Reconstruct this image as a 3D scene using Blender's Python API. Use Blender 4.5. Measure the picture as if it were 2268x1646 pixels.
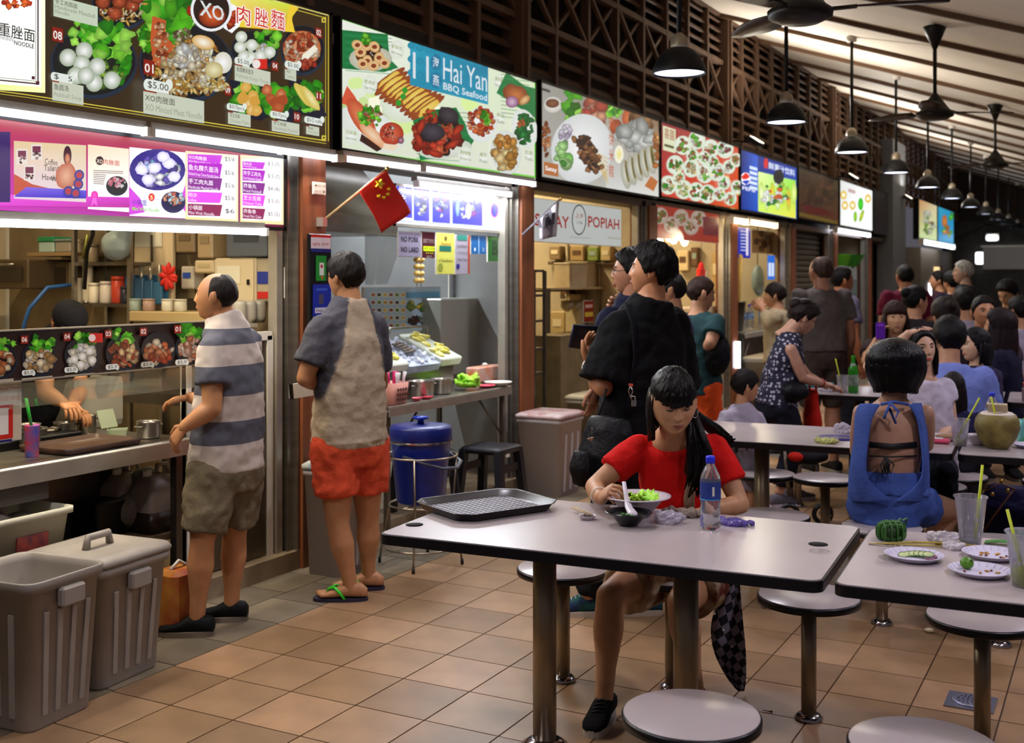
import bpy,bmesh,math,random
import numpy as np
from mathutils import Vector,Matrix,Quaternion
PI=math.pi
rnd=random.Random(7)
scn=bpy.context.scene
for o in list(bpy.data.objects):
 bpy.data.objects.remove(o)
C=scn.collection
# ------------------------------------------------------------------ camera
FPX,CAMH,HY,CX=2534.0,1.58,615.0,1134.0
YAW=math.atan((2490-1134)/FPX)
camd=bpy.data.cameras.new('camera')
cam=bpy.data.objects.new('camera',camd);C.objects.link(cam)
cam.location=(0,0,CAMH)
cam.rotation_euler=(PI/2,0,YAW)
camd.sensor_width=36.0
camd.lens=FPX*36.0/2268.0
camd.shift_y=-(823.0-HY)/2268.0
camd.clip_start,camd.clip_end=0.05,200
camd.dof.use_dof=True
camd.dof.focus_distance=4.1
camd.dof.aperture_fstop=4.0
scn.camera=cam
# ------------------------------------------------------------------ world (night) and view
world=bpy.data.worlds.new('night');scn.world=world
world.use_nodes=True
bg=world.node_tree.nodes['Background']
bg.inputs[0].default_value=(0.62,0.58,0.70,1)
bg.inputs[1].default_value=0.14
scn.view_settings.view_transform='Standard'
scn.view_settings.look='None'
scn.view_settings.gamma=1.0
scn.view_settings.use_curve_mapping=False
scn.view_settings.exposure=0.0
# ------------------------------------------------------------------ pixel helpers (a pixel gives a direction, a plane gives the distance)
FWX,FWY=-math.sin(YAW),math.cos(YAW)
RTX,RTY=math.cos(YAW),math.sin(YAW)
def ray(x,y):
 d=(x-CX)/FPX
 return(FWX+RTX*d,FWY+RTY*d,(HY-y)/FPX)
def at_z(x,y,z=0.0):
 r=ray(x,y);t=(z-CAMH)/r[2]
 return Vector((r[0]*t,r[1]*t,z))
def at_x(x,y,X):
 r=ray(x,y);t=X/r[0]
 return Vector((X,r[1]*t,CAMH+r[2]*t))
def at_y(x,y,Y):
 r=ray(x,y);t=Y/r[1]
 return Vector((r[0]*t,Y,CAMH+r[2]*t))
def at_d(x,y,d):
 r=ray(x,y)
 return Vector((r[0]*d,r[1]*d,CAMH+r[2]*d))
 # ------------------------------------------------------------------ colour and materials
def lin(c):
 if isinstance(c,str):
  c=c.lstrip('#');c=[int(c[i:i+2],16)/255 for i in(0,2,4)]
 return tuple((v/12.92 if v<=.04045 else((v+.055)/1.055)**2.4)for v in c[:3])
M={}
def mat(name,col='#888888',rough=.5,metal=0.,emit=0.,ecol=None,var=.0,vscale=8.,bump=0.,bscale=40.,trans=0.,ior=1.45,alpha=1.,coat=0.,col2=None,stretch=None,spec=.5,sss=0.,detail=4.):
 if name in M:return M[name]
 m=bpy.data.materials.new(name);m.use_nodes=True
 nt=m.node_tree;b=nt.nodes['Principled BSDF']
 c=lin(col)
 b.inputs['Base Color'].default_value=(*c,1)
 b.inputs['Roughness'].default_value=rough
 b.inputs['Metallic'].default_value=metal
 b.inputs['IOR'].default_value=ior
 b.inputs['Specular IOR Level'].default_value=spec
 if trans:b.inputs['Transmission Weight'].default_value=trans
 if alpha<1:b.inputs['Alpha'].default_value=alpha
 if coat:b.inputs['Coat Weight'].default_value=coat
 if emit:
  b.inputs['Emission Color'].default_value=(*lin(ecol or col),1)
  b.inputs['Emission Strength'].default_value=emit
 if var or col2 or bump:
  tc=nt.nodes.new('ShaderNodeTexCoord');mp=nt.nodes.new('ShaderNodeMapping')
  nt.links.new(tc.outputs['Object'],mp.inputs[0])
  if stretch:mp.inputs['Scale'].default_value=stretch
 if var or col2:
  n=nt.nodes.new('ShaderNodeTexNoise');n.inputs['Scale'].default_value=vscale;n.inputs['Detail'].default_value=detail
  nt.links.new(mp.outputs[0],n.inputs['Vector'])
  r=nt.nodes.new('ShaderNodeValToRGB')
  d=lin(col2)if col2 else tuple(max(0,v*(1-var))for v in c)
  u=c if col2 else tuple(min(1,v*(1+var))for v in c)
  r.color_ramp.elements[0].position=.32;r.color_ramp.elements[1].position=.68
  r.color_ramp.elements[0].color=(*d,1);r.color_ramp.elements[1].color=(*u,1)
  nt.links.new(n.outputs['Fac'],r.inputs[0]);nt.links.new(r.outputs[0],b.inputs['Base Color'])
 if bump:
  n=nt.nodes.new('ShaderNodeTexNoise');n.inputs['Scale'].default_value=bscale;n.inputs['Detail'].default_value=3
  nt.links.new(mp.outputs[0],n.inputs['Vector'])
  bp=nt.nodes.new('ShaderNodeBump');bp.inputs['Strength'].default_value=bump;bp.inputs['Distance'].default_value=.01
  nt.links.new(n.outputs['Fac'],bp.inputs['Height']);nt.links.new(bp.outputs[0],b.inputs['Normal'])
 M[name]=m
 return m
def print_mat(name,emit=0.,rough=.35):
 """flat print: the colours are stored on the printed shapes; emit > 0 for a lightbox"""
 if name in M:return M[name]
 m=bpy.data.materials.new(name);m.use_nodes=True
 nt=m.node_tree;b=nt.nodes['Principled BSDF']
 a=nt.nodes.new('ShaderNodeAttribute');a.attribute_name='ink'
 if emit:
  b.inputs['Base Color'].default_value=(.02,.02,.02,1)
  nt.links.new(a.outputs['Color'],b.inputs['Emission Color']);b.inputs['Emission Strength'].default_value=emit
 else:
  nt.links.new(a.outputs['Color'],b.inputs['Base Color'])
 b.inputs['Roughness'].default_value=rough
 M[name]=m
 return m
 # ------------------------------------------------------------------ mesh builder
def basis(d,up=(0,0,1)):
 d=Vector(d).normalized();u=Vector(up)
 if abs(d.dot(u))>.999:u=Vector((0,1,0))
 r=d.cross(u).normalized();return r,d,r.cross(d).normalized()
class MB:
 def __init__(s):s.v=[];s.f=[];s.sm=[];s.ink=None
 def add(s,vs,fs,smooth=False):
  k=len(s.v);s.v+=[tuple(v)for v in vs]
  for f in fs:s.f.append(tuple(i+k for i in f));s.sm.append(smooth)
  return s
 def box(s,c,d,rz=0.,bev=0.,rot=None):
  x,y,z=d[0]/2,d[1]/2,d[2]/2
  R=rot if rot else Matrix.Rotation(rz,3,'Z')
  c=Vector(c)
  if not bev:
   vs=[c+R@Vector((sx*x,sy*y,sz*z))for sz in(-1,1)for sx,sy in((-1,-1),(1,-1),(1,1),(-1,1))]
   return s.add(vs,[(3,2,1,0),(4,5,6,7),(0,1,5,4),(1,2,6,5),(2,3,7,6),(3,0,4,7)])
  b=min(bev,x*.98,y*.98,z*.98);vs=[]
  for sz,i in((-1,b),(-1,0),(1,0),(1,b)):
   zz=sz*(z if i else z-b)
   for sx,sy in((-1,-1),(1,-1),(1,1),(-1,1)):
    p,q=(sx*(x-i),sy*(y-i-(b if not i else 0))),(sx*(x-i-(b if not i else 0)),sy*(y-i))
    if i:p=q=(sx*(x-i),sy*(y-i));
    a1=[p,q]if sx*sy<0 else[q,p]
    a1=[(sx*(x-b),sy*(y if not i else y-b)),(sx*(x if not i else x-b),sy*(y-b))]
    if sx*sy>0:a1=a1[::-1]
    for(u,w)in a1:vs.append(c+R@Vector((u,w,zz)))
  fs=[]
  for k in range(3):
   for j in range(8):fs.append((k*8+j,k*8+(j+1)%8,(k+1)*8+(j+1)%8,(k+1)*8+j))
  fs.append(tuple(range(7,-1,-1)));fs.append(tuple(range(24,32)))
  return s.add(vs,fs)
 def bar(s,a,b,w,h,up=(0,0,1)):
  a,b=Vector(a),Vector(b);r,d,u=basis(b-a,up)
  vs=[p+r*(sx*w/2)+u*(sz*h/2)for p in(a,b)for sx,sz in((-1,-1),(1,-1),(1,1),(-1,1))]
  return s.add(vs,[(0,1,2,3),(7,6,5,4),(1,0,4,5),(2,1,5,6),(3,2,6,7),(0,3,7,4)])
 def tube(s,pts,rad,n=10,cap=True,smooth=True,flat=1.,up=(0,0,1)):
  pts=[Vector(p)for p in pts]
  if not hasattr(rad,'__len__'):rad=[rad]*len(pts)
  vs,fs=[],[]
  pr=None
  for i,p in enumerate(pts):
   d=(pts[min(i+1,len(pts)-1)]-pts[max(i-1,0)])
   if d.length<1e-9:d=Vector((0,0,1))
   r,d,u=basis(d,up)
   if pr is not None:
    r=(pr-d*pr.dot(d));
    r=r.normalized()if r.length>1e-6 else basis(d,up)[0]
    u=r.cross(d).normalized()
   pr=r
   for j in range(n):
    t=2*PI*j/n
    vs.append(p+r*math.cos(t)*rad[i]-u*math.sin(t)*rad[i]*flat)
  m=len(pts)
  for i in range(m-1):
   for j in range(n):fs.append((i*n+j,i*n+(j+1)%n,(i+1)*n+(j+1)%n,(i+1)*n+j))
  if cap:fs.append(tuple(range(n-1,-1,-1)));fs.append(tuple(range((m-1)*n,m*n)))
  return s.add(vs,fs,smooth)
 def cyl(s,a,b,r,r2=None,n=16,smooth=True):
  return s.tube([a,b],[r,r if r2 is None else r2],n,True,smooth)
 def lathe(s,c,prof,n=24,smooth=True,sx=1.,sy=1.,R=None,cap=True):
  """prof: (radius, z) from bottom to top"""
  c=Vector(c);vs,fs=[],[]
  for r,z in prof:
   for j in range(n):
    t=2*PI*j/n;p=Vector((r*math.cos(t)*sx,r*math.sin(t)*sy,z))
    vs.append(c+(R@p if R else p))
  for i in range(len(prof)-1):
   for j in range(n):fs.append((i*n+j,i*n+(j+1)%n,(i+1)*n+(j+1)%n,(i+1)*n+j))
  if cap and prof[0][0]>1e-4:fs.append(tuple(range(n-1,-1,-1)))
  if cap and prof[-1][0]>1e-4:fs.append(tuple(range((len(prof)-1)*n,len(prof)*n)))
  return s.add(vs,fs,smooth)
 def ell(s,c,d,R=None,n=16,m=10,smooth=True):
  c=Vector(c);vs=[];fs=[]
  for i in range(m+1):
   a=-PI/2+PI*i/m
   for j in range(n):
    t=2*PI*j/n
    p=Vector((d[0]*math.cos(a)*math.cos(t),d[1]*math.cos(a)*math.sin(t),d[2]*math.sin(a)))
    vs.append(c+(R@p if R else p))
  for i in range(m):
   for j in range(n):fs.append((i*n+j,i*n+(j+1)%n,(i+1)*n+(j+1)%n,(i+1)*n+j))
  return s.add(vs,fs,smooth)
 def prism(s,poly,z0,z1,smooth=False):
  n=len(poly)
  vs=[(p[0],p[1],z0)for p in poly]+[(p[0],p[1],z1)for p in poly]
  fs=[tuple(range(n-1,-1,-1)),tuple(range(n,2*n))]+[(j,(j+1)%n,n+(j+1)%n,n+j)for j in range(n)]
  return s.add(vs,fs,smooth)
 def loft(s,rings,smooth=True,cap=True):
  n=len(rings[0]);vs=[p for r in rings for p in r];fs=[]
  for i in range(len(rings)-1):
   for j in range(n):fs.append((i*n+j,i*n+(j+1)%n,(i+1)*n+(j+1)%n,(i+1)*n+j))
  if cap:fs.append(tuple(range(n-1,-1,-1)));fs.append(tuple(range((len(rings)-1)*n,len(rings)*n)))
  return s.add(vs,fs,smooth)
 def grid(s,rows,smooth=True):
  n=len(rows[0]);vs=[p for r in rows for p in r]
  return s.add(vs,[(i*n+j,i*n+j+1,(i+1)*n+j+1,(i+1)*n+j)for i in range(len(rows)-1)for j in range(n-1)],smooth)
 def tform(s,Mx):
  s.v=[tuple(Mx@Vector(v))for v in s.v];return s
 def mesh(s,name):
  me=bpy.data.meshes.new(name)
  me.from_pydata(s.v,[],s.f)
  me.polygons.foreach_set('use_smooth',s.sm)
  return me
 def build(s,name,m,parent=None,loc=None,rotz=0.):
  return obj(name,s.mesh(name),m,parent,loc,rotz)
def obj(name,me,m=None,parent=None,loc=None,rotz=0.):
 o=bpy.data.objects.new(name,me);C.objects.link(o)
 if m is not None and me is not None and hasattr(me,'materials')and not len(me.materials):me.materials.append(m)
 if parent:o.parent=parent
 if loc is not None:o.location=loc
 if rotz:o.rotation_euler=(0,0,rotz)
 return o
def tag(o,label=None,cat=None,group=None,kind=None):
 if label:o['label']=label
 if cat:o['category']=cat
 if group:o['group']=group
 if kind:o['kind']=kind
 return o
def thing(name,label,cat,loc=(0,0,0),rotz=0.,group=None,kind=None):
 o=bpy.data.objects.new(name,None);C.objects.link(o)
 o.location=loc;o.rotation_euler=(0,0,rotz);o.empty_display_size=.1
 return tag(o,label,cat,group,kind)
def copy_tree(o,parent=None,loc=None,rotz=None,label=None,group=None):
 c=o.copy();C.objects.link(c);c.parent=parent
 if loc is not None:c.location=loc
 if rotz is not None:c.rotation_euler=(0,0,rotz)
 if label:c['label']=label
 if group:c['group']=group
 for ch in list(o.children):copy_tree(ch,c)
 return c
def ngon(cx,cy,rx,ry=None,n=20,rot=0.,sup=2.):
 ry=rx if ry is None else ry;out=[]
 for j in range(n):
  t=2*PI*j/n;a,b=math.cos(t),math.sin(t)
  a=math.copysign(abs(a)**(2/sup),a);b=math.copysign(abs(b)**(2/sup),b)
  x,y=a*rx,b*ry
  out.append((cx+x*math.cos(rot)-y*math.sin(rot),cy+x*math.sin(rot)+y*math.cos(rot)))
 return out
def rrect(w,d,r,n=5,cx=0.,cy=0.):
 out=[]
 for sx,sy,a0 in((1,1,0),(-1,1,PI/2),(-1,-1,PI),(1,-1,1.5*PI)):
  for k in range(n+1):
   t=a0+PI/2*k/n
   out.append((cx+sx*(w/2-r)+r*math.cos(t),cy+sy*(d/2-r)+r*math.sin(t)))
 return out
 # ------------------------------------------------------------------ text and print
_scratch=bpy.data.scenes.new('scratch')
def eval_mesh(o):
 _scratch.collection.objects.link(o);vl=_scratch.view_layers[0];vl.update();dg=vl.depsgraph
 me=bpy.data.meshes.new_from_object(o.evaluated_get(dg));_scratch.collection.objects.unlink(o);return me
_font_cache={}
def text_mesh(st,bold=False):
 key=(st,bold)
 if key in _font_cache:return _font_cache[key]
 cu=bpy.data.curves.new('lettering','FONT');cu.body=st;cu.resolution_u=2
 if bold:cu.offset=.018 if st.isascii()else .005
 o=bpy.data.objects.new('lettering',cu);me=eval_mesh(o)
 v=[(p.co.x,p.co.y)for p in me.vertices];f=[tuple(p.vertices)for p in me.polygons]
 bpy.data.meshes.remove(me);bpy.data.objects.remove(o);bpy.data.curves.remove(cu)
 if v:
  x0,x1=min(p[0]for p in v),max(p[0]for p in v);y0,y1=min(p[1]for p in v),max(p[1]for p in v)
  v=[((p[0]-x0)/max(x1-x0,1e-6),(p[1]-y0)/max(y1-y0,1e-6))for p in v]
 _font_cache[key]=(v,f);return v,f
class Print:
 """coloured flat shapes on a plane; s.to maps (a, b) to plane metres (u right, v up); layers stack outwards"""
 def __init__(s,to,step=.00005):s.to=to;s.v=[];s.f=[];s.c=[];s.k=0;s.step=step
 def _add(s,pts,fs,cols):
  s.k+=1;b=len(s.v);d=-s.k*s.step
  for p,c in zip(pts,cols):
   u,v=s.to(*p);s.v.append((u,d,v));s.c.append((*c,1.))
  s.f+=[tuple(i+b for i in f)for f in fs]
 def poly(s,pts,col):
  s._add(pts,[tuple(range(len(pts)))],[lin(col)]*len(pts));return s
 def quad(s,pts,cols):
  s._add(pts,[(0,1,2,3)],[lin(c)for c in cols]);return s
 def rect(s,x0,y0,x1,y1,col):return s.poly([(x0,y0),(x1,y0),(x1,y1),(x0,y1)],col)
 def ell(s,x,y,rx,ry,col,rim=None,rot=0.,n=16,wob=0.):
  ring=ngon(x,y,rx,ry,n,rot)
  if wob:ring=[(x+(a-x)*(1+rnd.uniform(-wob,wob)),y+(b-y)*(1+rnd.uniform(-wob,wob)))for a,b in ring]
  s._add([(x,y)]+ring,[(0,j+1,(j+1)%n+1)for j in range(n)],[lin(col)]+[lin(rim or col)]*n);return s
 def line(s,pts,w,col):
  for a,b in zip(pts[:-1],pts[1:]):
   dx,dy=b[0]-a[0],b[1]-a[1];L=math.hypot(dx,dy)or 1;nx,ny=-dy/L*w/2,dx/L*w/2
   s.poly([(a[0]+nx,a[1]+ny),(b[0]+nx,b[1]+ny),(b[0]-nx,b[1]-ny),(a[0]-nx,a[1]-ny)],col)
  return s
 def text(s,st,x0,y0,x1,y1,col,bold=False,slope=None):
  """fill the box x0,y0 (left bottom) .. x1,y1 (right top); y in the picture's sense of s.to; slope = shift of y from left to right"""
  v,f=text_mesh(st,bold)
  if not v:return s
  k=(slope or 0.)
  s._add([(x0+(x1-x0)*a,y0+(y1-y0)*b+k*a)for a,b in v],f,[lin(col)]*len(v));return s
 def _uv(s,pts,fs,cols):
  t=s.to;s.to=lambda a,b:(a,b);s._add(pts,fs,cols);s.to=t
 def textw(s,st,x0,yb,x1,h,col,bold=False):
  """level text on the plane: left-bottom at picture point x0,yb, reaching column x1, h high at x0"""
  v,f=text_mesh(st,bold)
  if not v:return s
  u0,v0=s.to(x0,yb);u1=s.to(x1,yb)[0];v1=s.to(x0,yb-h)[1]
  s._uv([(u0+(u1-u0)*a,v0+(v1-v0)*b)for a,b in v],f,[lin(col)]*len(v));return s
 def rectw(s,x0,yt,x1,yb,col,col2=None):
  """level rectangle on the plane, heights read at column x0"""
  u0,v1=s.to(x0,yt);u1,v0=s.to(x1,yb)[0],s.to(x0,yb)[1]
  a=lin(col);b=lin(col2)if col2 else a
  s._uv([(u0,v0),(u1,v0),(u1,v1),(u0,v1)],[(0,1,2,3)],[a,b,b,a]);return s
 def scatter(s,x,y,rx,ry,cols,n,sz,asp=1.,wob=.15,rim=.6,sq=1.,seed=None,sides=9):
  r=random.Random(seed if seed is not None else int(x*7+y*13))
  for i in range(n):
   t=r.uniform(0,2*PI);q=math.sqrt(r.random());c=lin_mul(r.choice(cols),r.uniform(.85,1.12));z=sz*r.uniform(.7,1.3)
   s.ell(x+rx*q*math.cos(t),y+ry*q*math.sin(t),z,z*asp*r.uniform(.8,1.2),c,lin_mul(c,rim),r.uniform(0,PI),sides,wob)
  return s
 def build(s,name,m,parent,loc=None):
  me=bpy.data.meshes.new(name);me.from_pydata(s.v,[],s.f)
  ca=me.color_attributes.new('ink','FLOAT_COLOR','POINT')
  ca.data.foreach_set('color',[x for c in s.c for x in c])
  return obj(name,me,m,parent,loc)
def lin_mul(c,k):
 c=c.lstrip('#')if isinstance(c,str)else c
 if isinstance(c,str):c=[int(c[i:i+2],16)/255 for i in(0,2,4)]
 return tuple(max(0,min(1,v*k))for v in c)
def evaluated_simple(mb,voxel=.016,disp=.03,dscale=.08,smooth=True):
 me0=mb.mesh('tmp');o=bpy.data.objects.new('tmp',me0)
 m=o.modifiers.new('r','REMESH');m.mode='VOXEL';m.voxel_size=voxel
 tx=bpy.data.textures.new('crumple','CLOUDS');tx.noise_scale=dscale
 m=o.modifiers.new('d','DISPLACE');m.texture=tx;m.strength=disp;m.mid_level=.5
 me=eval_mesh(o)
 bpy.data.objects.remove(o);bpy.data.meshes.remove(me0);me.polygons.foreach_set('use_smooth',[smooth]*len(me.polygons));return me
# ================================================================== people: builder
def evaluated(mb,name,voxel,smooth=5,disp=0.,dscale=.08,decim=0.,seed=0):
 me0=mb.mesh('tmp');o=bpy.data.objects.new('tmp',me0)
 m=o.modifiers.new('r','REMESH');m.mode='VOXEL';m.voxel_size=voxel;m.use_smooth_shade=True
 if smooth:m=o.modifiers.new('s','SMOOTH');m.factor=.5;m.iterations=smooth
 if disp:
  key='folds%d'%round(dscale*1000)
  tx=bpy.data.textures.get(key)or bpy.data.textures.new(key,'CLOUDS');tx.noise_scale=dscale;tx.noise_depth=1
  m=o.modifiers.new('d','DISPLACE');m.texture=tx;m.strength=disp;m.mid_level=.5;m.texture_coords='LOCAL'
  t2=bpy.data.textures.get('creases')or bpy.data.textures.new('creases','CLOUDS');t2.noise_scale=.035;t2.noise_depth=0
  m=o.modifiers.new('d2','DISPLACE');m.texture=t2;m.strength=disp*.45;m.mid_level=.5;m.texture_coords='LOCAL'
 if decim:m=o.modifiers.new('c','DECIMATE');m.ratio=decim
 me=eval_mesh(o);me.name=name
 bpy.data.objects.remove(o);bpy.data.meshes.remove(me0)
 me.polygons.foreach_set('use_smooth',[True]*len(me.polygons))
 return me
def sst(a,b,x):
 t=np.clip((x-a)/(b-a),0,1);return t*t*(3-2*t)
def head_grid(nl=84,nt=54):
 t=np.linspace(-PI,PI,nl,endpoint=False);phi=t-.45*np.sin(t)
 lat=np.linspace(-PI/2,PI/2,nt)
 P,A=np.meshgrid(phi,lat)
 return P,A
def head_shape(P,A,off=0.,nose=1.,chin=1.,face=True,wide=1.):
 ca,sa=np.cos(A),np.sin(A);k=np.clip(-sa,0,1)
 sx=np.sign(np.sin(P))*np.abs(np.sin(P))**.92;cy=np.sign(np.cos(P))*np.abs(np.cos(P))**.92
 x=(.0755*wide+off)*ca*sx;y=(.097+off)*ca*cy;z=(.115+off)*sa
 y=np.where(y<0,y*(1.03-.42*k),y*(1-.02*k))
 x=x*(1-.24*k**1.4);y=y+.030*k**2
 z=z+.035*k*sst(.02,-.05,y)
 if face:
  w=sst(.015,.055,y);ax=np.abs(x);e=np.exp
  tip=np.interp(z,[-.040,-.031,-.022,.0,.022,.035],[0,.006,.021,.012,.004,0]);sg=np.interp(z,[-.03,.03],[.0125,.0075])
  d=nose*tip*e(-(x/sg)**2)+nose*.006*e(-((ax-.013)/.006)**2-((z+.024)/.007)**2)
  d+=-.010*e(-((ax-.030)/.014)**2-((z-.010)/.011)**2)+.0055*e(-((ax-.031)/.011)**2-((z-.009)/.0065)**2)
  d+=.004*e(-((ax-.026)/.02)**2-((z-.030)/.008)**2)+.005*e(-((ax-.042)/.018)**2-((z+.018)/.018)**2)
  d+=.007*e(-(x/.025)**2-((z+.056)/.017)**2)+.004*e(-(x/.017)**2-((z+.050)/.004)**2)+.005*e(-(x/.015)**2-((z+.0615)/.0045)**2)
  d+=-.004*e(-(x/.02)**2-((z+.0555)/.002)**2)-.004*e(-(x/.018)**2-((z+.074)/.006)**2)+chin*.008*e(-(x/.019)**2-((z+.093)/.014)**2)
  y=y+w*d
 return x,y,z
def grid_to_mb(mb,x,y,z,T):
 nt,nl=x.shape;vs=[T@Vector((x[i,j],y[i,j],z[i,j]))for i in range(nt)for j in range(nl)]
 fs=[(i*nl+j,i*nl+(j+1)%nl,(i+1)*nl+(j+1)%nl,(i+1)*nl+j)for i in range(nt-1)for j in range(nl)]
 fs=[f[::-1]for f in fs]
 mb.add(vs,fs,True)
_hs={}
def front_y(x0,z0,**kw):
 k=tuple(sorted(kw.items()))
 if k not in _hs:_hs[k]=head_shape(*head_grid(84,54),**kw)
 x,y,z=_hs[k]
 d=(x-x0)**2+(z-z0)**2+np.where(y<0,1,0);return float(y.flat[int(np.argmin(d))])
HAIRLINES={'short':([0,.5,.8,1.15,1.35,1.6,1.75,2.2,2.6,3.14],[.070,.066,.055,.030,-.008,-.012,-.004,-.045,-.082,-.086]),'fringe':([0,.5,.8,1.15,1.35,1.6,1.75,2.2,2.6,3.14],[.030,.030,.028,.010,-.02,-.025,-.01,-.05,-.078,-.080]),'receding':([0,.4,.8,1.2,1.4,1.6,1.8,2.3,2.7,3.14],[.2,.2,.2,.2,-.004,-.006,-.002,-.04,-.066,-.070]),'long':([0,.4,.7,1.0,1.3,1.6,2.0,3.14],[.078,.070,.05,.02,-.03,-.07,-.09,-.09]),'bangs':([0,.5,.75,1.0,1.3,1.5,1.8,3.14],[.022,.022,.024,.024,.010,-.05,-.09,-.09])}
def hair_cap(T,style,thick=.016,nl=72,nt=44,seed=0,tousle=.004):
 P,A=head_grid(nl,nt);ap,zl=HAIRLINES[style]
 x0,y0,z0=head_shape(P,A,0.,face=False)
 line=np.interp(np.abs(P),ap,zl)
 if style=='receding':
  crown=sst(1.15,1.75,np.abs(P))*sst(.112,.085,z0);cov=np.minimum(sst(-.006,.008,z0-np.where(np.abs(P)>1.3,line,-1)),crown)
  back=sst(1.9,2.5,np.abs(P))*sst(.118,.10,z0);cov=np.minimum(np.maximum(crown,back),sst(-.006,.008,z0-np.where(np.abs(P)>1.3,line,-1)))
 else:cov=sst(-.006,.010,z0-line)
 r=np.random.RandomState(seed)
 ph=r.uniform(0,6,6)
 n=sum(np.sin(P*f1+A*f2+ph[i])for i,(f1,f2)in enumerate(((9,3),(15,-7),(23,11),(31,5),(40,-13),(6,14))))/6
 top=.55+.45*sst(-.02,.08,z0)
 o=-.006+cov*(.006+thick*top+tousle*n)
 x,y,z=head_shape(P,A,0.,face=False)
 nrm=np.sqrt((x/.0755)**2+(y/.097)**2+(z/.115)**2)+1e-6
 ux,uy,uz=x/.0755,y/.097,z/.115;l=np.sqrt(ux**2+uy**2+uz**2)+1e-6
 mb=MB();grid_to_mb(mb,x+o*ux/l,y+o*uy/l,z+o*uz/l,T);return mb
def curtain(mb,T,p0,p1,zt,zb,r0=.018,flare=.01,tuck=.0,n=26,m=9,thick=.014,hem=.0,seed=1,back=0.):
 """a sheet of hair hanging round the head from angle p0 to p1 (0 = face, positive to the right)"""
 rr=np.random.RandomState(seed);ph=rr.uniform(0,6,3);rings=[]
 for i in range(m):
  s_=i/(m-1);z=zt+(zb-zt)*s_;outer,inner=[],[]
  for j in range(n):
   a=p0+(p1-p0)*j/(n-1)
   rip=.0028*(math.sin(a*19+ph[0])+.7*math.sin(a*37+ph[1])+.5*math.sin(a*61+ph[2]))
   bx,by=.0755+r0+flare*math.sin(PI*min(1,s_*1.1))-tuck*s_**3,.097+r0+flare*math.sin(PI*min(1,s_*1.1))-tuck*s_**3
   up=max(0.,zt-.02-.06);sq=math.sqrt(max(0.02,1-(max(0.,z)/.135)**2))
   zz=z+(hem*math.sin(a*9+ph[0])*s_)
   x,y=(bx+rip)*sq*math.sin(a),(by+rip)*sq*math.cos(a)-back*s_
   outer.append(T@Vector((x,y,zz)));k=1-thick/.1
   inner.append(T@Vector((x*k,y*k+(-back*s_)*(1-k),zz)))
  rings.append(outer+inner[::-1])
 mb.loft(rings,True)
def hand(mb,w,d,n,side,s=1.,curl=.5,spread=.12,thumb=.5):
 """palm and five fingers; d = way the fingers point, n = way the palm faces, side +1 right, -1 left"""
 w,d,n=Vector(w),Vector(d).normalized(),Vector(n);n=(n-d*n.dot(d)).normalized();t=d.cross(n)*side
 def ring(c,hw,hd,k=10):return[c+t*(math.cos(2*PI*j/k)*hw)-n*(math.sin(2*PI*j/k)*hd)for j in range(k)]
 rings=[ring(w-d*.02*s,.024*s,.018*s),ring(w+d*.012*s,.028*s,.017*s),ring(w+d*.045*s,.039*s,.016*s),ring(w+d*.08*s,.040*s,.013*s),ring(w+d*.092*s,.034*s,.009*s)]
 if side<0:rings=[r[::-1]for r in rings]
 mb.loft(rings,True)
 for k,(off,L,r)in enumerate(((.030,.070,.0088),(.010,.079,.0092),(-.010,.073,.0088),(-.029,.056,.0078))):
  p=w+d*(.082 if k!=3 else .074)*s+t*off*s;a=0.;dd=(d+t*(spread*(1.2-.8*k))).normalized();pts=[p-dd*.01*s,p]
  for q,f in enumerate((.45,.32,.23)):
   a+=curl*(.75 if q==0 else .95);v=dd*math.cos(a)+n*math.sin(a);p=p+v*(L*f*s);pts.append(p)
  pts.append(p+v*.004*s)
  mb.tube(pts,[r*s,r*s,r*1.02*s,r*.95*s,r*.82*s,r*.35*s],8)
 p=w+d*.022*s+t*.026*s;v1=(d*.65+t*.75+n*.25*thumb).normalized();v2=(d*.9+t*(.35-.5*thumb)+n*.45*thumb).normalized()
 a1,a2=p+v1*.036*s,p+v1*.036*s+v2*.028*s;a3=a2+v2*.022*s
 mb.tube([p-v1*.012*s,p,a1,a2,a3,a3+v2*.004*s],[.013*s,.0135*s,.0115*s,.0102*s,.0085*s,.004*s],8)
def torso_rings(secs,n=22,grow=0.,sup=2.35):
 out=[]
 for i,(c,R,hw,hd)in enumerate(secs):
  a,b=secs[max(0,i-1)][0],secs[min(len(secs)-1,i+1)][0];T=(b-a).normalized()
  R=(R-T*R.dot(T)).normalized();F=T.cross(R)
  out.append([c+R*u*(hw+grow)/1.+F*v*(hd+grow)for u,v in ngon(0,0,1,1,n,0,sup)])
 return out
def face_from(angle):return YAW+math.radians(angle)
_skin={}
def skin_mat(c):
 if c not in _skin:_skin[c]=mat('skin_'+c.strip('#'),c,.48,var=.07,vscale=25,bump=.04,bscale=220,spec=.4)
 return _skin[c]
def hair_mat(c='#0d0a09',rough=.34):
 return mat('hair_%s_%d'%(c.strip('#'),round(rough*100)),c,rough,var=.5,vscale=60,bump=.55,bscale=170,stretch=(1,1,.12),spec=.18)
def cloth(name,c,**kw):
 a=dict(rough=.85,var=.10,vscale=14,bump=.35,bscale=55,spec=.2);a.update(kw)
 return mat('cloth_'+name,c,**a)
def V0(*a):return Vector(a)
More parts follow.
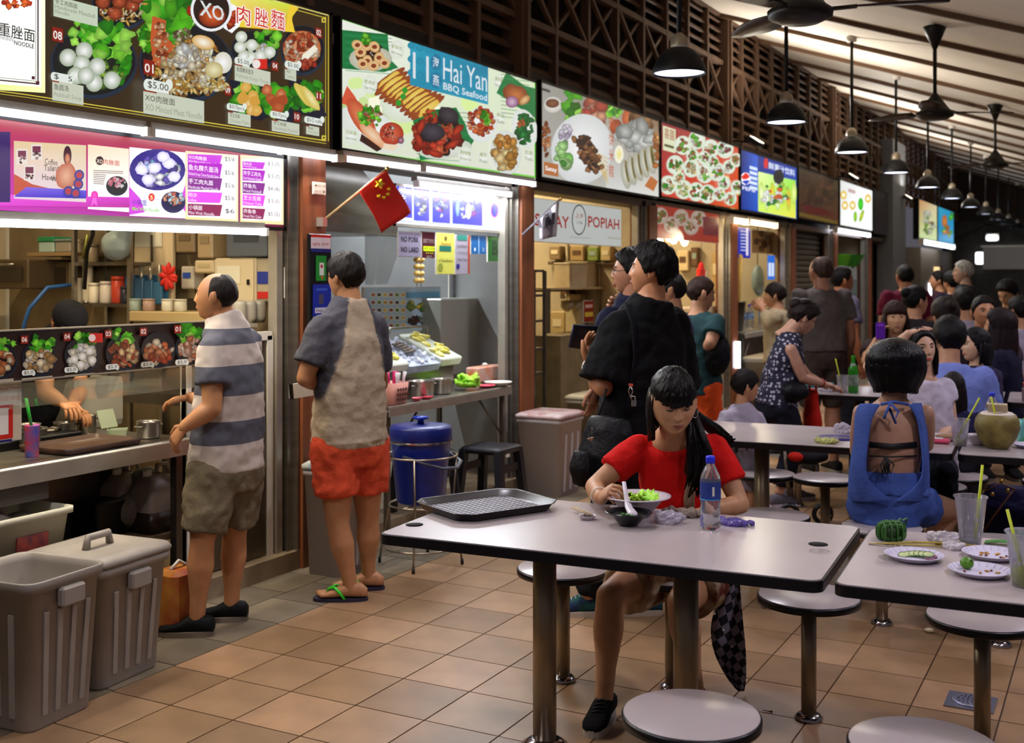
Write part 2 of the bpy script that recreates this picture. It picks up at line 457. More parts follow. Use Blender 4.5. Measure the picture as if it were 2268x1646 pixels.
class Person:
 def __init__(s,label,foot,angle,H=1.68,px=None,depth=None,skin='#b98765',detail=True,build=1.,female=False,group=None,hs=1.,z0=0.):
  """foot: picture point of the ground under the figure (or an x,y pair in metres when px is False)"""
  if isinstance(foot,Vector):g=foot.copy()
  else:g=at_z(*foot)
  g.z=z0;s.d0=g.x*FWX+g.y*FWY if depth is None else depth
  s.rz=face_from(angle);s.angle=angle;s.H=H;s.fine=detail;s.bw=build;s.fem=female;s.hk=hs
  s.t=thing('person',label,'person',g,s.rz,group);s.g=g;s.inv=Matrix.Rotation(-s.rz,3,'Z')
  s.skin=skin_mat(skin);s.body=MB();s.extra=MB();s.J={}
 def L(s,x,y,dd=0.):
  return s.inv@(at_d(x,y,s.d0+dd)-s.g)
 def joints(s,**kw):
  for k,v in kw.items():s.J[k]=s.L(*v)if not isinstance(v,Vector)else v
  return s
 def default(s):
  H,J=s.H,s.J;w=(.098 if s.fem else .108)*H
  d=dict(pel=(0,0,.53*H),chest=(0,0,.73*H),neck=(0,-.005,.838*H),head=(0,.02,.922*H),shR=(w,0,.808*H),shL=(-w,0,.808*H),elR=(w+.03*H,-.015,.63*H),elL=(-w-.03*H,-.015,.63*H),wrR=(w+.03*H,.05,.49*H),wrL=(-w-.03*H,.05,.49*H),knR=(.058*H,.015,.285*H),knL=(-.058*H,.015,.285*H),anR=(.058*H,-.02,.05*H),anL=(-.058*H,-.02,.05*H))
  for k,v in d.items():J.setdefault(k,Vector(v))
  if 'hipR' not in J:
   lat=Vector((1,0,0));J['hipR']=J['pel']+lat*.053*H;J['hipL']=J['pel']-lat*.053*H
  if 'chest0' not in J:J['chest']=J.get('chest_',(J['shR']+J['shL'])/2*.62+J['pel']*.38+Vector((0,.0,0)))
  return s
 def secs(s,grow=0.):
  J,H,b=s.J,s.H,s.bw;Rs=(J['shR']-J['shL']).normalized();Rh=(J['hipR']-J['hipL']).normalized()
  sm=(J['shR']+J['shL'])/2;pel,ch,nk=J['pel'],J['chest'],J['neck'];wa=pel.lerp(ch,.5)
  hwS=(J['shR']-J['shL']).length/2
  f=.93 if s.fem else 1.
  return[(pel+(pel-ch).normalized()*.055*H,Rh,.075*H*b,.055*H*b),(pel,Rh,(.101 if s.fem else .097)*H*b,.069*H*b),(wa,(Rh+Rs).normalized(),.084*H*b*f,.060*H*b),(ch,Rs,max(.092*H*f*b,hwS*.9),.068*H*b),(ch.lerp(sm,.7),Rs,max(.094*H*f,hwS*1.0),.060*H*b),(sm+(nk-sm)*.42+V0(0,0,.006*H),Rs,hwS*.74,.044*H),(nk+(nk-sm)*.12,Rs,.042*H,.040*H)]
 def make_body(s,arms='RL',legs='RL',covered=True):
  s.default();J,H,b=s.J,s.H,s.body;k=.96
  sec=s.secs();b.loft(torso_rings([(c,r,hw*k,hd*k)for c,r,hw,hd in sec]))
  up=(J['head']-J['neck'])
  b.tube([J['neck']-up.normalized()*.04*H,J['neck'],J['head']-up*.15],[.046*H,.036*H,.034*H],14)
  for q in arms:
   sh,el,wr=J['sh'+q],J['el'+q],J['wr'+q];B=s.bw*(.88 if s.fem else 1.)
   b.ell(sh,(.029*H*B,)*3);b.tube([sh,sh.lerp(el,.5),el],[.029*H*B,.030*H*B,.0245*H*B],12);b.ell(el,(.0245*H*B,)*3)
   b.tube([el,el.lerp(wr,.3),wr],[.0245*H*B,.026*H*B,.0165*H*B],12);b.ell(wr,(.0165*H,)*3)
  for q in legs:
   hp,kn,an=J['hip'+q],J['kn'+q],J['an'+q];B=s.bw
   b.ell(hp,(.055*H*B,)*3);b.tube([hp,hp.lerp(kn,.5),kn],[.056*H*B,.047*H*B,.034*H],14);b.ell(kn,(.034*H,)*3)
   cb=kn.lerp(an,.32);b.tube([kn,cb,kn.lerp(an,.7),an],[.033*H,.035*H*B,.024*H,.021*H],14);b.ell(an,(.022*H,)*3)
  return s
 def headmat(s,ang,pitch=0.,roll=0.):
  sc=s.H*.132/.232 if s.H>1.3 else s.H*.172/.232
  sc*=s.hk
  R=Matrix.Rotation(math.radians(ang-s.angle),4,'Z')@Matrix.Rotation(math.radians(-pitch),4,'X')@Matrix.Rotation(math.radians(roll),4,'Y')
  s.T=Matrix.Translation(s.J['head'])@R@Matrix.Scale(sc,4);s.hs=sc;return s.T
 def make_head(s,ang=None,pitch=0.,roll=0.,eyes='open',brow='#1a1210',lips='#8d4a3c',**kw):
  s.default();T=s.headmat(s.angle if ang is None else ang,pitch,roll)
  P,A=head_grid(*((92,60)if s.fine else(52,36)));x,y,z=head_shape(P,A,**kw);grid_to_mb(s.extra,x,y,z,T)
  for sx in(-1,1):
   R=(T.to_3x3()@Matrix.Rotation(sx*-.45,3,'Z')).normalized()
   s.extra.ell(T@Vector((sx*.077,-.010,-.004)),(.0085*s.hs,.019*s.hs,.032*s.hs),R,12,9)
   s.extra.ell(T@Vector((sx*.081,-.018,.004)),(.007*s.hs,.012*s.hs,.026*s.hs),R,10,8)
  if eyes:
   for sx in(-1,1):
    ey=front_y(.031,.009,**kw)
    c=T@Vector((sx*.031,ey-.0035,.009));R=T.to_3x3().normalized();q=s.hs
    if eyes=='open':
     e=MB().ell(c,(.0125*q,.0058*q,.0055*q),R,12,8).build('eye',mat('eye_white','#d8d0c6',.25),s.t)
     MB().ell(T@Vector((sx*.031,ey+.0008,.009)),(.0052*q,.0022*q,.0052*q),R,10,6).build('iris',mat('iris','#120a07',.15),e)
    pts=[T@Vector((sx*a,front_y(a,zz,**kw)+.0012,zz))for a,zz in((.019,.0095),(.026,.0145 if eyes=='open' else .006),(.034,.0145 if eyes=='open' else .0045),(.044,.0095 if eyes=='open' else .007))]
    MB().tube(pts,[.0014*q,.0026*q,.0026*q,.0014*q],6).build('eyelash',mat('lash','#0d0807',.5),s.t)
  if brow:
   for sx in(-1,1):
    pts=[T@Vector((sx*a,front_y(a,zz,**kw)+.0008,zz))for a,zz in((.015,.029),(.026,.033),(.038,.033),(.048,.028))]
    MB().tube(pts,[.0025*s.hs,.0036*s.hs,.003*s.hs,.0012*s.hs],6).build('eyebrow',hair_mat(brow),s.t)
  if lips:
   b=MB()
   for zz,r,dz in((-.0515,.0034,-.003),(-.0605,.0042,.003)):
    pts=[T@Vector((a,front_y(a,zz+dz*abs(a)/.02,**kw)-.0008,zz+dz*abs(a)/.02))for a in(-.021,-.012,0,.012,.021)]
    b.tube(pts,[.0012*s.hs,r*s.hs,r*s.hs,r*s.hs,.0012*s.hs],8)
   b.build('lips',mat('lips_'+lips.strip('#'),lips,.35),s.t)
  return s
 def hands(s,**kw):
  """R=(dir, normal, curl, thumb) in local vectors"""
  sc=s.H/1.72
  for q,a in kw.items():
   d,n,curl,th=(list(a)+[.4,.5])[:4]if len(a)<4 else a[:4]
   hand(s.extra,s.J['wr'+q],d,n,1 if q=='R' else-1,sc*(.92 if s.fem else 1.),curl,.10,th)
  return s
 def autohand(s,q,curl=.35,n=None):
  d=(s.J['wr'+q]-s.J['el'+q]).normalized();n=n or Vector((-1 if q=='R' else 1,.2,0));return s.hands(**{q:(d,n,curl,.4)})
 def finish(s,voxel=None):
  v=voxel or(.0085 if s.fine else .013)
  me=evaluated(s.body,'body',v,6,decim=.6 if s.fine else .45)
  if s.extra.v:
   bm=bmesh.new();bm.from_mesh(me);me2=s.extra.mesh('x');bm.from_mesh(me2);bm.to_mesh(me);bm.free();bpy.data.meshes.remove(me2)
   me.polygons.foreach_set('use_smooth',[True]*len(me.polygons))
  o=obj('body',me,s.skin,s.t);return s
  # -------------------------------------------------- clothing
 def garment(s,name,mb,m,voxel=None,smooth=5,disp=.010,dscale=.10,label=None,decim=None):
  v=voxel or(.010 if s.fine else .015)
  o=obj(name,evaluated(mb,name,v,smooth,disp,dscale,decim or(.55 if s.fine else .45)),m,s.t)
  if label:o['label']=label
  return o
 def shirt(s,m,hem=-.06,sleeve=.55,grow=.016,name='shirt',neck_drop=.0,sl_grow=.016,arms='RL',label=None,disp=.022,boxy=.3,sleeves=True):
  J,H=s.J,s.H;sec=s.secs();mb=MB()
  ax=(J['pel']-J['chest']).normalized();hz=sec[1]
  rows=[(J['pel']+ax*(-hem),hz[1],hz[2]+.012,hz[3]+.012)]
  for i,(c,r,hw,hd)in enumerate(sec[1:6]):
   if i==1:hw+=(max(sec[1][2],sec[3][2])-hw)*boxy;hd+=(max(sec[1][3],sec[3][3])-hd)*boxy
   if i==0 and hem>.04:continue
   rows.append((c,r,hw,hd))
  nk=sec[6][0]+(sec[6][0]-sec[5][0])*(.30-neck_drop*1.5);rows.append((nk,sec[6][1],.043*H-grow*.6,.041*H-grow*.6))
  mb.loft(torso_rings(rows,24,grow))
  if sleeves:
   for q in arms:
    sh,el=J['sh'+q],J['el'+q];B=s.bw*(.9 if s.fem else 1.)
    mb.ell(sh,(.031*H*B+grow*.7,)*3)
    if sleeve<=1:mb.tube([sh,sh.lerp(el,sleeve*.5),sh.lerp(el,sleeve)],[.032*H*B+grow*.7,.034*H*B+sl_grow,.034*H*B+sl_grow*1.25],14)
    else:
     wr=J['wr'+q];mb.tube([sh,sh.lerp(el,.5),el],[.036*H*B+grow*.8,.034*H*B+sl_grow,.03*H*B+sl_grow],14);mb.ell(el,(.03*H*B+sl_grow,)*3);mb.tube([el,el.lerp(wr,sleeve-1)],[.03*H*B+sl_grow,.026*H*B+sl_grow],14)
  return s.garment(name,mb,m,disp=disp,label=label)
 def trousers(s,m,length=.9,grow=.018,name='shorts',label=None,rise=.03,flare=.0,disp=.022,legs='RL'):
  """length: 1 = knee, 2 = ankle"""
  J,H=s.J,s.H;sec=s.secs();mb=MB();ax=(J['pel']-J['chest']).normalized()
  rows=[(sec[0][0],sec[0][1],sec[0][2]+.01,sec[0][3]+.01),sec[1],(J['pel']-ax*(rise+.04),sec[1][1],sec[1][2]*.97,sec[1][3]*.97)]
  mb.loft(torso_rings(rows,24,grow*.7))
  for q in legs:
   hp,kn,an=J['hip'+q],J['kn'+q],J['an'+q];B=s.bw
   mb.ell(hp,(.058*H*B+grow*.7,)*3);a=min(1.,length)
   mb.tube([hp,hp.lerp(kn,a*.5),hp.lerp(kn,a)],[.058*H*B+grow*.7,.050*H*B+grow,.036*H+.014*H*(1-a)+grow+flare],16)
   if length>1:
    b2=length-1;mb.ell(kn,(.036*H+grow,)*3);mb.tube([kn,kn.lerp(an,b2*.4),kn.lerp(an,b2)],[.036*H+grow,.037*H+grow+flare*.5,.026*H+grow+flare],16)
  return s.garment(name,mb,m,disp=disp,label=label)
 def shoe(s,q,dirv,m,sole=None,L=None,kind='shoe',strap=None):
  an=s.J['an'+q].copy();d=Vector(dirv);d.z=0;d.normalize();r=Vector((d.y,-d.x,0));H=s.H;L=L or .155*H;g=Vector((an.x,an.y,max(0.,s.J.get('floor',0.)if not hasattr(s.J.get('floor',0.),'z')else 0.)))
  base=Vector((an.x,an.y,0.))-d*.30*L
  def ring(f,hw,z0,z1,n=14):return[base+d*f*L+r*u*hw+Vector((0,0,(z0+z1)/2+v*(z1-z0)/2))for u,v in ngon(0,0,1,1,n,0,2.6)]
  if kind=='flip':
   mb=MB();mb.prism(ngon(0,0,1,1,20,0,2.5),0,.016)
   mb.v=[tuple(base+d*(.5+.52*v[1])*L+r*v[0]*.046*H/1.7*(1+.12*v[1])+Vector((0,0,v[2])))for v in mb.v]
   o=mb.build('flip_flop',m,s.t)
   st=MB()
   for sx in(-1,1):st.tube([base+d*.77*L+Vector((0,0,.035)),base+d*.73*L+Vector((0,0,.056)),base+d*.60*L+r*sx*.026+Vector((0,0,.068)),base+d*.50*L+r*sx*.041+Vector((0,0,.048)),base+d*.40*L+r*sx*.046+Vector((0,0,.016))],[.005,.007,.008,.008,.006],8,flat=.8)
   st.build('strap',strap,o)
   f=s.extra;f.loft([ring(-.0,.018,.02,.06),ring(.12,.032,.018,.085),ring(.32,.034,.018,.095),ring(.55,.040,.018,.066),ring(.74,.044,.018,.045),ring(.80,.040,.018,.04)])
   for k,off in enumerate((-.03,-.012,.004,.018,.031)):
    off*=(-1 if q=='R' else 1)*-1
    rr=.010 if k else .013;tip=base+d*(.94-.03*k)*L+r*off;f.tube([base+d*.72*L+r*off*.9+Vector((0,0,.032)),tip+Vector((0,0,.03)),tip+d*.012+Vector((0,0,.026))],[rr,rr,rr*.5],8)
   return o
  w=.047*H/1.7
  mb=MB();mb.loft([ring(0,w*.62,.018,.075*H/1.7),ring(.06,w*.80,.018,.092*H/1.7),ring(.25,w*.86,.018,.098*H/1.7),ring(.42,w*.86,.018,.092*H/1.7),ring(.60,w*.98,.018,.066*H/1.7),ring(.80,w*1.02,.018,.052*H/1.7),ring(.95,w*.78,.018,.042*H/1.7),ring(1.0,w*.4,.018,.034*H/1.7)])
  o=mb.build('shoe',m,s.t)
  b2=MB();b2.prism(ngon(0,0,1,1,22,0,2.4),0,.024);b2.v=[tuple(base+d*(.5+.51*v[1])*L+r*v[0]*w*1.04*(1+.10*v[1])+Vector((0,0,v[2])))for v in b2.v]
  b2.build('sole',sole or mat('sole_grey','#8d867a',.6),o)
  if strap:
   lc=MB()
   for k in range(5):
    f=.36+k*.065;z=(.094-.008*k)*H/1.7+.003
    lc.tube([base+d*f*L-r*.02+Vector((0,0,z-.004)),base+d*(f+.02)*L+Vector((0,0,z+.003)),base+d*(f+.04)*L+r*.02+Vector((0,0,z-.004))],.0032,6)
   lc.build('laces',strap,o)
  return o
 def hair(s,style,col='#0d0a09',thick=.016,extra=None,seed=0,tousle=.004,rough=.5):
  mb=hair_cap(s.T,style,thick,*((84,50)if s.fine else(48,30)),seed=seed,tousle=tousle)
  if extra:extra(mb,s.T)
  return mb.build('hair',hair_mat(col,rough),s.t)
 def glasses(s,m=None):
  T=s.T;b=MB()
  for sx in(-1,1):
   y=front_y(.031,.008)+.010
   b.tube([T@Vector((sx*.032+.021*math.cos(a)*1.1,y,.006+.017*math.sin(a)))for a in np.linspace(0,2*PI,17)],.0016*s.hs,6)
   b.tube([T@Vector((sx*.055,y,.010)),T@Vector((sx*.079,.0,.012)),T@Vector((sx*.080,-.02,.006))],.0016*s.hs,6)
  b.tube([T@Vector((-.010,front_y(.0,.012)+.006,.012)),T@Vector((.010,front_y(0,.012)+.006,.012))],.0016*s.hs,6)
  return b.build('glasses',m or mat('glasses','#0a0a0c',.3),s.t)
def ink_cloth(name):
 if name in M:return M[name]
 m=print_mat(name,0.,.85);nt=m.node_tree;b=nt.nodes['Principled BSDF'];b.inputs['Specular IOR Level'].default_value=.2
 tc=nt.nodes.new('ShaderNodeTexCoord');n=nt.nodes.new('ShaderNodeTexNoise');n.inputs['Scale'].default_value=55;bp=nt.nodes.new('ShaderNodeBump');bp.inputs['Strength'].default_value=.35;bp.inputs['Distance'].default_value=.01
 nt.links.new(tc.outputs['Object'],n.inputs['Vector']);nt.links.new(n.outputs['Fac'],bp.inputs['Height']);nt.links.new(bp.outputs[0],b.inputs['Normal']);return m
def ink_by(o,fn):
 me=o.data;ca=me.color_attributes.new('ink','FLOAT_COLOR','POINT');ca.data.foreach_set('color',[x for v in me.vertices for x in(*fn(v.co),1.)])
def crowd(label,x,y,d,angle,shirt,hair='short',hcol='#0d0a09',seated=False,pants='#1c1b22',skin='#b98765',fem=False,head=None,pitch=0.,sleeve=.6,extra=None,thick=.018,pose=None,eyes='open',dotted=None,build=1.,plen=1.95,hs=1.,group='people further down the hall',finish=True,hemd=.0,lean=0.):
 z=CAMH+(HY-y)*d/FPX;g=at_d(x,HY,d);g.z=0.
 H=z/.922 if not seated else min(1.85,max(1.45,(z-.50)/.402*(1+lean*.5)))
 p=Person(label,g,angle,H,skin=skin,female=fem,detail=False,build=build,group=group,hs=hs*1.05)
 if seated:
  dz=z-(.50+.402*H);f=lean
  w=(.098 if fem else .108)*H
  p.J.update(pel=V0(0,-.02-f*.3,.52),neck=V0(0,f*.05,z-.092*H),head=V0(0,.02+f*.12,z),shR=V0(w,f*.02,z-.122*H),shL=V0(-w,f*.02,z-.122*H),elR=V0(w+.06,.08,z-.29*H),elL=V0(-w-.06,.08,z-.29*H),wrR=V0(.10,.32,max(.79,z-.34*H)),wrL=V0(-.10,.32,max(.79,z-.34*H)),knR=V0(.10,.38,.48),knL=V0(-.10,.38,.48),anR=V0(.11,.36,.06),anL=V0(-.11,.36,.06))
 if pose:p.joints(**pose(p))
 p.make_body().make_head(angle if head is None else head,pitch,eyes=eyes if eyes else None,lips='#9a5a4c' if eyes else None,brow='#1a1210' if eyes else None)
 for q in 'RL':p.autohand(q)
 m=shirt if not isinstance(shirt,str)else cloth('c_'+shirt.strip('#'),shirt)
 p.shirt(m,hem=hemd,sleeve=sleeve,sleeves=sleeve>0,boxy=.7)
 p.trousers(cloth('c_'+pants.strip('#'),pants),plen,.016,name='trousers' if plen>1.3 else 'shorts')
 for q in 'RL':p.shoe(q,V0(0,1,0),cloth('shoe_dark','#1d1a1a'))
 p.hair(hair,hcol,thick,extra,seed=int(x),tousle=.005)
 return p.finish()if finish else p
# ================================================================== the setting
XS=-3.93
BY=[2.62,5.20,7.76,10.35,12.93,15.59,18.16,20.87,23.42]
def ceil_z(X):return 4.56-.33*(X+4.02)
tile_m=[mat('tile_tan%d'%i,c,.38,var=.16,vscale=5,bump=.06,bscale=30)for i,c in enumerate(('#927354','#896b4b','#9a795a','#826649'))]
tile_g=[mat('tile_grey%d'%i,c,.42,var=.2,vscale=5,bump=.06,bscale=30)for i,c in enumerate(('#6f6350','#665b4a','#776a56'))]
grout=mat('grout','#4c3a2c',.8,var=.2)
wood=mat('screen_wood','#5f4634',.6,var=.22,vscale=6,stretch=(1,1,.2))
post_wood=mat('post_wood','#7a4527',.45,var=.25,vscale=5,stretch=(4,4,.4))
steel=mat('steel','#9a958c',.3,.9,var=.14,vscale=4,stretch=(1,1,6))
steel_d=mat('steel_dark','#6e675d',.34,.85,var=.2,vscale=5)
alu=mat('aluminium','#b9b3a6',.36,.7,var=.1)
white_pl=mat('white_plastic','#d9d4c8',.4,var=.06)
black_pl=mat('black_plastic','#0c0b0c',.35)
black_metal=mat('black_metal','#0d0d10',.42,.3)
dark=mat('dark_void','#0b0908',.9)
cream_wall=mat('cream_wall','#b8a98a',.55,var=.16,vscale=3)
grey_wall=mat('steel_wall','#8f9090',.42,.35,var=.14,vscale=3)
ceil_m=mat('ceiling_panel','#e2d8c8',.62,var=.07,vscale=2)
rib_m=mat('ceiling_rib','#5b3f28',.6)
# floor: a slab, tiles laid on it
PXT,PYT,X0T,Y0T,GAP=.3015,.321,-.393,3.131,.006
fl=MB().box((-1.5,16,-.06),(10.5,36,.1)).build('floor',grout)
tag(fl,'tiled floor of tan square tiles with a grey strip along the stalls','floor',kind='structure')
tmesh={}
def tile_mesh(mm,k,w,d):
 key=(mm.name,k,round(w,3))
 if key not in tmesh:
  b=MB().box((0,0,-.006),(w-GAP,d-GAP,.012));b.f.pop(0);b.sm.pop(0)
  tmesh[key]=b.mesh('tile');tmesh[key].materials.append(mm)
 return tmesh[key]
tiles=[]
for i in range(-3,10):
 for j in range(-2,100):
  tiles.append((X0T-i*PXT-PXT/2,Y0T+j*PYT+PYT/2))
def seen(x,y):
 z=x*FWX+y*FWY;l=x*RTX+y*RTY
 if z<.5:return False
 px,py=CX+FPX*l/z,HY+FPX*CAMH/z
 return-60<px<2330 and py<1720
near=[t for t in tiles if seen(*t)];near.sort(key=lambda t:t[1])
near_set=set(near[:298]);far_b=MB()
for k,(x,y)in enumerate(tiles):
 if(x,y)in near_set:
  o=obj('tile',tile_mesh(tile_m[(k*7+k//5)%4],0,PXT,PYT),None,fl,(x,y,0))
 else:far_b.box((x,y,-.006),(PXT-GAP,PYT-GAP,.012))
o=far_b.build('distant_tile_field',tile_m[0],fl);o['kind']='stuff'
xg=X0T-9.5*PXT-PXT/2
far_b=MB()
for j in range(-2,70):
 for i in range(2):
  x,y=xg-i*.30-.15,2.98+j*PYT+(i%2)*.1
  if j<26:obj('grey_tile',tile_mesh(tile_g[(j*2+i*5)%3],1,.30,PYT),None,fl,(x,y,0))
  else:far_b.box((x,y,-.006),(.30-GAP,PYT-GAP,.012))
o=far_b.build('distant_grey_tile_field',tile_g[0],fl);o['kind']='stuff'
# floor drain with a perforated cover
dp=at_z(2150,1557)
t=thing('floor_drain','square metal floor drain with a perforated round cover set in the tiles','drain',(dp.x,dp.y,.001))
MB().box((0,0,.002),(.17,.17,.006)).build('frame',mat('drain_frame','#8d8fa0',.35,.8),t)
b=MB().lathe((0,0,.005),[(.066,0),(.066,.004),(.06,.006),(0,.006)],28)
cv=b.build('cover',mat('drain_cover','#9a9cb4',.35,.8),t)
b=MB()
for r_,n_ in((.012,5),(.028,10),(.044,15)):
 for k in range(n_):
  a=2*PI*k/n_;b.lathe((r_*math.cos(a),r_*math.sin(a),.0108),[(.0045,0),(.0045,.0006)],6,False)
b.build('perforation',black_pl,cv)
# stall shells ------------------------------------------------------------
XB=-6.5
wall_cols=[cream_wall,grey_wall,cream_wall,cream_wall,cream_wall]
for k in range(5):
 y0,y1=BY[k]-(1.4 if k==0 else 0),BY[k+1]
 w=MB().box((XB-.04,(y0+y1)/2,1.45),(.08,y1-y0,2.9)).build('wall_back_%d'%(k+1),wall_cols[k])
 tag(w,'rear wall of the food stall number %s in the row'%('one','two','three','four','five')[k],'wall',kind='structure')
for k in range(9):
 y=BY[k]-(1.4 if k==0 else 0)
 w=MB().box((-5.26,y-.1,1.45),(2.40,.06,2.9)).build('wall_partition_%d'%(k+1),mat('noodle_side','#86765a',.4,.3,var=.22,vscale=4)if k==1 else grey_wall if k==2 else cream_wall)
 tag(w,'partition wall between two food stalls','wall','stall partitions',kind='structure')
cl=MB().box((-5.25,12.3,2.94),(2.56,22.4,.06)).build('ceiling_stall',mat('stall_ceiling','#7d7468',.7))
tag(cl,'low flat ceiling above the food stalls','ceiling',kind='structure')
kb=MB()
kb.box((-5.2,12.3,.05),(2.5,22.4,.1))
tag(kb.build('floor_stall',mat('kerb','#8d7a60',.5,var=.25,vscale=6,bump=.1)),'raised stall floor with a low kerb edge','floor',kind='structure')
# posts between the stall fronts
for k in range(1,9):
 y=BY[k]
 t=thing('wall_post_%d'%k,'brown wooden post with steel shutter rails between two stalls','post',(XS-.1,y,0),kind='structure',group='posts between stall fronts')
 MB().box((0,-.16,1.13),(.2,.2,2.26)).build('wooden_post',post_wood,t)
 MB().box((.0,-.30,1.2),(.1,.055,2.2)).box((.03,-.275,1.2),(.1,.012,2.2)).build('shutter_rail',steel,t)
 MB().box((.0,-.37,1.2),(.06,.045,2.2)).build('shutter_rail',alu,t)
 if k>1:MB().box((.0,-.02,1.2),(.1,.05,2.2)).box((.03,-.045,1.2),(.1,.012,2.2)).build('shutter_rail',steel,t)
 if k in(1,2):MB().box((.09,-.25,1.15),(.012,.014,1.3)).build('chain',mat('brass','#a98a44',.35,.8),t)
 # fascia beams above and below the signs
t=tag(MB().box((XS-.16,13.4,2.285),(.22,22.2,.07)).build('trim_1',mat('fascia','#5a4a3a',.5,.3,var=.15)),'long steel beam under the row of sign boards','beam',kind='structure')
t=tag(MB().box((XS-.2,13.4,3.13),(.2,22.2,.08)).build('trim_2',mat('fascia_dark','#2a211b',.7)),'dark beam above the row of sign boards','beam',kind='structure')
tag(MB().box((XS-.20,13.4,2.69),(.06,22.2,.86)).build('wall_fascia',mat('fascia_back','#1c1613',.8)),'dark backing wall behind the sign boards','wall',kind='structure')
# carved timber screen above the signs
XL=-4.05
sc_=thing('wall_left','dark brown timber lattice screen with louvres and cross braces above the signs','lattice wall',(0,0,0),kind='structure')
big=[2.6,7.66-.02,12.68,18.0,23.2,28.4,33.6]
rows_low=[3.2,3.33,3.46];rows_top=[4.06,4.17,4.28,4.39,4.50]
mesh_cache={}
def shared(key,fn,mm):
 if key not in mesh_cache:
  me=fn().mesh(key);me.materials.append(mm);mesh_cache[key]=me
 return mesh_cache[key]
for bi in range(len(big)-1):
 y0,y1=big[bi],big[bi+1];L=y1-y0;n=8;cw=L/n
 lit=wood
 obj('thick_post',shared('thick_post',lambda:MB().box((0,0,.72),(.17,.15,1.5)).box((.06,0,.72),(.10,.05,1.5)),lit),None,sc_,(XL,y0,3.1))
 for c in range(n):
  yc=y0+c*cw
  if c:obj('thin_post',shared('thin_post',lambda:MB().box((0,0,.72),(.075,.045,1.48)),lit),None,sc_,(XL,yc,3.1))
  for s in(1,-1):
   def br(s=s,cw=cw):return MB().bar((-.015*s,-s*(cw/2-.04),0),(-.015*s,s*(cw/2-.04),.43),.032,.036,(1,0,0))
   obj('cross_brace',shared('cross_brace%d_%d'%(s,round(cw*100)),br,lit),None,sc_,(XL,yc+cw/2,3.575))
  if bi<4:
   for zz in rows_low+rows_top:
    def sl(cw=cw):return MB().box((-.02,0,0),(.02,cw-.04,.075),rot=Matrix.Rotation(-.7,3,'Y'))
    obj('louvre_slat',shared('louvre%d'%round(cw*100),sl,lit),None,sc_,(XL,yc+cw/2,zz))
  else:
   pass
 for zz in(3.55,4.02):
  obj('rail',shared('rail%d'%round(L*100),lambda L=L:MB().box((.0,L/2,0),(.07,L,.05)),lit),None,sc_,(XL,y0,zz))
 obj('rail',shared('toprail%d'%round(L*100),lambda L=L:MB().box((.0,L/2,0),(.09,L,.06)),lit),None,sc_,(XL,y0,4.56))
b=MB()
for bi in(4,5):
 for zz in rows_low+rows_top:b.box((XL,(big[bi]+big[bi+1])/2,zz),(.03,big[bi+1]-big[bi],.06))
b.build('distant_louvres',wood,sc_)['kind']='stuff'
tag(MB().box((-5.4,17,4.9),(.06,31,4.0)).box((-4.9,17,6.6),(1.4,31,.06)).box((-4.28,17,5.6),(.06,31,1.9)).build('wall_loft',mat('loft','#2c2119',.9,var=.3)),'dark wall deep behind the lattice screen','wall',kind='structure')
# sloping roof lining with ribs
cl=thing('ceiling','pale sloping panelled ceiling with dark ribs','ceiling',(0,0,0),kind='structure')
xa,xb=-4.3,2.6
b=MB();ys=[2.0+1.555*i-.4 for i in range(22)]
sl=math.atan(.33)
Lp=(xb-xa)/math.cos(sl)
for i in range(len(ys)-1):
 obj('ceiling_panel',shared('ceiling_panel',lambda:MB().box((0,0,.02),(Lp,1.535,.03),rot=Matrix.Rotation(sl,3,'Y')),ceil_m),None,cl,((xa+xb)/2,(ys[i]+ys[i+1])/2,ceil_z((xa+xb)/2)))
 obj('rib',shared('ceiling_rib',lambda:MB().box((0,0,-.012),(Lp,.05,.06),rot=Matrix.Rotation(sl,3,'Y')),rib_m),None,cl,((xa+xb)/2,ys[i],ceil_z((xa+xb)/2)))
 # far end of the hall
tag(MB().box((-1.4,34.0,1.6),(6.2,.1,3.2)).build('wall_far',mat('far_wall','#4a4642',.8,var=.2)),'dim grey wall closing the far end of the hall','wall',kind='structure')
tag(MB().box((-1.4,33.9,4.0),(6.2,.1,1.7)).build('wall_far_upper',mat('far_upper','#3a2a1f',.8,var=.3)),'brown slatted gable above the far wall','wall',kind='structure')
# ================================================================== lamps
def light(name,kind,loc,energy,col,size=.2,sy=None,rot=(0,0,0),parent=None,spot=None):
 L=bpy.data.lights.new(name,kind);L.energy=energy;L.color=col
 if kind=='AREA':
  L.size=size
  if sy:L.shape='RECTANGLE';L.size_y=sy
  else:L.shape='DISK'
 elif kind=='SPOT':L.shadow_soft_size=size;L.spot_size=spot or 2.4;L.spot_blend=.6
 else:L.shadow_soft_size=size
 o=bpy.data.objects.new(name,L);C.objects.link(o);o.location=loc;o.rotation_euler=rot
 if parent:o.parent=parent
 return o
glow_cool=mat('lamp_disc','#e8ecff',.5,emit=5.0,ecol='#dfe6ff')
glow_tube=mat('tube_glow','#f2f4ff',.5,emit=9.0,ecol='#e6ecff')
glow_warm=mat('tube_glow_warm','#fff0d0',.5,emit=9.0,ecol='#ffe2b0')
shade_m=mat('lamp_shade_black','#141419',.5,.2)
cap_m=mat('lamp_cap','#a89c88',.4,.5)
LX,LH=-2.46,2.855
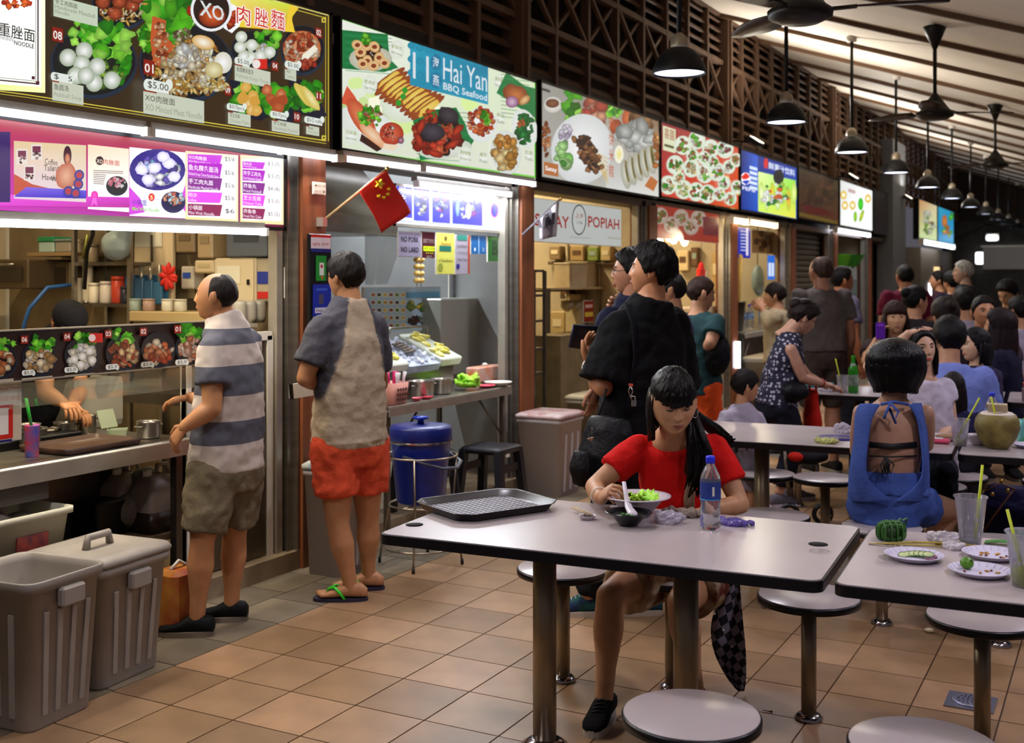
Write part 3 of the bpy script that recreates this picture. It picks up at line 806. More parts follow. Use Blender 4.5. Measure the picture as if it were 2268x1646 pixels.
def pendant(y,label,power):
 t=thing('pendant_lamp',label,'lamp',(LX,y,LH),group='pendant lamps hung in a row')
 top=ceil_z(LX)-LH
 pr=[(.165,0),(.17,.006),(.16,.05),(.135,.10),(.095,.145),(.06,.165)]
 MB().lathe((0,0,0),pr+[(.055,.16),(.09,.138),(.13,.095),(.155,.046),(.162,.002),(.165,0)],32,cap=False).build('shade',shade_m,t)
 MB().lathe((0,0,.155),[(.05,0),(.056,.03),(.05,.075),(.028,.095),(.012,.11)],20).build('cap',cap_m,t)
 MB().cyl((0,0,.24),(0,0,top-.01),.017,n=10).build('rod',black_metal,t)
 MB().lathe((0,0,top-.05),[(.05,0),(.055,.05),(.05,.055)],16).build('ceiling_rose',white_pl,t)
 MB().lathe((0,0,.012),[(.0,0),(.157,.002),(.157,.006),(0,.008)],28).build('diffuser',glow_cool,t)
 if power:light('lamp_light','SPOT',(0,0,-.01),power,(.93,.90,1.0),.14,parent=t,spot=2.5)
 return t
LY=[6.82+2.575*k for k in range(12)]
ordn=['first','second','third','fourth','fifth','sixth','seventh','eighth','ninth','tenth','eleventh','twelfth']
signs_by=['above the fresh seafood stall','above the front of the satay stall','above the front of the red dish-board stall','above the front of the blue drinks stall','before the shuttered stall','above the front of the lit white sign']
for k,y in enumerate([LY[0]-2.575*2,LY[0]-2.575]+LY):
 if k<2:lab='black dome pendant lamp over the dining tables before the noodle stall'
 elif k-2<6:lab='black dome pendant lamp hung '+signs_by[k-2]
 else:lab='small black pendant lamp in the distant part of the row'
 pendant(y,lab,115 if k<8 else 0)
 # unseen second row of lamps, added beyond the right edge to light the outer tables
for y in(2.0,4.3,6.9,9.5):
 t=thing('pendant_lamp','unseen black dome pendant lamp added to light the outer row of tables','lamp',(.35,y,2.6),group='added outer pendant lamps')
 MB().lathe((0,0,0),[(.165,0),(.17,.006),(.16,.05),(.135,.10),(.095,.145),(.06,.165),(.01,.18)],24,cap=False).build('shade',shade_m,t)
 MB().cyl((0,0,.17),(0,0,ceil_z(.35)-2.6),.017,n=8).build('rod',black_metal,t)
 MB().lathe((0,0,.012),[(.0,0),(.157,.002),(.157,.006),(0,.008)],24).build('diffuser',glow_cool,t)
 light('lamp_light','SPOT',(0,0,-.01),120,(.90,.84,1.0),.14,parent=t,spot=2.6)
def tube_light(label,a,b,r=.016,gm=None,power=0,col=(1,.95,.88),face=(1,0,-1),holder=True):
 a,b=Vector(a),Vector(b);L=(b-a).length
 t=thing('tube_light',label,'light',a)
 d=b-a
 MB().cyl((0,0,0),d,r,n=12).build('tube',gm or glow_tube,t)
 if holder:MB().bar(Vector((-.02,0,r+.016)),d+Vector((-.02,0,r+.016)),.045,.03).build('batten',alu,t)
 for q in(Vector((0,0,0)),d):MB().box(q,(r*2.6,.02,r*2.6)).build('end_cap',white_pl,t)
 if power:
  f=Vector(face).normalized();q=f.to_track_quat('-Z','Y')
  o=light('tube_lamp','AREA',d/2+f*(r+.012),power,col,L*.96,.03,parent=t)
  # long side along the tube
  zax=-f;xax=d.normalized();yax=zax.cross(xax)
  o.rotation_euler=Matrix((xax,yax,zax)).transposed().to_euler()
 return t
tube_light('long white tube light under the big noodle menu sign',(XS+.06,2.6,2.225),(XS+.06,3.75,2.235),power=16)
tube_light('second white tube light under the big noodle menu sign',(XS+.06,3.78,2.235),(XS+.06,5.15,2.243),power=16)
tube_light('white tube light under the purple price panel of the noodle stall',(XS+.03,2.6,1.79),(XS+.03,4.59,1.815),power=22,col=(1,.86,.62),face=(-.6,0,-1))
tube_light('white tube light under the seafood sign beside the flag',(XS+.06,5.22,2.25),(XS+.06,6.0,2.26),power=9,col=(.92,.95,1))
tube_light('longer white tube light under the seafood sign',(XS+.06,6.05,2.262),(XS+.06,7.58,2.275),power=14,col=(.92,.95,1))
tube_light('white tube light inside the seafood stall above the menu panel',(XS-.05,6.15,2.18),(XS-.05,7.4,2.19),power=18,col=(.9,.94,1),face=(0,0,-1))
for k,(y0,y1,p,c,lab)in enumerate([(3.0,4.6,34,(1,.80,.52),'ceiling tube light inside the noodle stall'),(5.6,7.2,75,(.88,.94,1),'ceiling tube light inside the seafood stall'),(8.2,9.9,55,(1,.80,.50),'ceiling tube light inside the satay stall'),(10.8,12.4,55,(1,.80,.50),'ceiling tube light inside the red dish-board stall'),(13.4,15.0,40,(1,.84,.58),'ceiling tube light inside the drinks stall')]):
 tube_light(lab,(-5.2,y0,2.85),(-5.2,y1,2.85),gm=glow_warm if k!=1 else glow_tube,power=p,col=c,face=(0,0,-1))
def px_tube(label,xa,ya,xb_,yb,X,power=0,col=(1,1,1),gm=None,r=.03):
 a,b=at_x(xa,ya,X),at_x(xb_,yb,X);b.z=a.z
 return tube_light(label,a,b,r,gm,power,col,(1,0,-.5))
px_tube('short warm tube light under the blue drinks sign',1618,487,1652,490,XS+.05,5,(1,.85,.6),glow_warm)
px_tube('longer warm tube light under the blue drinks sign',1655,491,1717,494,XS+.05,8,(1,.85,.6),glow_warm)
px_tube('white tube light under the small lit white sign',1851,509,1924,517,XS+.05,12,(.92,.95,1))
px_tube('distant white tube light under the twin far signs',2040,535,2110,541,XS+.05,10,(.92,.95,1),r=.05)
# upright tube of the drinks stall
q=at_x(1633,815,XS+.02);q0=at_x(1633,757,XS+.02)
t=thing('tube_light','upright white tube light beside the drinks counter','light',q)
MB().cyl((0,0,0),(0,0,q0.z-q.z),.035,n=10).build('tube',glow_tube,t)
MB().box((-.05,0,(q0.z-q.z)/2),(.04,.14,q0.z-q.z+.1)).build('backplate',alu,t)
# floodlights on the thick posts of the screen, turned up to the ceiling; the nearest, out of view, is added to brighten it
for k,(y,e)in enumerate(((2.75,55),(12.85,85),(18.15,70),(23.3,60))):
 t=thing('floodlight','black floodlight, one of a partly added set, turned up at the ceiling from a post of the timber screen','light',(-3.72,y,3.13),0,'floodlights of the timber screen')
 MB().box((0,0,0),(.16,.22,.06),rot=Matrix.Rotation(.6,3,'Y'),bev=.01).build('housing',black_metal,t);MB().box((.02,0,.028),(.13,.19,.006),rot=Matrix.Rotation(.6,3,'Y')).build('lens',mat('flood_lens','#fff0e0',.4,emit=3.,ecol='#fff0dc'),t)
 MB().bar((-.26,0,.03),(-.05,0,.0),.03,.02).build('bracket',black_metal,t)
 light('flood_light','AREA',(.02,0,.05),e,(1,.93,.84),.16,.12,(PI,.95,0),t)
 # ceiling fans ------------------------------------------------------------
fan_m=mat('fan_black','#17130f',.4,.2)
blade_m=mat('fan_blade','#2c1a14',.35,.1)
def fan(x,y,z,label,rot):
 t=thing('ceiling_fan',label,'fan',(x,y,z),group='ceiling fans')
 top=ceil_z(x)-z
 MB().lathe((0,0,-.05),[(.0,-.03),(.09,-.028),(.15,0),(.155,.03),(.12,.055),(.045,.16),(.018,.2)],28).build('motor',fan_m,t)
 MB().cyl((0,0,.12),(0,0,top-.12),.016,n=10).build('rod',fan_m,t)
 MB().lathe((0,0,top-.2),[(.018,0),(.09,.17),(.095,.19),(.02,.2)],20).build('canopy',fan_m,t)
 for k in range(3):
  a=rot+2*PI*k/3;R=Matrix.Rotation(a,3,'Z')
  rows=[]
  for i in range(9):
   s_=i/8;r_=.20+.47*s_;w=.045+.035*math.sin(PI*min(1,s_*1.15));tw=.22-.14*s_
   if i==8:w*=.5
   rows.append((r_,w,tw))
  top_,bot=[],[]
  for r_,w,tw in rows:
   top_.append([R@Vector((r_,u*w,u*w*tw-.01+.004))for u in(-1,0,1)])
   bot.append([R@Vector((r_,u*w,u*w*tw-.01-.004))for u in(1,0,-1)])
  MB().loft([a1+b1 for a1,b1 in zip(top_,bot)],True).build('blade',blade_m,t)
  MB().bar(R@Vector((.1,0,-.02)),R@Vector((.26,0,-.012)),.03,.014).build('blade_bracket',fan_m,t)
fan(-1.36,5.45,2.87,'dark ceiling fan hung nearest the noodle stall sign',.25)
fan(-1.40,10.13,2.98,'black ceiling fan hung before the satay and red dish-board stalls',.55)
fan(-1.38,15.0,2.98,'small distant black ceiling fan before the drinks and shuttered stalls',.5)
# ================================================================== sign boards (lit boxes with printed pictures)
lit1=print_mat('print_lit',.92)
lit2=print_mat('print_lit_bright',1.2)
litd=print_mat('print_dim',.28)
ink=print_mat('print_ink',0.)
frame_black=mat('sign_frame','#15110e',.4,.3)
GREENS=['#2f9a12','#57c41c','#86e03a','#3fb01a','#a6ee58','#1f7d10']
NOOD=['#e8c878','#d9a945','#f3dfa5','#b97b33','#f7eccb']
MEAT=['#f0e2c0','#dcbf8a','#f8f0da','#c89a5a']
CRAB=['#a8281a','#d8452a','#3a2a2c','#6c1d16','#1f1a20','#e0683c']
def board(name,label,x0,x1,z0,z1,X=XS,depth=.12,fm=None,fr=.018,cat='sign'):
 ya,yb=at_x(x0,600,X).y,at_x(x1,600,X).y
 t=thing(name,label,cat,(X,ya,z0),PI/2)
 w,h=yb-ya,z1-z0
 MB().box((w/2,depth/2+.002,h/2),(w,depth,h)).build('box',fm or frame_black,t)
 b=MB()
 for c,d in(((w/2,0,fr/2),(w,.012,fr)),((w/2,0,h-fr/2),(w,.012,fr)),((fr/2,0,h/2),(fr,.012,h)),((w-fr/2,0,h/2),(fr,.012,h))):b.box(c,d)
 b.build('frame',fm or frame_black,t)
 t['ya'],t['z0']=ya,z0
 def to(px,py):
  p=at_x(px,py,X);return(min(w-.006,max(.006,p.y-ya)),min(h-.006,max(.006,p.z-z0)))
 return t,to,w,h
def back(t,w,h,cols,m,name='panel'):
 p=Print(lambda a,b:(a,b));p.quad([(0.004,0.004),(w-.004,.004),(w-.004,h-.004),(.004,h-.004)],cols)
 return p.build(name,m,t,(0,-.0005,0))
def pic(t,to,m,name,fn,lvl=1):
 p=Print(to);fn(p);return p.build(name,m,t,(0,-.0005-.0012*lvl-.0002*rnd.random(),0))
def bowl(p,x,y,rx,ry,col='#12151c',rim='#3b5878',inner='#0b0c10'):
 p.ell(x,y,rx,ry,rim,'#1d2a3c',n=28);p.ell(x,y-ry*.05,rx*.95,ry*.93,inner,col,n=28)
def lettuce(p,x,y,rx,ry,n=26,seed=1):
 p.scatter(x,y,rx,ry,GREENS,n,max(rx,ry)*.30,1.,.35,.75,seed=seed,sides=11)
def pill(p,st,x0,x1,yb,h,fg='#2a2420',bgc='#e8efe6'):
 u0=x0-h*.35;p.rectw(x0,yb-h*1.25,x1,yb+h*.25,bgc);p.ell(x0,yb-h*.5,h*.5,h*.75,bgc);p.ell(x1,yb-h*.45,h*.5,h*.75,bgc)
 p.textw(st,x0+1,yb,x1-1,h,fg)
def tagl(p,x0,y0,x1,y1,a,b_,col='#cdd3bf'):
 p.rectw(x0,y0,x1,y1,col);p.rectw(x0,y0,x0+(x1-x0)*.22,y0+3,'#8f2a14')
 hh=(y1-y0)
 p.textw(a,x0+4,y0+hh*.46,x0+(x1-x0)*.52,hh*.30,'#3a342a');p.textw(b_,x0+4,y0+hh*.86,x1-4,hh*.28,'#9aa08e')
def num(p,st,x0,y0,x1,y1):
 p.rectw(x0,y0,x1,y1,'#8c1f10');p.textw(st,x0+2,y1-4,x1-2,(y1-y0)*.62,'#f3ece4',True)
 # ---- the big noodle menu
t,to,w,h=board('menu_sign','large backlit noodle menu sign with bowls and a white panel, above the corner stall',-70,735,2.262,3.07)
back(t,w,h,['#382814','#3d2c17','#3a2a15','#2c1f10'],lit1)
def f(p):
 for dy,wd in((0,2.2),(6,1.2)):
  p.line([(0,202+dy),(60,210+dy),(722,312+dy)],wd,'#e6d24a')
 p.line([(727,34),(727,313)],2,'#cdb83c');p.line([(721,36),(721,310)],1.4,'#cdb83c')
 p.line([(560,-12),(727,34)],2,'#f3e98a');p.line([(560,-4),(722,40)],1.4,'#e6d24a')
 for a,b_ in((716,44),(716,304)):p.rect(a-4,b_-4,a+6,b_+6,'#d8c544');p.rect(a-1,b_-1,a+3,b_+3,'#3a2a15')
pic(t,to,lit1,'gold_border',f,0)
def f(p):
 p.quad([(-60,196),(99,206),(99,-40),(-60,-60)],['#d8e87c','#eef6b0','#f4f8e0','#e6f0c0'])
 p.quad([(-60,183),(90,193),(90,-40),(-60,-60)],['#f4f6f0','#eef4e6','#f8faf6','#f0f4e8'])
 p.line([(83,-40),(83,186),(-60,172)],3,'#3a1a24');p.line([(78,-40),(78,180),(-60,166)],1,'#3a1a24')
 p.rect(69,169,76,176,'#4a1a2a');p.rect(78,180,86,188,'#4a1a2a')
 p.textw('重脞面',-4,78,76,30,'#17120f',True);p.textw('NOODLE',30,99,74,10,'#2b2330',True);p.textw('NNNN',0,87,28,9,'#6a6470')
 p.scatter(34,6,34,9,['#d8421a','#f06a2a','#a82a12'],20,6,1,.4,seed=3)
pic(t,to,lit2,'white_panel',f,2)
def f(p):
 bowl(p,268,6,66,62);p.scatter(268,14,52,40,NOOD,120,7,.35,.1,seed=5)
 for a,b_ in((252,30),(225,5),(290,12),(262,4),(300,-6)):p.ell(a,b_,17,16,'#c25a32','#5c1c0c',wob=.06)
 p.scatter(255,20,40,24,['#f3e4c2','#c45a34'],22,3,1,.2,seed=6)
 p.rectw(115,-10,213,36,'#c9d6be');p.textw('手工肉圆面',119,8,168,11,'#3a342a');p.textw('Handmade Meatball',119,19,207,9,'#8c927f');p.textw('Noodle',119,29,150,8,'#8c927f')
pic(t,to,lit1,'meatball_noodle_picture',f)
def f(p):
 bowl(p,207,140,97,80);p.ell(207,145,84,66,'#20241c','#151815',n=28)
 lettuce(p,180,75,22,34,16,2);lettuce(p,238,90,44,36,30,3);lettuce(p,268,140,22,38,16,4)
 p.scatter(210,165,60,28,['#8fbf3a','#d8e8b0','#5c8a2a'],40,7,1,.3,seed=8)
 for a,b_ in((148,128),(184,113),(178,142),(213,148),(165,168),(206,184),(245,178),(188,168)):p.ell(a,b_,19,20,'#ffffff','#9fae92')
 num(p,'08',113,59,137,90);pill(p,'$   5',116,158,176,13);tagl(p,113,178,182,222,'鱼圆汤','Fishball Soup')
pic(t,to,lit1,'fishball_soup_picture',f)
def f(p):
 bowl(p,410,142,104,88);lettuce(p,372,34,60,44,60,9);lettuce(p,318,82,14,36,12,10)
 p.scatter(412,150,86,66,NOOD+['#c98a3c','#8a5424'],210,9,.4,.15,seed=11)
 p.poly([(332,36),(362,46),(360,80),(378,100),(374,130),(352,152),(334,138),(327,90)],'#c4592c')
 p.scatter(350,94,16,50,['#e8a070','#c96236','#f0c090','#9a3c1a'],50,5,1,.3,seed=12)
 p.scatter(398,78,20,12,['#6a5838','#8a7850','#c9bea0'],30,5,.8,.2,seed=13)
 p.scatter(410,150,60,46,MEAT,150,8,.8,.3,seed=14)
 p.scatter(405,125,24,26,['#ffffff','#efe6d6','#d9cbb0'],34,9,.8,.3,seed=15)
 p.ell(440,95,26,15,'#fffdf0','#dba94c',.3);p.ell(484,140,20,24,'#ffffff','#d9d6c4');p.ell(464,156,20,18,'#efe9c0','#c0b070')
 p.scatter(460,190,36,14,NOOD,50,8,.35,.1,seed=16);p.scatter(380,190,36,14,NOOD,50,8,.35,.1,seed=17)
 num(p,'01',306,132,330,165);pill(p,'$5.00',314,362,197,17);tagl(p,305,200,440,252,'XO肉脞面','XO Minced Meat Noodle')
pic(t,to,lit1,'minced_meat_noodle_picture',f)
def f(p):
 p.quad([(500,-20),(650,12),(642,70),(505,58)],['#f2f27a','#cfe83a','#f08a2a','#f6e63a'])
 p.poly([(640,10),(660,18),(644,40),(652,72),(630,70)],'#f6d23a')
 for a,b_ in((424,28),(512,42)):
  p.ell(a,b_,20,26,'#ffffff',wob=.3);p.scatter(a,b_,12,16,['#c9331a','#8a1f10','#e8602c'],14,7,1,.4,seed=int(a))
 p.ell(466,22,46,48,'#f2f4f8',n=28);p.ell(466,22,40,42,'#1a1210','#2c1a16',n=28);p.ell(468,36,30,24,'#e0642a','#7a2412',n=20)
 p.textw('XO',440,34,494,34,'#dfe6e6',True)
 for a,st in((522,'肉'),(562,'脞'),(598,'麵')):
  for dx,dy in((-2,0),(2,0),(0,2),(0,-2)):p.textw(st,a+dx,(a-522)*.13+51+dy,a+30+dx,42,'#ffffff',True)
  p.textw(st,a,(a-522)*.13+51,a+30,42,'#d8301e',True)
pic(t,to,lit1,'logo_banner',f,3)
def f(p):
 bowl(p,563,112,53,44);lettuce(p,590,88,26,26,22,21);p.scatter(560,120,38,26,['#e8eed0','#d6c878','#ffffff'],40,7,.6,.2,seed=22)
 for a,b_ in((533,82),(530,105),(556,100),(555,128),(575,124),(596,116),(538,126)):p.ell(a,b_,13,13,'#ffffff','#b9c4ac')
 pill(p,'$5.00',523,551,140,11);p.rect(560,131,590,153,'#d8261c');p.ell(566,142,9,10,'#f4e8e4');num(p,'04',600,135,614,155)
 tagl(p,518,141,597,178,'鱼圆粿条面汤','Fishball Kway Teow')
pic(t,to,lit1,'fishball_kway_teow_picture',f)
def f(p):
 bowl(p,670,112,49,56);p.ell(668,108,42,40,'#e0a078','#c06a3c',n=20)
 p.scatter(668,110,38,36,['#e08a5c','#c8542c','#f0c8a0','#a83c1c','#f4e0c8'],70,8,.7,.3,seed=31);p.poly([(668,122),(694,100),(702,108),(680,132),(666,134)],'#f4f0dc')
 p.scatter(676,142,20,10,['#a83020','#c85038'],14,6,1,.2,seed=32)
 num(p,'02',697,60,711,82);pill(p,'$5.00',634,660,148,11);tagl(p,629,150,654,175,'叻沙','Laksa')
pic(t,to,lit1,'laksa_picture',f)
def f(p):
 for k,(x,y,cols)in enumerate(((546,218,['#e8c06a','#d8a040','#f0d898']),(612,222,['#c46838','#a84a24','#e09060']),(676,214,['#e8d880','#d8c058','#f4ecb0']))):
  p.poly([(x-40,y-42),(x+8,y-34),(x+46,y+42),(x+30,y+50),(x-22,y+36)],'#141a2a')
  lettuce(p,x,y,30,34,34,40+k)
  for q in range(8 if k<2 else 3):
   a=rnd.uniform(-16,16);b_=rnd.uniform(-26,28)
   if k<2:p.ell(x+a+b_*.3,y+b_,12,12,cols[q%3],cols[1],wob=.12)
   else:p.ell(x-8+q*9,y+q*4-4,9,32,cols[q%3],cols[1],-.6,wob=.05)
 num(p,'09',495,188,509,210);num(p,'10',648,248,662,268);num(p,'11',697,202,710,222)
 pill(p,'$5/5pcs',504,539,241,10);pill(p,'$5/7pcs',600,632,258,10);pill(p,'$5/2 rolls',676,711,270,10)
 tagl(p,502,246,552,274,'芝士豆腐','Cheese Tofu');tagl(p,599,264,660,290,'手工肉圆','Handmade Meatball');tagl(p,675,277,704,297,'炸鱼卷','Fish Roll')
pic(t,to,lit1,'side_dish_picture',f)
# ---- price panel hung under it
t,to,w,h=board('price_panel','purple lit price panel hung under the big noodle menu sign',-60,632,1.83,2.23,XS-.02,.06)
back(t,w,h,['#d830c8','#6a1030','#a82018','#c43020'],lit1)
def f(p):
 p.quad([(-40,455),(410,462),(410,440),(-40,430)],['#f048e0','#b01870','#d828c0','#ff5cf0'])
 p.rect(-40,292,22,448,'#3a1a6a')
 p.quad([(30,440),(190,448),(190,322),(30,312)],['#f0d8f0','#f4e0e0','#f2dcae','#f0d4a0'])
 p.poly([(30,385),(70,408),(120,420),(190,425),(190,440),(30,432)],'#d0583c');p.quad([(30,436),(190,440),(190,422),(58,414)],['#5a38d8','#3a30c8','#6a58e8','#8a68e8'])
 for a,b_ in((36,330),(68,320),(52,366)):p.rect(a,b_,a+24,b_+34,'#f2e6dc');p.rect(a+3,b_+4,a+21,b_+18,'#7a2a4a');p.scatter(a+12,b_+24,8,7,['#5a1a2a','#c8a0a0'],8,3,seed=a)
 for st,a,b_,c in(('Coffee',98,364,126),('Talk',96,378,118),('and',116,378,128),('Hawker',92,398,134),('Woo',112,402,136)):p.textw(st,a,b_,c,13,'#3c2a24')
 p.ell(148,345,9,22,'#5a1430','#3a0c20');p.ell(148,352,6,12,'#e8a078','#b85a3c');p.ell(145,390,24,30,'#f0b898','#c86a4c',wob=.1)
 for a,b_ in((172,408),(174,388),(150,424),(166,428)):p.ell(a,b_,11,12,'#7a78d8','#2a2480');p.ell(a,b_,7,7,'#c03a4c')
pic(t,to,lit1,'coffee_poster',f)
def f(p):
 p.quad([(194,463),(285,470),(285,330),(194,320)],['#ffffff','#fffaff','#f6dcc4','#f0d0b0'])
 p.ell(220,356,9,10,'#2a1016');p.textw('肉脞面',228,364,264,12,'#b02818',True);p.textw('XO',213,361,227,9,'#e8d0c0',True)
 for k in range(8):p.line([(206,378+k*4),(206+(66 if k<2 else 30-k),380+k*4)],1.4,'#4a3a44')
 bowl(p,258,412,24,22);p.scatter(258,404,18,10,['#f0a0b8','#fff0f0','#e06a80'],30,4,.7,.2,seed=52)
 p.ell(208,432,8,9,'#f050c8','#d820a0');p.poly([(204,438),(200,458),(207,450),(214,458),(212,438)],'#f060d0')
pic(t,to,lit2,'story_poster',f)
def f(p):
 p.quad([(286,478),(410,484),(410,338),(286,326)],['#e8e4ff','#fff0ff','#ffffff','#f4f4ff'])
 p.poly([(286,414),(310,440),(320,470),(286,476)],'#d040d8');p.poly([(410,408),(396,450),(410,470)],'#d040d8')
 p.ell(348,376,62,46,'#3c2a9a','#2a1a7a',n=26);p.scatter(348,380,48,32,['#e8e8ff','#b8b0f0','#6a58c8','#ffffff','#4a3898','#8ac0e8'],60,9,.8,.3,seed=55)
 for a,b_ in((312,376),(340,372),(372,362),(360,348),(326,398),(384,392)):p.ell(a,b_,14,12,'#ffffff','#c8c0f0',wob=.1)
 bowl(p,382,448,27,24,'#1c1450','#5a4ab8');p.scatter(382,440,22,14,['#f0a888','#ffe0d0','#c85a4a','#b8d8f0'],40,5,.6,.2,seed=56)
 p.ell(333,437,7,9,'#d83018');p.textw('5',330,442,336,9,'#ffe8c0',True);p.textw('小锅面',290,454,322,13,'#3c2aa0',True);p.textw('Mini Wok Noodle',290,466,350,8,'#8ad040',True)
pic(t,to,lit2,'wok_noodle_poster',f)
def f(p):
 for(xa,xb_,rows,pr)in((410,530,(('XO肉脞面','XO Minced Meat Noodle',361,20),('鱼丸粿条面汤','Fishball Kway Teow Noodle Soup',391,31),('手工肉丸面','Handmade Meatball Noodle',419,27),('叻沙','Laksa',447,23),('小锅面','Mini Wok Noodle',476,25)),('$3/4','$5/6','$5/6','$5/6','$6')),(531,630,(('鱼丸汤','Fishball Soup',372,15),('炸手工肉丸','Fried Handmade Meatball',399,24),('炸鱼丸','Fried Fishball',427,24),('芝士豆腐','Cheese Tofu',454,24),('炸鱼卷','Fried Fish Cake',483,23)),('$ 5 (7)','$ 5 (7)','$4 (8)','$ 5 (5)','$5 (2)'))):
  p.quad([(xa,488 if xa<500 else 494),(xb_-3,494 if xa<500 else 498),(xb_-3,344 if xa<500 else 350),(xa,334 if xa<500 else 343)],['#f0dc98','#f2e0a8','#f0e8d8','#ecd8b0'])
  p.quad([(xa+4,480 if xa<500 else 488),(xb_-8,486 if xa<500 else 490),(xb_-8,352),(xa+4,346 if xa<500 else 352)],['#ffffff','#fff8ff','#ffffff','#fffaf0'])
  for k,((c1,c2,yb,hh),pz)in enumerate(zip(rows,pr)):
   x1=xa+(xb_-xa)*(.68 if xa<500 else .56)
   cc=('#c838d8','#b020c0','#80108a','#e048f0','#8a1450')[k]
   p.quad([(xa+5,yb+1),(x1-5,yb+3),(x1,yb+3-hh),(xa+5,yb-hh)],[cc,cc,cc,cc])
   p.textw(c1,xa+7,yb-hh*.48,min(x1-9,xa+7+len(c1)*hh*.40),hh*.42,'#fff4ff',True);p.textw(c2,xa+7,yb-2,min(x1-9,xa+7+len(c2)*hh*.15),hh*.26,'#fbe8ff')
   p.textw(pz,x1+6,yb-3,xb_-12,11,'#2c2028')
pic(t,to,lit2,'price_list',f)
# ---- seafood sign
t,to,w,h=board('seafood_sign','backlit white and green seafood sign with a blue name panel',752,1188,2.302,3.07)
back(t,w,h,['#e2ead2','#e8e6da','#dfeecb','#f0f4ea'],lit1)
def sx(x):return 720+x*.335
def sy(y):return y*.335
def f(p):
 for pts in([(753,40),(1186,180)],[(1186,180),(1186,393)],[(1186,393),(753,330)],[(753,330),(753,40)]):p.line(pts,5,'#7ad84a')
 p.scatter(900,215,150,60,['#d8f0a0','#eaf6cc'],14,26,.8,.2,1.,seed=60)
pic(t,to,lit1,'green_border',f,0)
def f(p):
 p.quad([(907,188),(1080,232),(1080,142),(907,86)],['#1a8fb0','#1f9cc0','#1480a4','#2aa4c4'])
 for k in range(26):
  a=910+(k%9)*19;b_=100+(k//9)*30+(a-907)*.27;p.ell(a,b_,9,8,'#2398b8','#1a86a8',n=12)
 p.textw('11',913,173,948,58,'#dfe6ec',False);p.ell(964,138,12,18,'#1678a0');p.ell(964,178,12,18,'#1678a0')
 p.textw('海',957,149,971,24,'#e8f0f4',True);p.textw('燕',957,188,971,24,'#e8f0f4',True)
 p.textw('Hai Yan',980,176,1077,48,'#e4ecf2');p.textw('BBQ Seafood',980,201,1077,19,'#dbe6ee',True)
pic(t,to,lit1,'name_panel',f,3)
def leaf(p,pts,seed=0):
 p.poly(pts,'#157a40');xs=[q[0]for q in pts];ys_=[q[1]for q in pts]
 for k in range(12):
  b_=min(ys_)+(max(ys_)-min(ys_))*(k+.5)/12
  p.line([(min(xs)+10,b_),(max(xs)-14,b_+8)],1.2,'#2a9a58' if k%2 else '#0f5c30')
def f(p):
 leaf(p,[(755,66),(858,76),(862,130),(882,150),(850,160),(757,152)])
 p.ell(820,130,48,28,'#e8e4d4','#b8b8a4');p.scatter(820,125,38,24,['#6a2a14','#8a3a1a','#3a1a10'],40,7,.8,.3,seed=61)
 for a,b_ in((797,116),(812,135),(828,104),(838,128),(810,100),(790,100),(850,140),(826,146),(802,142)):p.ell(a,b_,13,11,'#f4dcb0','#d8a868',rnd.uniform(0,3));p.ell(a,b_,6,5,'#8a3a1a')
 p.scatter(810,86,8,14,GREENS[:3],16,5,1,.4,seed=62)
pic(t,to,lit1,'squid_picture',f)
def f(p):
 p.ell(892,222,52,50,'#f6f6f4','#d8e4cc',.5,24)
 for k in range(11):
  a=858+k*9+rnd.uniform(-3,3);b_=180+k*6+rnd.uniform(-4,4)
  p.ell(a,b_,46,9,'#c06a34','#8a3c1c',-.62,14);p.ell(a+2,b_+1,30,8,'#f0d870','#e0b848',-.62,12,.15)
 for a,b_ in((896,200),(892,214),(882,228)):p.ell(a,b_,6,7,'#2a9a2c')
pic(t,to,lit1,'prawn_picture',f)
def f(p):
 p.ell(822,286,80,40,'#f8f8f6','#dfe4dc',.5,26)
 p.poly([(768,190),(786,214),(792,226),(776,236),(753,228)],'#d8583a');p.ell(800,262,52,20,'#e88a5c','#c04a2c',1.0,20);p.ell(826,300,40,13,'#f4d8b8','#e09a68',.75,18)
 p.poly([(800,296),(846,330),(834,336),(796,312)],'#3a1c14');p.scatter(820,256,24,24,GREENS[:4]+['#a85a3a','#d8b08a'],50,6,.8,.4,seed=64)
 p.ell(866,296,27,25,'#e06a48','#a8301c',.3,20);p.scatter(862,296,18,17,['#7a2a30','#f09878'],34,2.2,1,.1,seed=65);p.ell(886,311,7,8,'#c890a8','#4a1a2a');p.ell(868,284,4,4,'#f4f0e0','#1a1010');p.poly([(848,318),(884,322),(870,334),(846,330)],'#f0dcc0')
pic(t,to,lit1,'fish_picture',f)
def f(p):
 leaf(p,[(912,248),(1010,238),(1050,310),(1030,345),(930,355),(918,300)])
 p.ell(985,330,60,22,'#ecebe4','#ccd4c4',-.1)
 p.scatter(965,298,52,44,CRAB,110,11,.7,.35,seed=66);p.ell(955,292,30,20,'#4a4450','#26222a',.2,14,.1);p.ell(990,255,24,18,'#453e48','#241f26',.5,14,.1)
 for a,b_,r_ in((925,310,1.2),(1010,290,-.9),(1000,320,-.5),(960,340,.2),(930,280,2.)):p.ell(a,b_,20,8,'#c83c22','#6a1a10',r_,12,.15)
 p.scatter(948,252,12,9,['#c8321c','#2a9a2c','#e85a2c'],18,5,.6,.3,seed=67)
pic(t,to,lit1,'crab_picture',f)
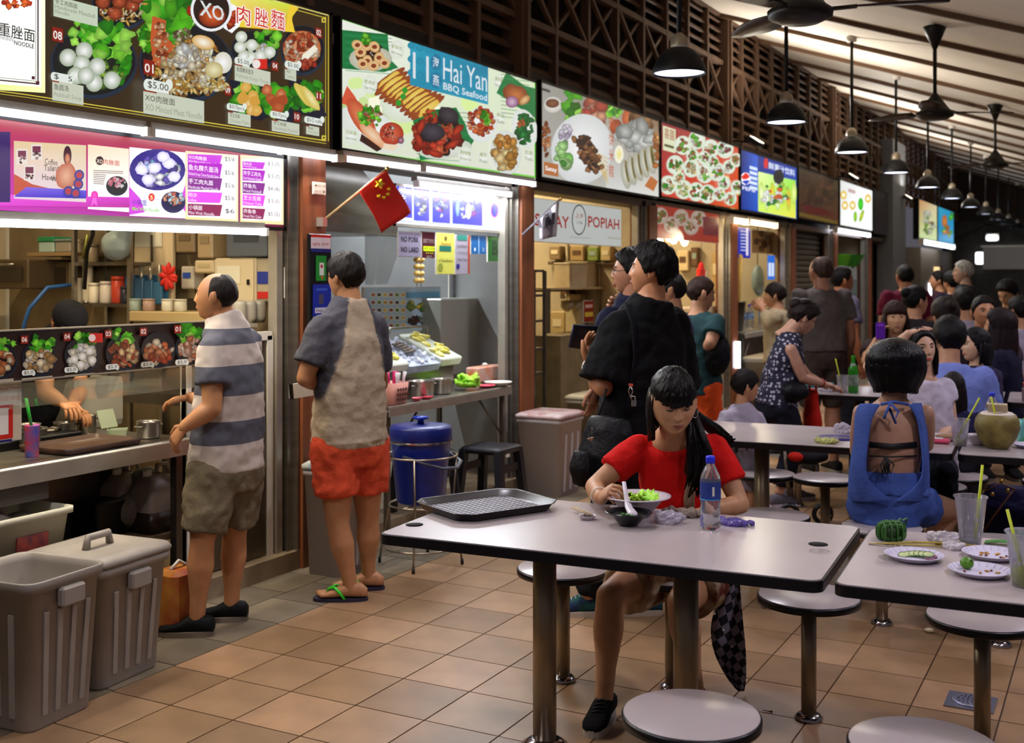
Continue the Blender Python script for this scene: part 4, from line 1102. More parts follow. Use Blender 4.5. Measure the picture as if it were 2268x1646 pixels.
def f(p):
 p.ell(1066,276,34,40,'#fbfbfb','#e0e4e0',n=24);p.scatter(1064,268,28,30,['#d8401c','#e86a34','#b82c12','#f0a070'],60,7,.7,.3,seed=68);p.scatter(1072,262,8,20,GREENS[:3],20,5,.8,.4,seed=69)
 leaf(p,[(1120,160),(1160,190),(1184,196),(1184,262),(1098,206)]);p.ell(1142,210,32,20,'#c87840','#7a3418',.5,16,.1);p.ell(1132,226,14,13,'#d8b8d0','#8a4a80');p.ell(1160,222,14,8,'#e8c890','#b07840',-.7)
 p.ell(1160,285,28,44,'#f8faf8','#dde4dd',-.25,22);p.scatter(1158,286,17,32,['#127a34','#1a9a44','#0c5a24'],40,8,.6,.3,seed=70);p.scatter(1152,272,9,12,['#d87a44','#c85a2c'],14,4,.7,.3,seed=71)
 p.ell(1118,338,34,50,'#f6f8f6','#d8dfd8',-.15,22);p.scatter(1117,336,24,38,['#e8b868','#d89a44','#f4d898','#c07a2c'],46,10,.8,.25,seed=72)
pic(t,to,lit1,'small_plate_picture',f)
for a,b_,c1,c2 in((878,110,'香辣苏东','BBQ Sotong'),(818,188,'老虎虾','Tiger Prawn'),(777,300,'石斑鱼','Steamed Grouper'),(1030,345,'黑椒螃蟹','Black Pepper Crab'),(1070,350,'虾','Prawn'),(1108,262,'椒盐','Salt'),(1104,182,'魔鬼鱼','Stingray'),(1170,345,'豆腐','Tofu')):
 r_=17 if a<1060 else 12
 pic(t,to,lit1,'price_bubble',lambda p:(p.ell(a,b_,r_,r_*1.25,'#f4f6f0','#dfe6d8',n=18),p.textw(c1,a-r_*.7,b_-4,a+r_*.7,9,'#8a9a30',True),p.textw(c2,a-r_*.7,b_+9,a+r_*.7,7,'#5a7a2a')),2)
 # ---- the satay and popiah sign
t,to,w,h=board('satay_sign','backlit grey sign with satay sticks and sliced popiah rolls',1197,1460,2.335,3.09)
back(t,w,h,['#b8b8b0','#c8c6bc','#7a6a58','#9a9a94'],lit1)
def f(p):
 p.textw('———',1200,200,1218,6,'#3a3a38');p.ell(1224,232,20,18,'#f4f2ee','#c8c4bc');p.ell(1223,229,15,10,'#8a5a3a','#5a2a18')
 lettuce(p,1268,235,22,36,16,81);p.scatter(1316,250,20,34,['#d87858','#b84838','#e8a888'],18,13,.8,.15,seed=82)
 p.ell(1288,330,68,78,'#fafafa','#d4d8d8',.15,30);p.scatter(1252,298,12,22,['#e8e0f0','#c8b8d8'],12,8,.8,.2,seed=83);p.scatter(1248,345,16,24,['#8ad86a','#5cb848','#b8ec98'],14,11,.8,.2,seed=84)
 for k in range(7):
  p.line([(1285+k*6,340+k*7-20),(1345,352+k*9)],2.2,'#d8b86a');p.scatter(1290+k*4,310+k*10,20,9,['#8a5a3a','#5a3a2a','#b88050','#3a2a2c'],14,7,.8,.3,seed=85+k)
 p.rectw(1202,358,1234,386,'#b8703c');p.textw('Satay',1205,380,1231,13,'#ffffff',True)
 p.scatter(1206,305,8,40,['#b86a3c','#e8a878','#8a3c1c'],26,6,.7,.3,seed=95)
pic(t,to,lit1,'satay_picture',f)
def f(p):
 p.quad([(1342,422),(1458,436),(1458,262),(1342,222)],['#d8dad8','#e4e4dc','#8a6a4a','#a09a88'])
 lettuce(p,1360,244,20,18,16,101);p.ell(1390,262,13,20,'#d87848','#a84a24');p.ell(1364,282,14,18,'#b85a3a','#8a3a20');p.scatter(1424,265,26,16,['#8a6038','#a87a4a','#6a4424'],20,12,.8,.15,seed=102)
 p.scatter(1406,300,38,24,['#c8ccc8','#b0b4b0','#dfe2de'],24,16,.8,.2,seed=103);p.ell(1370,342,10,20,'#f0e060','#f8f8f0')
 for k in range(5):p.ell(1385+k*14,385-k*8,11,34,'#d8d8c8','#a8a898',-.15,16,.05);p.ell(1388+k*14,380-k*8,4,26,'#3a3424','#8a7a3a',-.15,12)
 p.scatter(1452,330,5,44,['#c87838','#e8a868'],20,6,.8,.3,seed=104);p.textw('薄',1346,288,1358,30,'#c0582c',True);p.textw('饼',1347,322,1358,28,'#c0582c',True);p.textw('米',1347,356,1358,28,'#c0582c',True);p.textw('糕',1347,392,1358,28,'#c0582c',True)
 p.poly([(1440,390),(1456,402),(1446,424),(1426,412)],'#c07038')
pic(t,to,lit1,'popiah_picture',f)
# ---- the red sign with many round dishes
t,to,w,h=board('dish_sign','backlit red sign crowded with round white dishes',1463,1636,2.35,3.095)
back(t,w,h,['#c8301c','#e0581c','#d8482a','#8a2a3c'],lit1)
def f(p):
 p.rectw(1468,278,1496,332,'#e0e6c0');p.textw('喜園',1471,306,1493,24,'#a83828',True);p.textw('———',1471,324,1492,6,'#5a5a3a')
 r=random.Random(5)
 for k in range(22):
  a,b_=((1512,322),(1543,310),(1573,330),(1605,330),(1494,365),(1530,372),(1560,385),(1585,380),(1478,410),(1512,420),(1540,425),(1565,430),(1612,370),(1628,355),(1615,440),(1590,430),(1500,395),(1575,360),(1530,345),(1555,350),(1600,405),(1628,415))[k]
  s_=19 if k<12 else 14
  p.ell(a,b_,s_,s_*1.12,'#fbfbf6','#d8e6d0',n=20);p.scatter(a,b_,s_*.62,s_*.68,[r.choice(GREENS[:3]),r.choice(['#b8442c','#c87a3c','#8a2a3c','#e8d898']),r.choice(['#e8d8a8','#f0f0e0','#a85a38'])],18,s_*.25,.8,.3,seed=120+k)
 for k in range(14):p.textw('招牌',1470+k*12,460-(k%3)*36+(k-7)*1.4,1479+k*12,7,'#ffe890')
pic(t,to,lit1,'dish_picture',f)
# ---- the blue drinks sign
t,to,w,h=board('drinks_sign','backlit blue drinks sign with juice cups and a round logo',1640,1765,2.36,3.085)
back(t,w,h,['#10389a','#1c60c8','#1440b0','#122a80'],lit1)
def f(p):
 p.quad([(1642,460),(1678,468),(1678,345),(1642,330)],['#0c2a80','#1850b8','#1a58c8','#0a2068'])
 p.ell(1651,396,11,14,'#f4f4fa',n=20);p.poly([(1641,392),(1651,382),(1661,390),(1656,396),(1646,398)],'#d8241c');p.poly([(1642,402),(1652,399),(1661,400),(1653,410)],'#1838b0');p.textw('PEPSI',1644,420,1672,8,'#e8ecff',True)
 for k in range(5):p.textw('——',1660,374+k*11,1677,7,'#c8d8ff')
 p.textw('鲜果汁饮料',1702,374,1760,16,'#e8f0ff',True);p.ell(1696,362,5,12,'#c8281c')
 p.quad([(1679,468),(1762,484),(1762,400),(1679,380)],['#c8e860','#e0d848','#8ad848','#d8f0a0'])
 for k in range(7):p.ell(1686+k*12,428+(k%2)*14,6,26,['#f0f8d0','#ffffff','#e8c83c','#ffffff','#9ae04a','#f0a03c','#e8f0a0'][k],'#a8c83c',n=12)
 p.ell(1724,392,12,17,'#101418','#1a2026');p.scatter(1716,430,36,24,['#ffffff','#b8e85a','#e8682c','#2a8a3c'],30,5,1,.3,seed=150)
pic(t,to,lit2,'drinks_picture',f)
# ---- dim board, small white sign, dark board, far twin signs
t,to,w,h=board('brown_sign','dim brown sign board with a faint put-in glow above the shuttered stall',1768,1857,2.39,3.10)
back(t,w,h,['#7a3c1c','#8a4a24','#6a5a34','#5a4a30'],litd)  # no lightbox here: a faint glow is put into the board's print
def f(p):
 p.scatter(1812,425,40,40,['#8a5a3a','#a86a3a','#6a3a20'],30,12,.7,.3,seed=160);p.poly([(1770,470),(1855,490),(1855,498),(1770,478)],'#a8882a');p.poly([(1772,452),(1820,462),(1850,478),(1790,474)],'#8a1c14')
pic(t,to,litd,'faded_picture',f)
t,to,w,h=board('white_sign','small bright white sign with green fruit above a tube light',1860,1932,2.39,3.13)
back(t,w,h,['#e8ece8','#f6f8f6','#f4f6f4','#cfd2d0'],lit2)
def f(p):
 for a,b_ in((1868,432),(1871,455),(1888,455),(1922,440)):p.ell(a,b_,7,10,'#e8d870','#d0a84a');p.ell(a,b_,3,4,'#fff8e8')
 p.ell(1906,452,6,14,'#4ad028','#2aa018');p.ell(1894,480,4,12,'#9ad828','#6a9a18');p.ell(1908,478,4,14,'#d8d828','#5a9a18',.3);p.textw('——',1878,425,1894,8,'#b89a98')
pic(t,to,lit2,'fruit_picture',f)
t,to,w,h=board('dark_sign','switched off dark grey sign board',1934,1988,2.36,3.16)
back(t,w,h,['#3a363c','#423e44','#38343a','#2c2a2e'],ink)
t,to,w,h=board('green_sign','distant lit pale green sign',2035,2075,2.42,3.3)
back(t,w,h,['#c8dc98','#d0e4a8','#e0d0a8','#c88858'],lit1)
pic(t,to,lit1,'dish_picture',lambda p:p.scatter(2055,495,14,26,['#e8f0c8','#8ab04a','#f4f4e4','#a8885a'],30,5,.8,.3,seed=170))
t,to,w,h=board('blue_sign','distant lit blue sign with an orange figure',2077,2112,2.42,3.3)
back(t,w,h,['#1c8ac0','#3ca0d0','#2a98c8','#3aa0c0'],lit1)
pic(t,to,lit1,'dish_picture',lambda p:(p.ell(2092,490,6,14,'#d8903c','#a85a2c'),p.scatter(2098,512,10,12,['#6ad04a','#e8e04a','#d87a3c'],16,4,1,.3,seed=171),p.scatter(2106,480,4,12,['#5ac84a'],6,4,seed=172)))
# ================================================================== what stands in and before the stalls
V=Vector
def span(x0,y0,x1,y1,X):
 a,b=at_x(x0,y1,X),at_x(x1,y0,X);a2=at_x(x0,y0,X);return a.y,b.y,a.z,a2.z
def pbox(name,label,cat,x0,y0,x1,y1,X,dep,m,bev=.006,lid=None,part='body',lidm=None,kind=None,group=None):
 ya,yb,za,zb=span(x0,y0,x1,y1,X)
 t=thing(name,label,cat,(X,(ya+yb)/2,za),0,group,kind);w,h=yb-ya,zb-za
 MB().box((-dep/2,0,h/2),(dep,w,h),bev=min(bev,w*.2,h*.2)).build(part,m,t)
 if lid:MB().box((-dep/2,0,h+lid/2),(dep+.012,w+.012,lid),bev=.004).build('lid',lidm or m,t)
 t['w'],t['h']=w,h
 return t
def placard(name,label,cat,x0,y0,x1,y1,X,bgc,fn,m=None,fm=None,dep=.008,group=None):
 ya,yb,za,zb=span(x0,y0,x1,y1,X)
 t=thing(name,label,cat,(X,ya,za),PI/2,group);w,h=yb-ya,zb-za
 MB().box((w/2,dep/2+.001,h/2),(w,dep,h)).build('backing',fm or white_pl,t)
 back(t,w,h,[bgc]*4,m or ink,'sheet')
 def to(px,py):
  p=at_x(px,py,X);return(min(w,max(0,p.y-ya)),min(h,max(0,p.z-za)))
 if fn:pic(t,to,m or ink,'print',fn)
 return t
def pot(label,x,ybot,X,r,h,m=None,name='pot',lid=False,group=None,oval=1.):
 p=at_x(x,ybot,X);t=thing(name,label,name.split('_')[-1],p,0,group)
 MB().lathe((0,0,0),[(r*.9,0),(r,.01),(r,h),(r*1.06,h+.006),(r*.95,h),(r*.93,.02),(0,.018)],28,sy=oval).build('pot_body',m or steel,t)
 for s in(-1,1):MB().tube([(s*.03,s*0+r*s*oval,h*.75),(0,s*(r*oval+.03),h*.8),(-s*.03,r*s*oval,h*.75)],.005,6).build('handle',steel_d,t)
 return t
def bottle_thing(label,pos,h=.22,r=.033,body=None,cap='#1a3ad0',lab=None,group=None,name='water_bottle'):
 t=thing(name,label,'bottle',pos,0,group);k=h/.22
 prof=[(0,.004),(r*.8,0),(r,.008),(r,.03*k),(r*.93,.045*k),(r,.06*k),(r*.93,.075*k),(r,.09*k),(r,.15*k),(r*.92,.165*k),(r*.55,.19*k),(r*.40,.198*k),(r*.40,.205*k)]
 MB().lathe((0,0,0),prof,24).build('bottle_body',body or mat('pet_clear','#dfe4ee',.06,trans=.92,ior=1.33),t)
 MB().lathe((0,0,.203*k),[(r*.45,0),(r*.46,.018*k),(r*.38,.022*k),(0,.022*k)],18).build('cap',mat('cap_'+cap.strip('#'),cap,.4),t)
 if lab:MB().lathe((0,0,.092*k),[(r*1.012,0),(r*1.012,.055*k)],24,cap=False).build('label_band',mat('label_'+lab.strip('#'),lab,.4,col2='#1a2a6a',vscale=30),t)
 return t
 # ---------------------------------------------------------------- noodle stall
t=thing('counter','stainless steel serving counter of the noodle stall','counter',(XS,2.2,0))
MB().box((-.32,.95,.80),(.64,1.92,.035),bev=.006).build('worktop',steel,t)
MB().box((.002,.95,.775),(.012,1.92,.07)).build('front_lip',alu,t)
MB().box((-.45,.95,.40),(.04,1.9,.76)).build('rear_panel',steel_d,t)
MB().box((-.27,1.44,.345),(.36,.92,.03)).build('lower_shelf',mat('shelf_wood','#6a553c',.55),t)
for y in(.04,1.86):MB().box((-.06,y,.39),(.04,.04,.78)).build('leg',steel_d,t)
MB().box((-.05,.60,.70),(.04,1.0,.08)).build('sink_apron',mat('apron','#55504e',.4,.6),t)
t=thing('stall_door','half-height stainless steel door in a white frame','door',(XS-.11,4.16,.10))
MB().box((0,.31,.58),(.03,.62,1.14)).build('door_panel',mat('door_steel','#6a6154',.34,.8,var=.2,vscale=3),t)
for c,d in(((0,.31,1.17),(.045,.64,.045)),((0,.615,.58),(.045,.045,1.18)),((0,.015,.58),(.045,.03,1.18))):MB().box(c,d).build('frame_bar',white_pl,t)
def f(p):
 for k,(x,cols,st)in enumerate(((0,['#c87a48','#e8d8b0','#a85a30'],''),(85,MEAT,'06'),(178,['#f4f4ee','#e8e4d0','#d8d8c0'],'04'),(268,['#b85a34','#a0441c','#e8c890'],'03'),(345,['#d8703c','#e89868','#c04a24','#f0e0c8'],'02'),(420,['#e0b89c','#c87a54','#f0e0d0'],'01'),(-70,NOOD,'07'))):
  y=800-x*.07;dy=-10
  bowl(p,x,y,38,40,'#17151c','#2c2c3c');
  if x not in(345,):lettuce(p,x+(-8 if x>200 else 6),y-32,26,22,20,300+k)
  p.scatter(x,y+4,31,26,cols,46,8,.8,.2,seed=320+k)
  if st=='04':
   for a,b_ in((-18,8),(0,2),(16,-10),(22,10),(-4,20)):p.ell(x+a,y+b_,9,9,'#ffffff','#c8c8b4')
  if st:num(p,st,x-42,y-50,x-26,y-32)
  pill(p,'$5.0',x-36,x-14,y+36,8);p.rectw(x-40,y+44,x+28,y+58,'#a8a08c')
 p.rect(188,738,218,758,'#d8241c');p.ell(194,748,8,8,'#f4e0dc')
t,to,w,h=board('dish_board','long strip of numbered noodle bowl pictures above the noodle counter',-60,470,1.158,1.37,XS-.015,.02,fm=alu,fr=.006)
t['category']='sign'
back(t,w,h,['#2c1c18','#30201a','#2c1c18','#241612'],ink);pic(t,to,ink,'dish_picture',f)
gl=MB().box((XS-.03,3.3,1.10),(.008,1.7,.10)).build('glass_guard',mat('glass_clear','#cfe0d8',.05,trans=.9,alpha=.35));tag(gl,'narrow clear glass guard under the dish strip','glass')
# acrylic notice
t=placard('notice_stand','white acrylic notice stand with a red framed square beside the tray','sign',-30,852,48,985,XS-.05,'#c9b8a0',lambda p:(p.rectw(-20,858,46,905,'#e8ddd0'),p.textw('Operational Hours',-60,874,45,12,'#c8502c',True),p.textw('营业时间 休息',-50,896,44,12,'#d87a58'),p.rectw(-30,902,28,978,'#c8241a'),p.rectw(-30,908,18,968,'#e4ddd4'),p.rectw(-30,980,26,998,'#1c1c6a')),dep=.02)
t=thing('serving_tray','brown rectangular serving tray on the noodle counter','tray',at_z(215,978,.822))
tm=mat('tray_brown','#4a3428',.4)
rr=[rrect(.30,.42,.03),rrect(.31,.43,.03),rrect(.32,.44,.032),rrect(.31,.43,.03),rrect(.30,.42,.028)]
MB().loft([[(x,y,z)for x,y in r]for r,z in zip(rr,(0,.004,.026,.026,.008))]).build('tray_body',tm,t)
t.location.x=XS-.20;t.location.y=3.62;t.location.z=.8185
for k,(x,y,r,h,lab)in enumerate(((335,952,.055,.075,'steel pot on the noodle counter beside the tray end'),(262,905,.05,.07,'steel pot behind the gas burners of the noodle stall'),(130,930,.05,.10,'steel cylinder pot behind the notice stand'),(318,905,.045,.09,'tall narrow steel pot behind the burners'),(185,915,.055,.06,'dented steel noodle pan on the burner'))):
 p_=pot(lab,x,y,XS-.30-.06*(k%3),r,h);p_.location.z=.8185
 p_.location.x=XS-.40 if k else XS-.16
 p_.location.y=(3.98,3.80,3.50,3.93,3.63)[k]
 if k in(1,3,4):p_.location.x=XS-.52
t=thing('gas_stove','black gas stove with wire racks on the noodle counter','stove',(XS-.45,3.55,.8185))
b=MB().box((0,0,.02),(.24,.5,.04),bev=.006);b.build('stove_body',black_metal,t)
for y in(-.15,.15):
 MB().lathe((0,y,.04),[(.05,0),(.05,.012),(.03,.016),(0,.016)],18).build('burner',steel_d,t)
t.location.x=XS-.52
t=thing('ladle_jar','colourful painted tube of utensils at the noodle counter','jar',(XS-.17,3.33,.8185))
MB().lathe((0,0,0),[(.028,0),(.03,.13),(.032,.135),(.0,.12)],16).build('jar_body',mat('rainbow','#2a6ad8',.4,col2='#e03a2c',vscale=22),t)
MB().tube([(0,0,.12),(.0,-.03,.25)],.007).build('spatula',mat('green_h','#2ab83c',.4),t)
t=thing('takeaway_box','open clear takeaway box on the noodle counter','box',(XS-.32,3.99,.8185))
t.location.y=3.92;t.location.x=XS-.30
b=MB();b.lathe((0,0,0),[(.05,0),(.065,.04),(.06,.04),(.046,.004),(0,.004)],4,False);b.build('base',mat('clear_box','#c8d4b8',.2,trans=.5),t);MB().box((-.07,0,.085),(.006,.10,.09),rot=Matrix.Rotation(-.4,3,'Y')).build('lid',mat('clear_box','#c8d4b8'),t)
# weighing machine / till
t=pbox('cash_register','grey cash register tilted on the back of the noodle counter','register',190,835,300,872,XS-.58,.2,mat('till','#8a8574',.5),.01)
t.location.z=.8185;t.children[0].scale.z=3.0;t.location.x=XS-.66
# rear side wall of the noodle stall: the partition carries shelves and boxes
def ybox(name,label,cat,x0,y0,x1,y1,Y,dep,m,bev=.006,part='case',lid=None,lidm=None):
 a,b=at_y(x0,y1,Y),at_y(x1,y0,Y);a2=at_y(x0,y0,Y);t=thing(name,label,cat,((a.x+b.x)/2,Y,a.z));w,h=b.x-a.x,a2.z-a.z
 MB().box((0,dep/2,h/2),(w,dep,h),bev=min(bev,w*.2,h*.2)).build(part,m,t)
 if lid:MB().box((0,dep/2,h+lid/2),(w+.012,dep+.012,lid),bev=.004).build('lid',lidm or m,t)
 t['w'],t['h']=w,h;return t
YW=5.065
def jar(label,x,ybot,Y,r,h,c,z=None):
 q=at_y(x,ybot,Y);t=thing('jar',label,'jar',(q.x,Y,z if z is not None else q.z));m=mat('jar_'+c.strip('#'),c,.4)
 MB().lathe((0,0,0),[(r*.92,0),(r,h*.05),(r,h*.82),(r*.8,h*.86)],18).build('jar_body',m,t);MB().lathe((0,0,h*.85),[(r*1.02,0),(r*1.02,h*.14),(r*.9,h*.15),(0,h*.15)],18).build('lid',mat('lid_'+c.strip('#'),c,.3),t)
su=thing('shelf_unit','steel shelf unit with jars on the side wall of the noodle stall','shelf',at_y(165,675,4.80));so=su.location.copy();su.location.z=0
xa_,xb_=at_y(165,600,4.80).x,at_y(288,600,4.80).x;zs=[at_y(165,675,4.80).z,at_y(165,585,4.80).z,at_y(165,500,4.80).z];wsu=xb_-xa_
for z in zs:MB().box((wsu/2,.13,z),(wsu,.26,.02)).build('shelf_board',steel_d,su)
for x in(0,wsu):
 for y in(0,.25):MB().box((x,y,.1+(zs[2]+.05)/2),(.025,.025,zs[2]+.05)).build('upright',steel,su)
MB().box((wsu/2,.255,(zs[0]+zs[2])/2),(wsu,.01,zs[2]-zs[0])).build('back_sheet',mat('shelf_back','#6a5a40',.5,var=.2),su)
for k,(x,r,h,c,lab)in enumerate(((176,.035,.15,'#d8ccb4','cream lidded jar at the end of the steel shelf'),(194,.03,.24,'#c8bca4','tall slim cream jar on the steel shelf'),(210,.035,.12,'#e0d4bc','short white jar on the steel shelf'),(236,.04,.13,'#cfc3b4','pale round tin lying among jars on the steel shelf'),(262,.04,.16,'#b83c24','orange-red tin on the steel shelf'),(278,.03,.10,'#2a2a34','small black jar on the steel shelf'))):jar(lab,x,670,4.88,r,h,c,zs[0]+.0105)
for k,(x,r,h,c,lab)in enumerate(((180,.04,.14,'#b8a888','tan canister on the upper steel shelf'),(204,.04,.11,'#8a7a60','brown canister on the upper steel shelf'))):jar(lab,x,580,4.90,r,h,c,zs[1]+.0105)
t=thing('plastic_bag','translucent grey plastic bag hung in the noodle stall','bag',at_y(258,535,4.72))
b=MB().ell((0,0,-.02),(.10,.07,.09)).ell((.06,0,.06),(.05,.05,.07));obj('bag_body',evaluated_simple(b),mat('grey_bag','#7f8a88',.35,bump=.8,bscale=14),t);MB().tube([(.07,0,.1),(.08,0,2.9-t.location.z)],.005).build('hanging_loop',black_pl,t)
t=thing('dark_strap','black strap with a glittering trim hanging by the grey bag','strap',at_y(200,520,4.74));MB().tube([(.03,0,2.9-t.location.z),(.02,0,.0),(-.03,0,-.10),(-.05,0,-.32)],.018,8,flat=.4).build('strap_band',black_pl,t);MB().tube([(.0,-.02,.0),(-.04,-.02,-.14)],.008,6).build('trim',mat('glitter','#8a8a3c',.3,.6),t)
t=ybox('white_board','tall white board with a hook hanging in the noodle stall','board',296,500,382,682,YW-.10,.03,mat('board_cream','#cdb892',.5,var=.1,vscale=6));MB().box((0,-.008,t['h']*.72),(.012,.01,.16)).build('hook',steel_d,t);MB().box((-t['w']*.1,-.004,t['h']*.85),(t['w']*.7,.004,t['h']*.22)).build('paper',mat('paper','#d8d2bc',.7),t)
t=thing('organizer','blue transparent pocket organizer with a red bow','organizer',at_y(325,632,YW-.16))
for k in range(4):MB().box((-.13+k*.075,0,-.01-k*.012),(.07,.03,.13),bev=.006).build('pocket',mat('blue_clear','#3c6e92',.25,alpha=.85),t)
MB().box((-.01,.02,-.02),(.32,.008,.16)).build('back_sheet',mat('blue_sheet','#2c5a7c',.3),t);MB().box((.0,.05,.0),(.02,.06,.02)).build('wall_hook',steel_d,t)
for k in range(4):MB().tube([(-.11+k*.07,.0,0),(-.12+k*.075,0,.10+.02*(k%2))],[.008,.012],8).build('utensil',mat('utensil','#a8a090',.3,.6),t)
b=MB()
for k in range(9):a=k*.75;b.ell((.19+.035*math.cos(a),-.02,.05+.045*math.sin(a)),(.04,.014,.018),Matrix.Rotation(-a,3,'Y'),8,6)
b.build('red_bow',mat('bow_red','#c82414',.6),t)
for k,(x0,y0,x1,y1,dep,c,lab)in enumerate(((475,572,566,668,.14,'#c8b894','cream metal wall cabinet with a lock'),(568,572,600,668,.13,'#a89c84','grey narrow dispenser box with coloured labels'),(603,560,640,690,.05,'#b8a47c','beige switch box with a blue sticker'),(430,577,472,605,.16,'#c8b48c','cream ledge box beside the wall cabinet'),(500,502,590,569,.16,'#5a6068','grey-blue crate on top of the wall cabinet'),(596,506,637,558,.10,'#9a8c70','cardboard carton on top of the switch box'),(436,505,470,572,.14,'#a8926c','tall tan carton beside the grey-blue crate'),(388,505,430,560,.10,'#8a7656','brown carton pinned high on the noodle stall wall'),(400,590,428,640,.10,'#b8b0a0','white bottle box with a blue mark by the wall cabinet'))):
 b=ybox('wall_box',lab,'cabinet',x0,y0,x1,y1,YW-dep,dep,mat('wbox%d'%k,c,.45,var=.08,vscale=6),.008);w_,h_=b['w'],b['h']
 if k==0:MB().box((0,-.004,h_*.5),(w_*.94,.008,h_*.94)).build('door',mat('wbox_door','#cdbd9a',.4),b);MB().box((w_*.36,-.012,h_*.45),(.014,.012,.03)).build('latch',black_pl,b);MB().box((-w_*.12,-.010,h_*.62),(w_*.55,.003,h_*.4)).build('paper',mat('paper','#d8d2bc',.7),b)
 elif k==1:MB().box((0,-.003,h_*.55),(w_*.8,.006,h_*.28)).build('blue_label',mat('lab_blue','#24348a',.5),b);MB().box((0,-.003,h_*.15),(w_*.8,.006,h_*.16)).build('red_label',mat('lab_red','#b8241c',.5),b)
 elif k==2:MB().box((0,-.003,h_*.86),(w_*.7,.004,h_*.13)).build('blue_sticker',mat('lab_sky','#2a6ab8',.5),b);MB().box((0,-.003,h_*.3),(w_*.6,.004,h_*.12)).build('switch',mat('sw','#8a7c60',.5),b)
 else:MB().box((0,-.002,h_*.6),(w_*.6,.004,h_*.25)).build('label_patch',mat('wlab%d'%k,('#b8a880','#3a4048','#7a6a50','#8a7858','#6a583c','#2a4a9a')[k-3],.5),b)
wl=thing('wall_ledge','long cream ledge on the side wall of the noodle stall','shelf',at_y(285,712,YW-.3));lw=at_y(470,712,YW-.3).x-wl.location.x;MB().box((lw/2,.15,.03),(lw,.30,.06),bev=.006).build('ledge_board',mat('ledge_cream','#b8a070',.5),wl);MB().box((lw/2,.28,.03),(lw,.04,.2)).build('wall_bracket',steel_d,wl)
for k,(x,c)in enumerate(((300,'#9aa89a'),(330,'#a88a78'),(372,'#d0c8b0'),(400,'#c8c0a8'))):jar(('pale green bowl stack','pinkish tin','white condiment tub','cream condiment tub')[k]+' on the long cream ledge',x,690,YW-.25,.035,.07,c,wl.location.z+.061)
t=thing('faucet','bent steel faucet behind the dish strip','faucet',at_y(180,690,4.7));MB().tube([(0,0,-.40),(0,0,.03),(.02,0,.06),(.05,0,.05)],.009,8).build('spout',steel,t);MB().lathe((0,0,-.433),[(.03,0),(.02,.03)],14).build('base',steel,t)
bw=MB().box((-4.95,4.72,.92),(1.4,.30,.06)).build('back_worktop',steel_d);tag(bw,'dark steel worktop along the side wall of the noodle stall','worktop')
t=ybox('wall_shelf','wooden wall shelf with boxes in the noodle stall','shelf',60,560,155,568,YW-.28,.28,mat('ply','#8a6f48',.6),.002,part='board')
t2=ybox('green_box','green and white plastic box on the wooden wall shelf','box',85,535,118,559,YW-.24,.16,mat('box_white','#9ab0a4',.5),.006,lid=.03,lidm=mat('box_green','#1f7a4a',.5));t2.location.z=t.location.z+t['h']+.001
t3=ybox('storage_tub','clear lidded tub on the wooden wall shelf','box',122,535,155,559,YW-.24,.16,mat('tub_clear','#8a8270',.3),.006,lid=.015,lidm=mat('tub_lid','#6a7a74',.4));t3.location.z=t2.location.z
t=ybox('wall_oven','dark steamer cabinet at the back of the noodle stall','oven',-40,575,62,640,YW-.4,.4,mat('oven','#5a4a34',.4,.5),.008);MB().box((0,-.005,t['h']*.5),(t['w']*.8,.01,t['h']*.5)).build('glass_door',mat('oven_glass','#2a2018',.1),t);MB().tube([(-.12,-.03,t['h']*.82),(.12,-.03,t['h']*.82)],.008).build('handle',steel,t)
t=ybox('wall_oven','brown steamer box hung beside the wooden wall shelf','oven',95,580,155,640,YW-.2,.2,mat('oven2','#6a5a3c',.4,.4),.008);MB().box((0,-.005,t['h']*.5),(t['w']*.7,.01,t['h']*.6)).build('glass_door',mat('oven_glass'),t)
t=thing('blue_hose','blue hose hanging behind the dish strip','hose',at_y(50,720,4.6));MB().tube([(0,0,-.25),(.01,0,0),(.06,0,.10),(.09,.1,.22),(.09,.42,.25)],.012).build('hose_tube',mat('hose_blue','#2c5a94',.4),t)
placard('payment_sign','white and red payment sign on the noodle stall frame','sign',631,592,654,660,-3.999,'#f0e4e0',lambda p:(p.rectw(631,592,654,603,'#c8202c'),p.textw('NETS QR',634,615,652,7,'#b8202c',True),p.rectw(634,622,650,640,'#5a5660'),p.rectw(631,650,654,660,'#1c2a8a')))
placard('service_notice','small white notice with a phone number on the stall frame','notice',604,685,637,722,XS-.12,'#d8d0ba',lambda p:(p.ell(620,693,4,5,'#3a342c'),p.textw('———',608,708,634,5,'#7a6a58'),p.textw('TEL 83336868',608,716,634,5,'#4a4034')))
for k in range(3):
 q=at_x(542+k*22,722,XS-.2);t=thing('cup_stack',('first','second','third')[k]+' hanging grey plastic cup behind the polo shirt man','cup',(XS-.24,q.y,1.335));t['label']='hanging grey plastic ladle cup above the steel door';t['group']='grey cups above the door'
 MB().lathe((0,0,0),[(.03,0),(.042,.03),(.04,.10),(.036,.12)],14).build('cup_body',mat('grey_cup','#8a8478',.4),t)
sh=MB().box((XS-.24,4.56,1.325),(.14,.42,.02)).build('cup_ledge',alu);tag(sh,'aluminium ledge over the steel door','shelf')
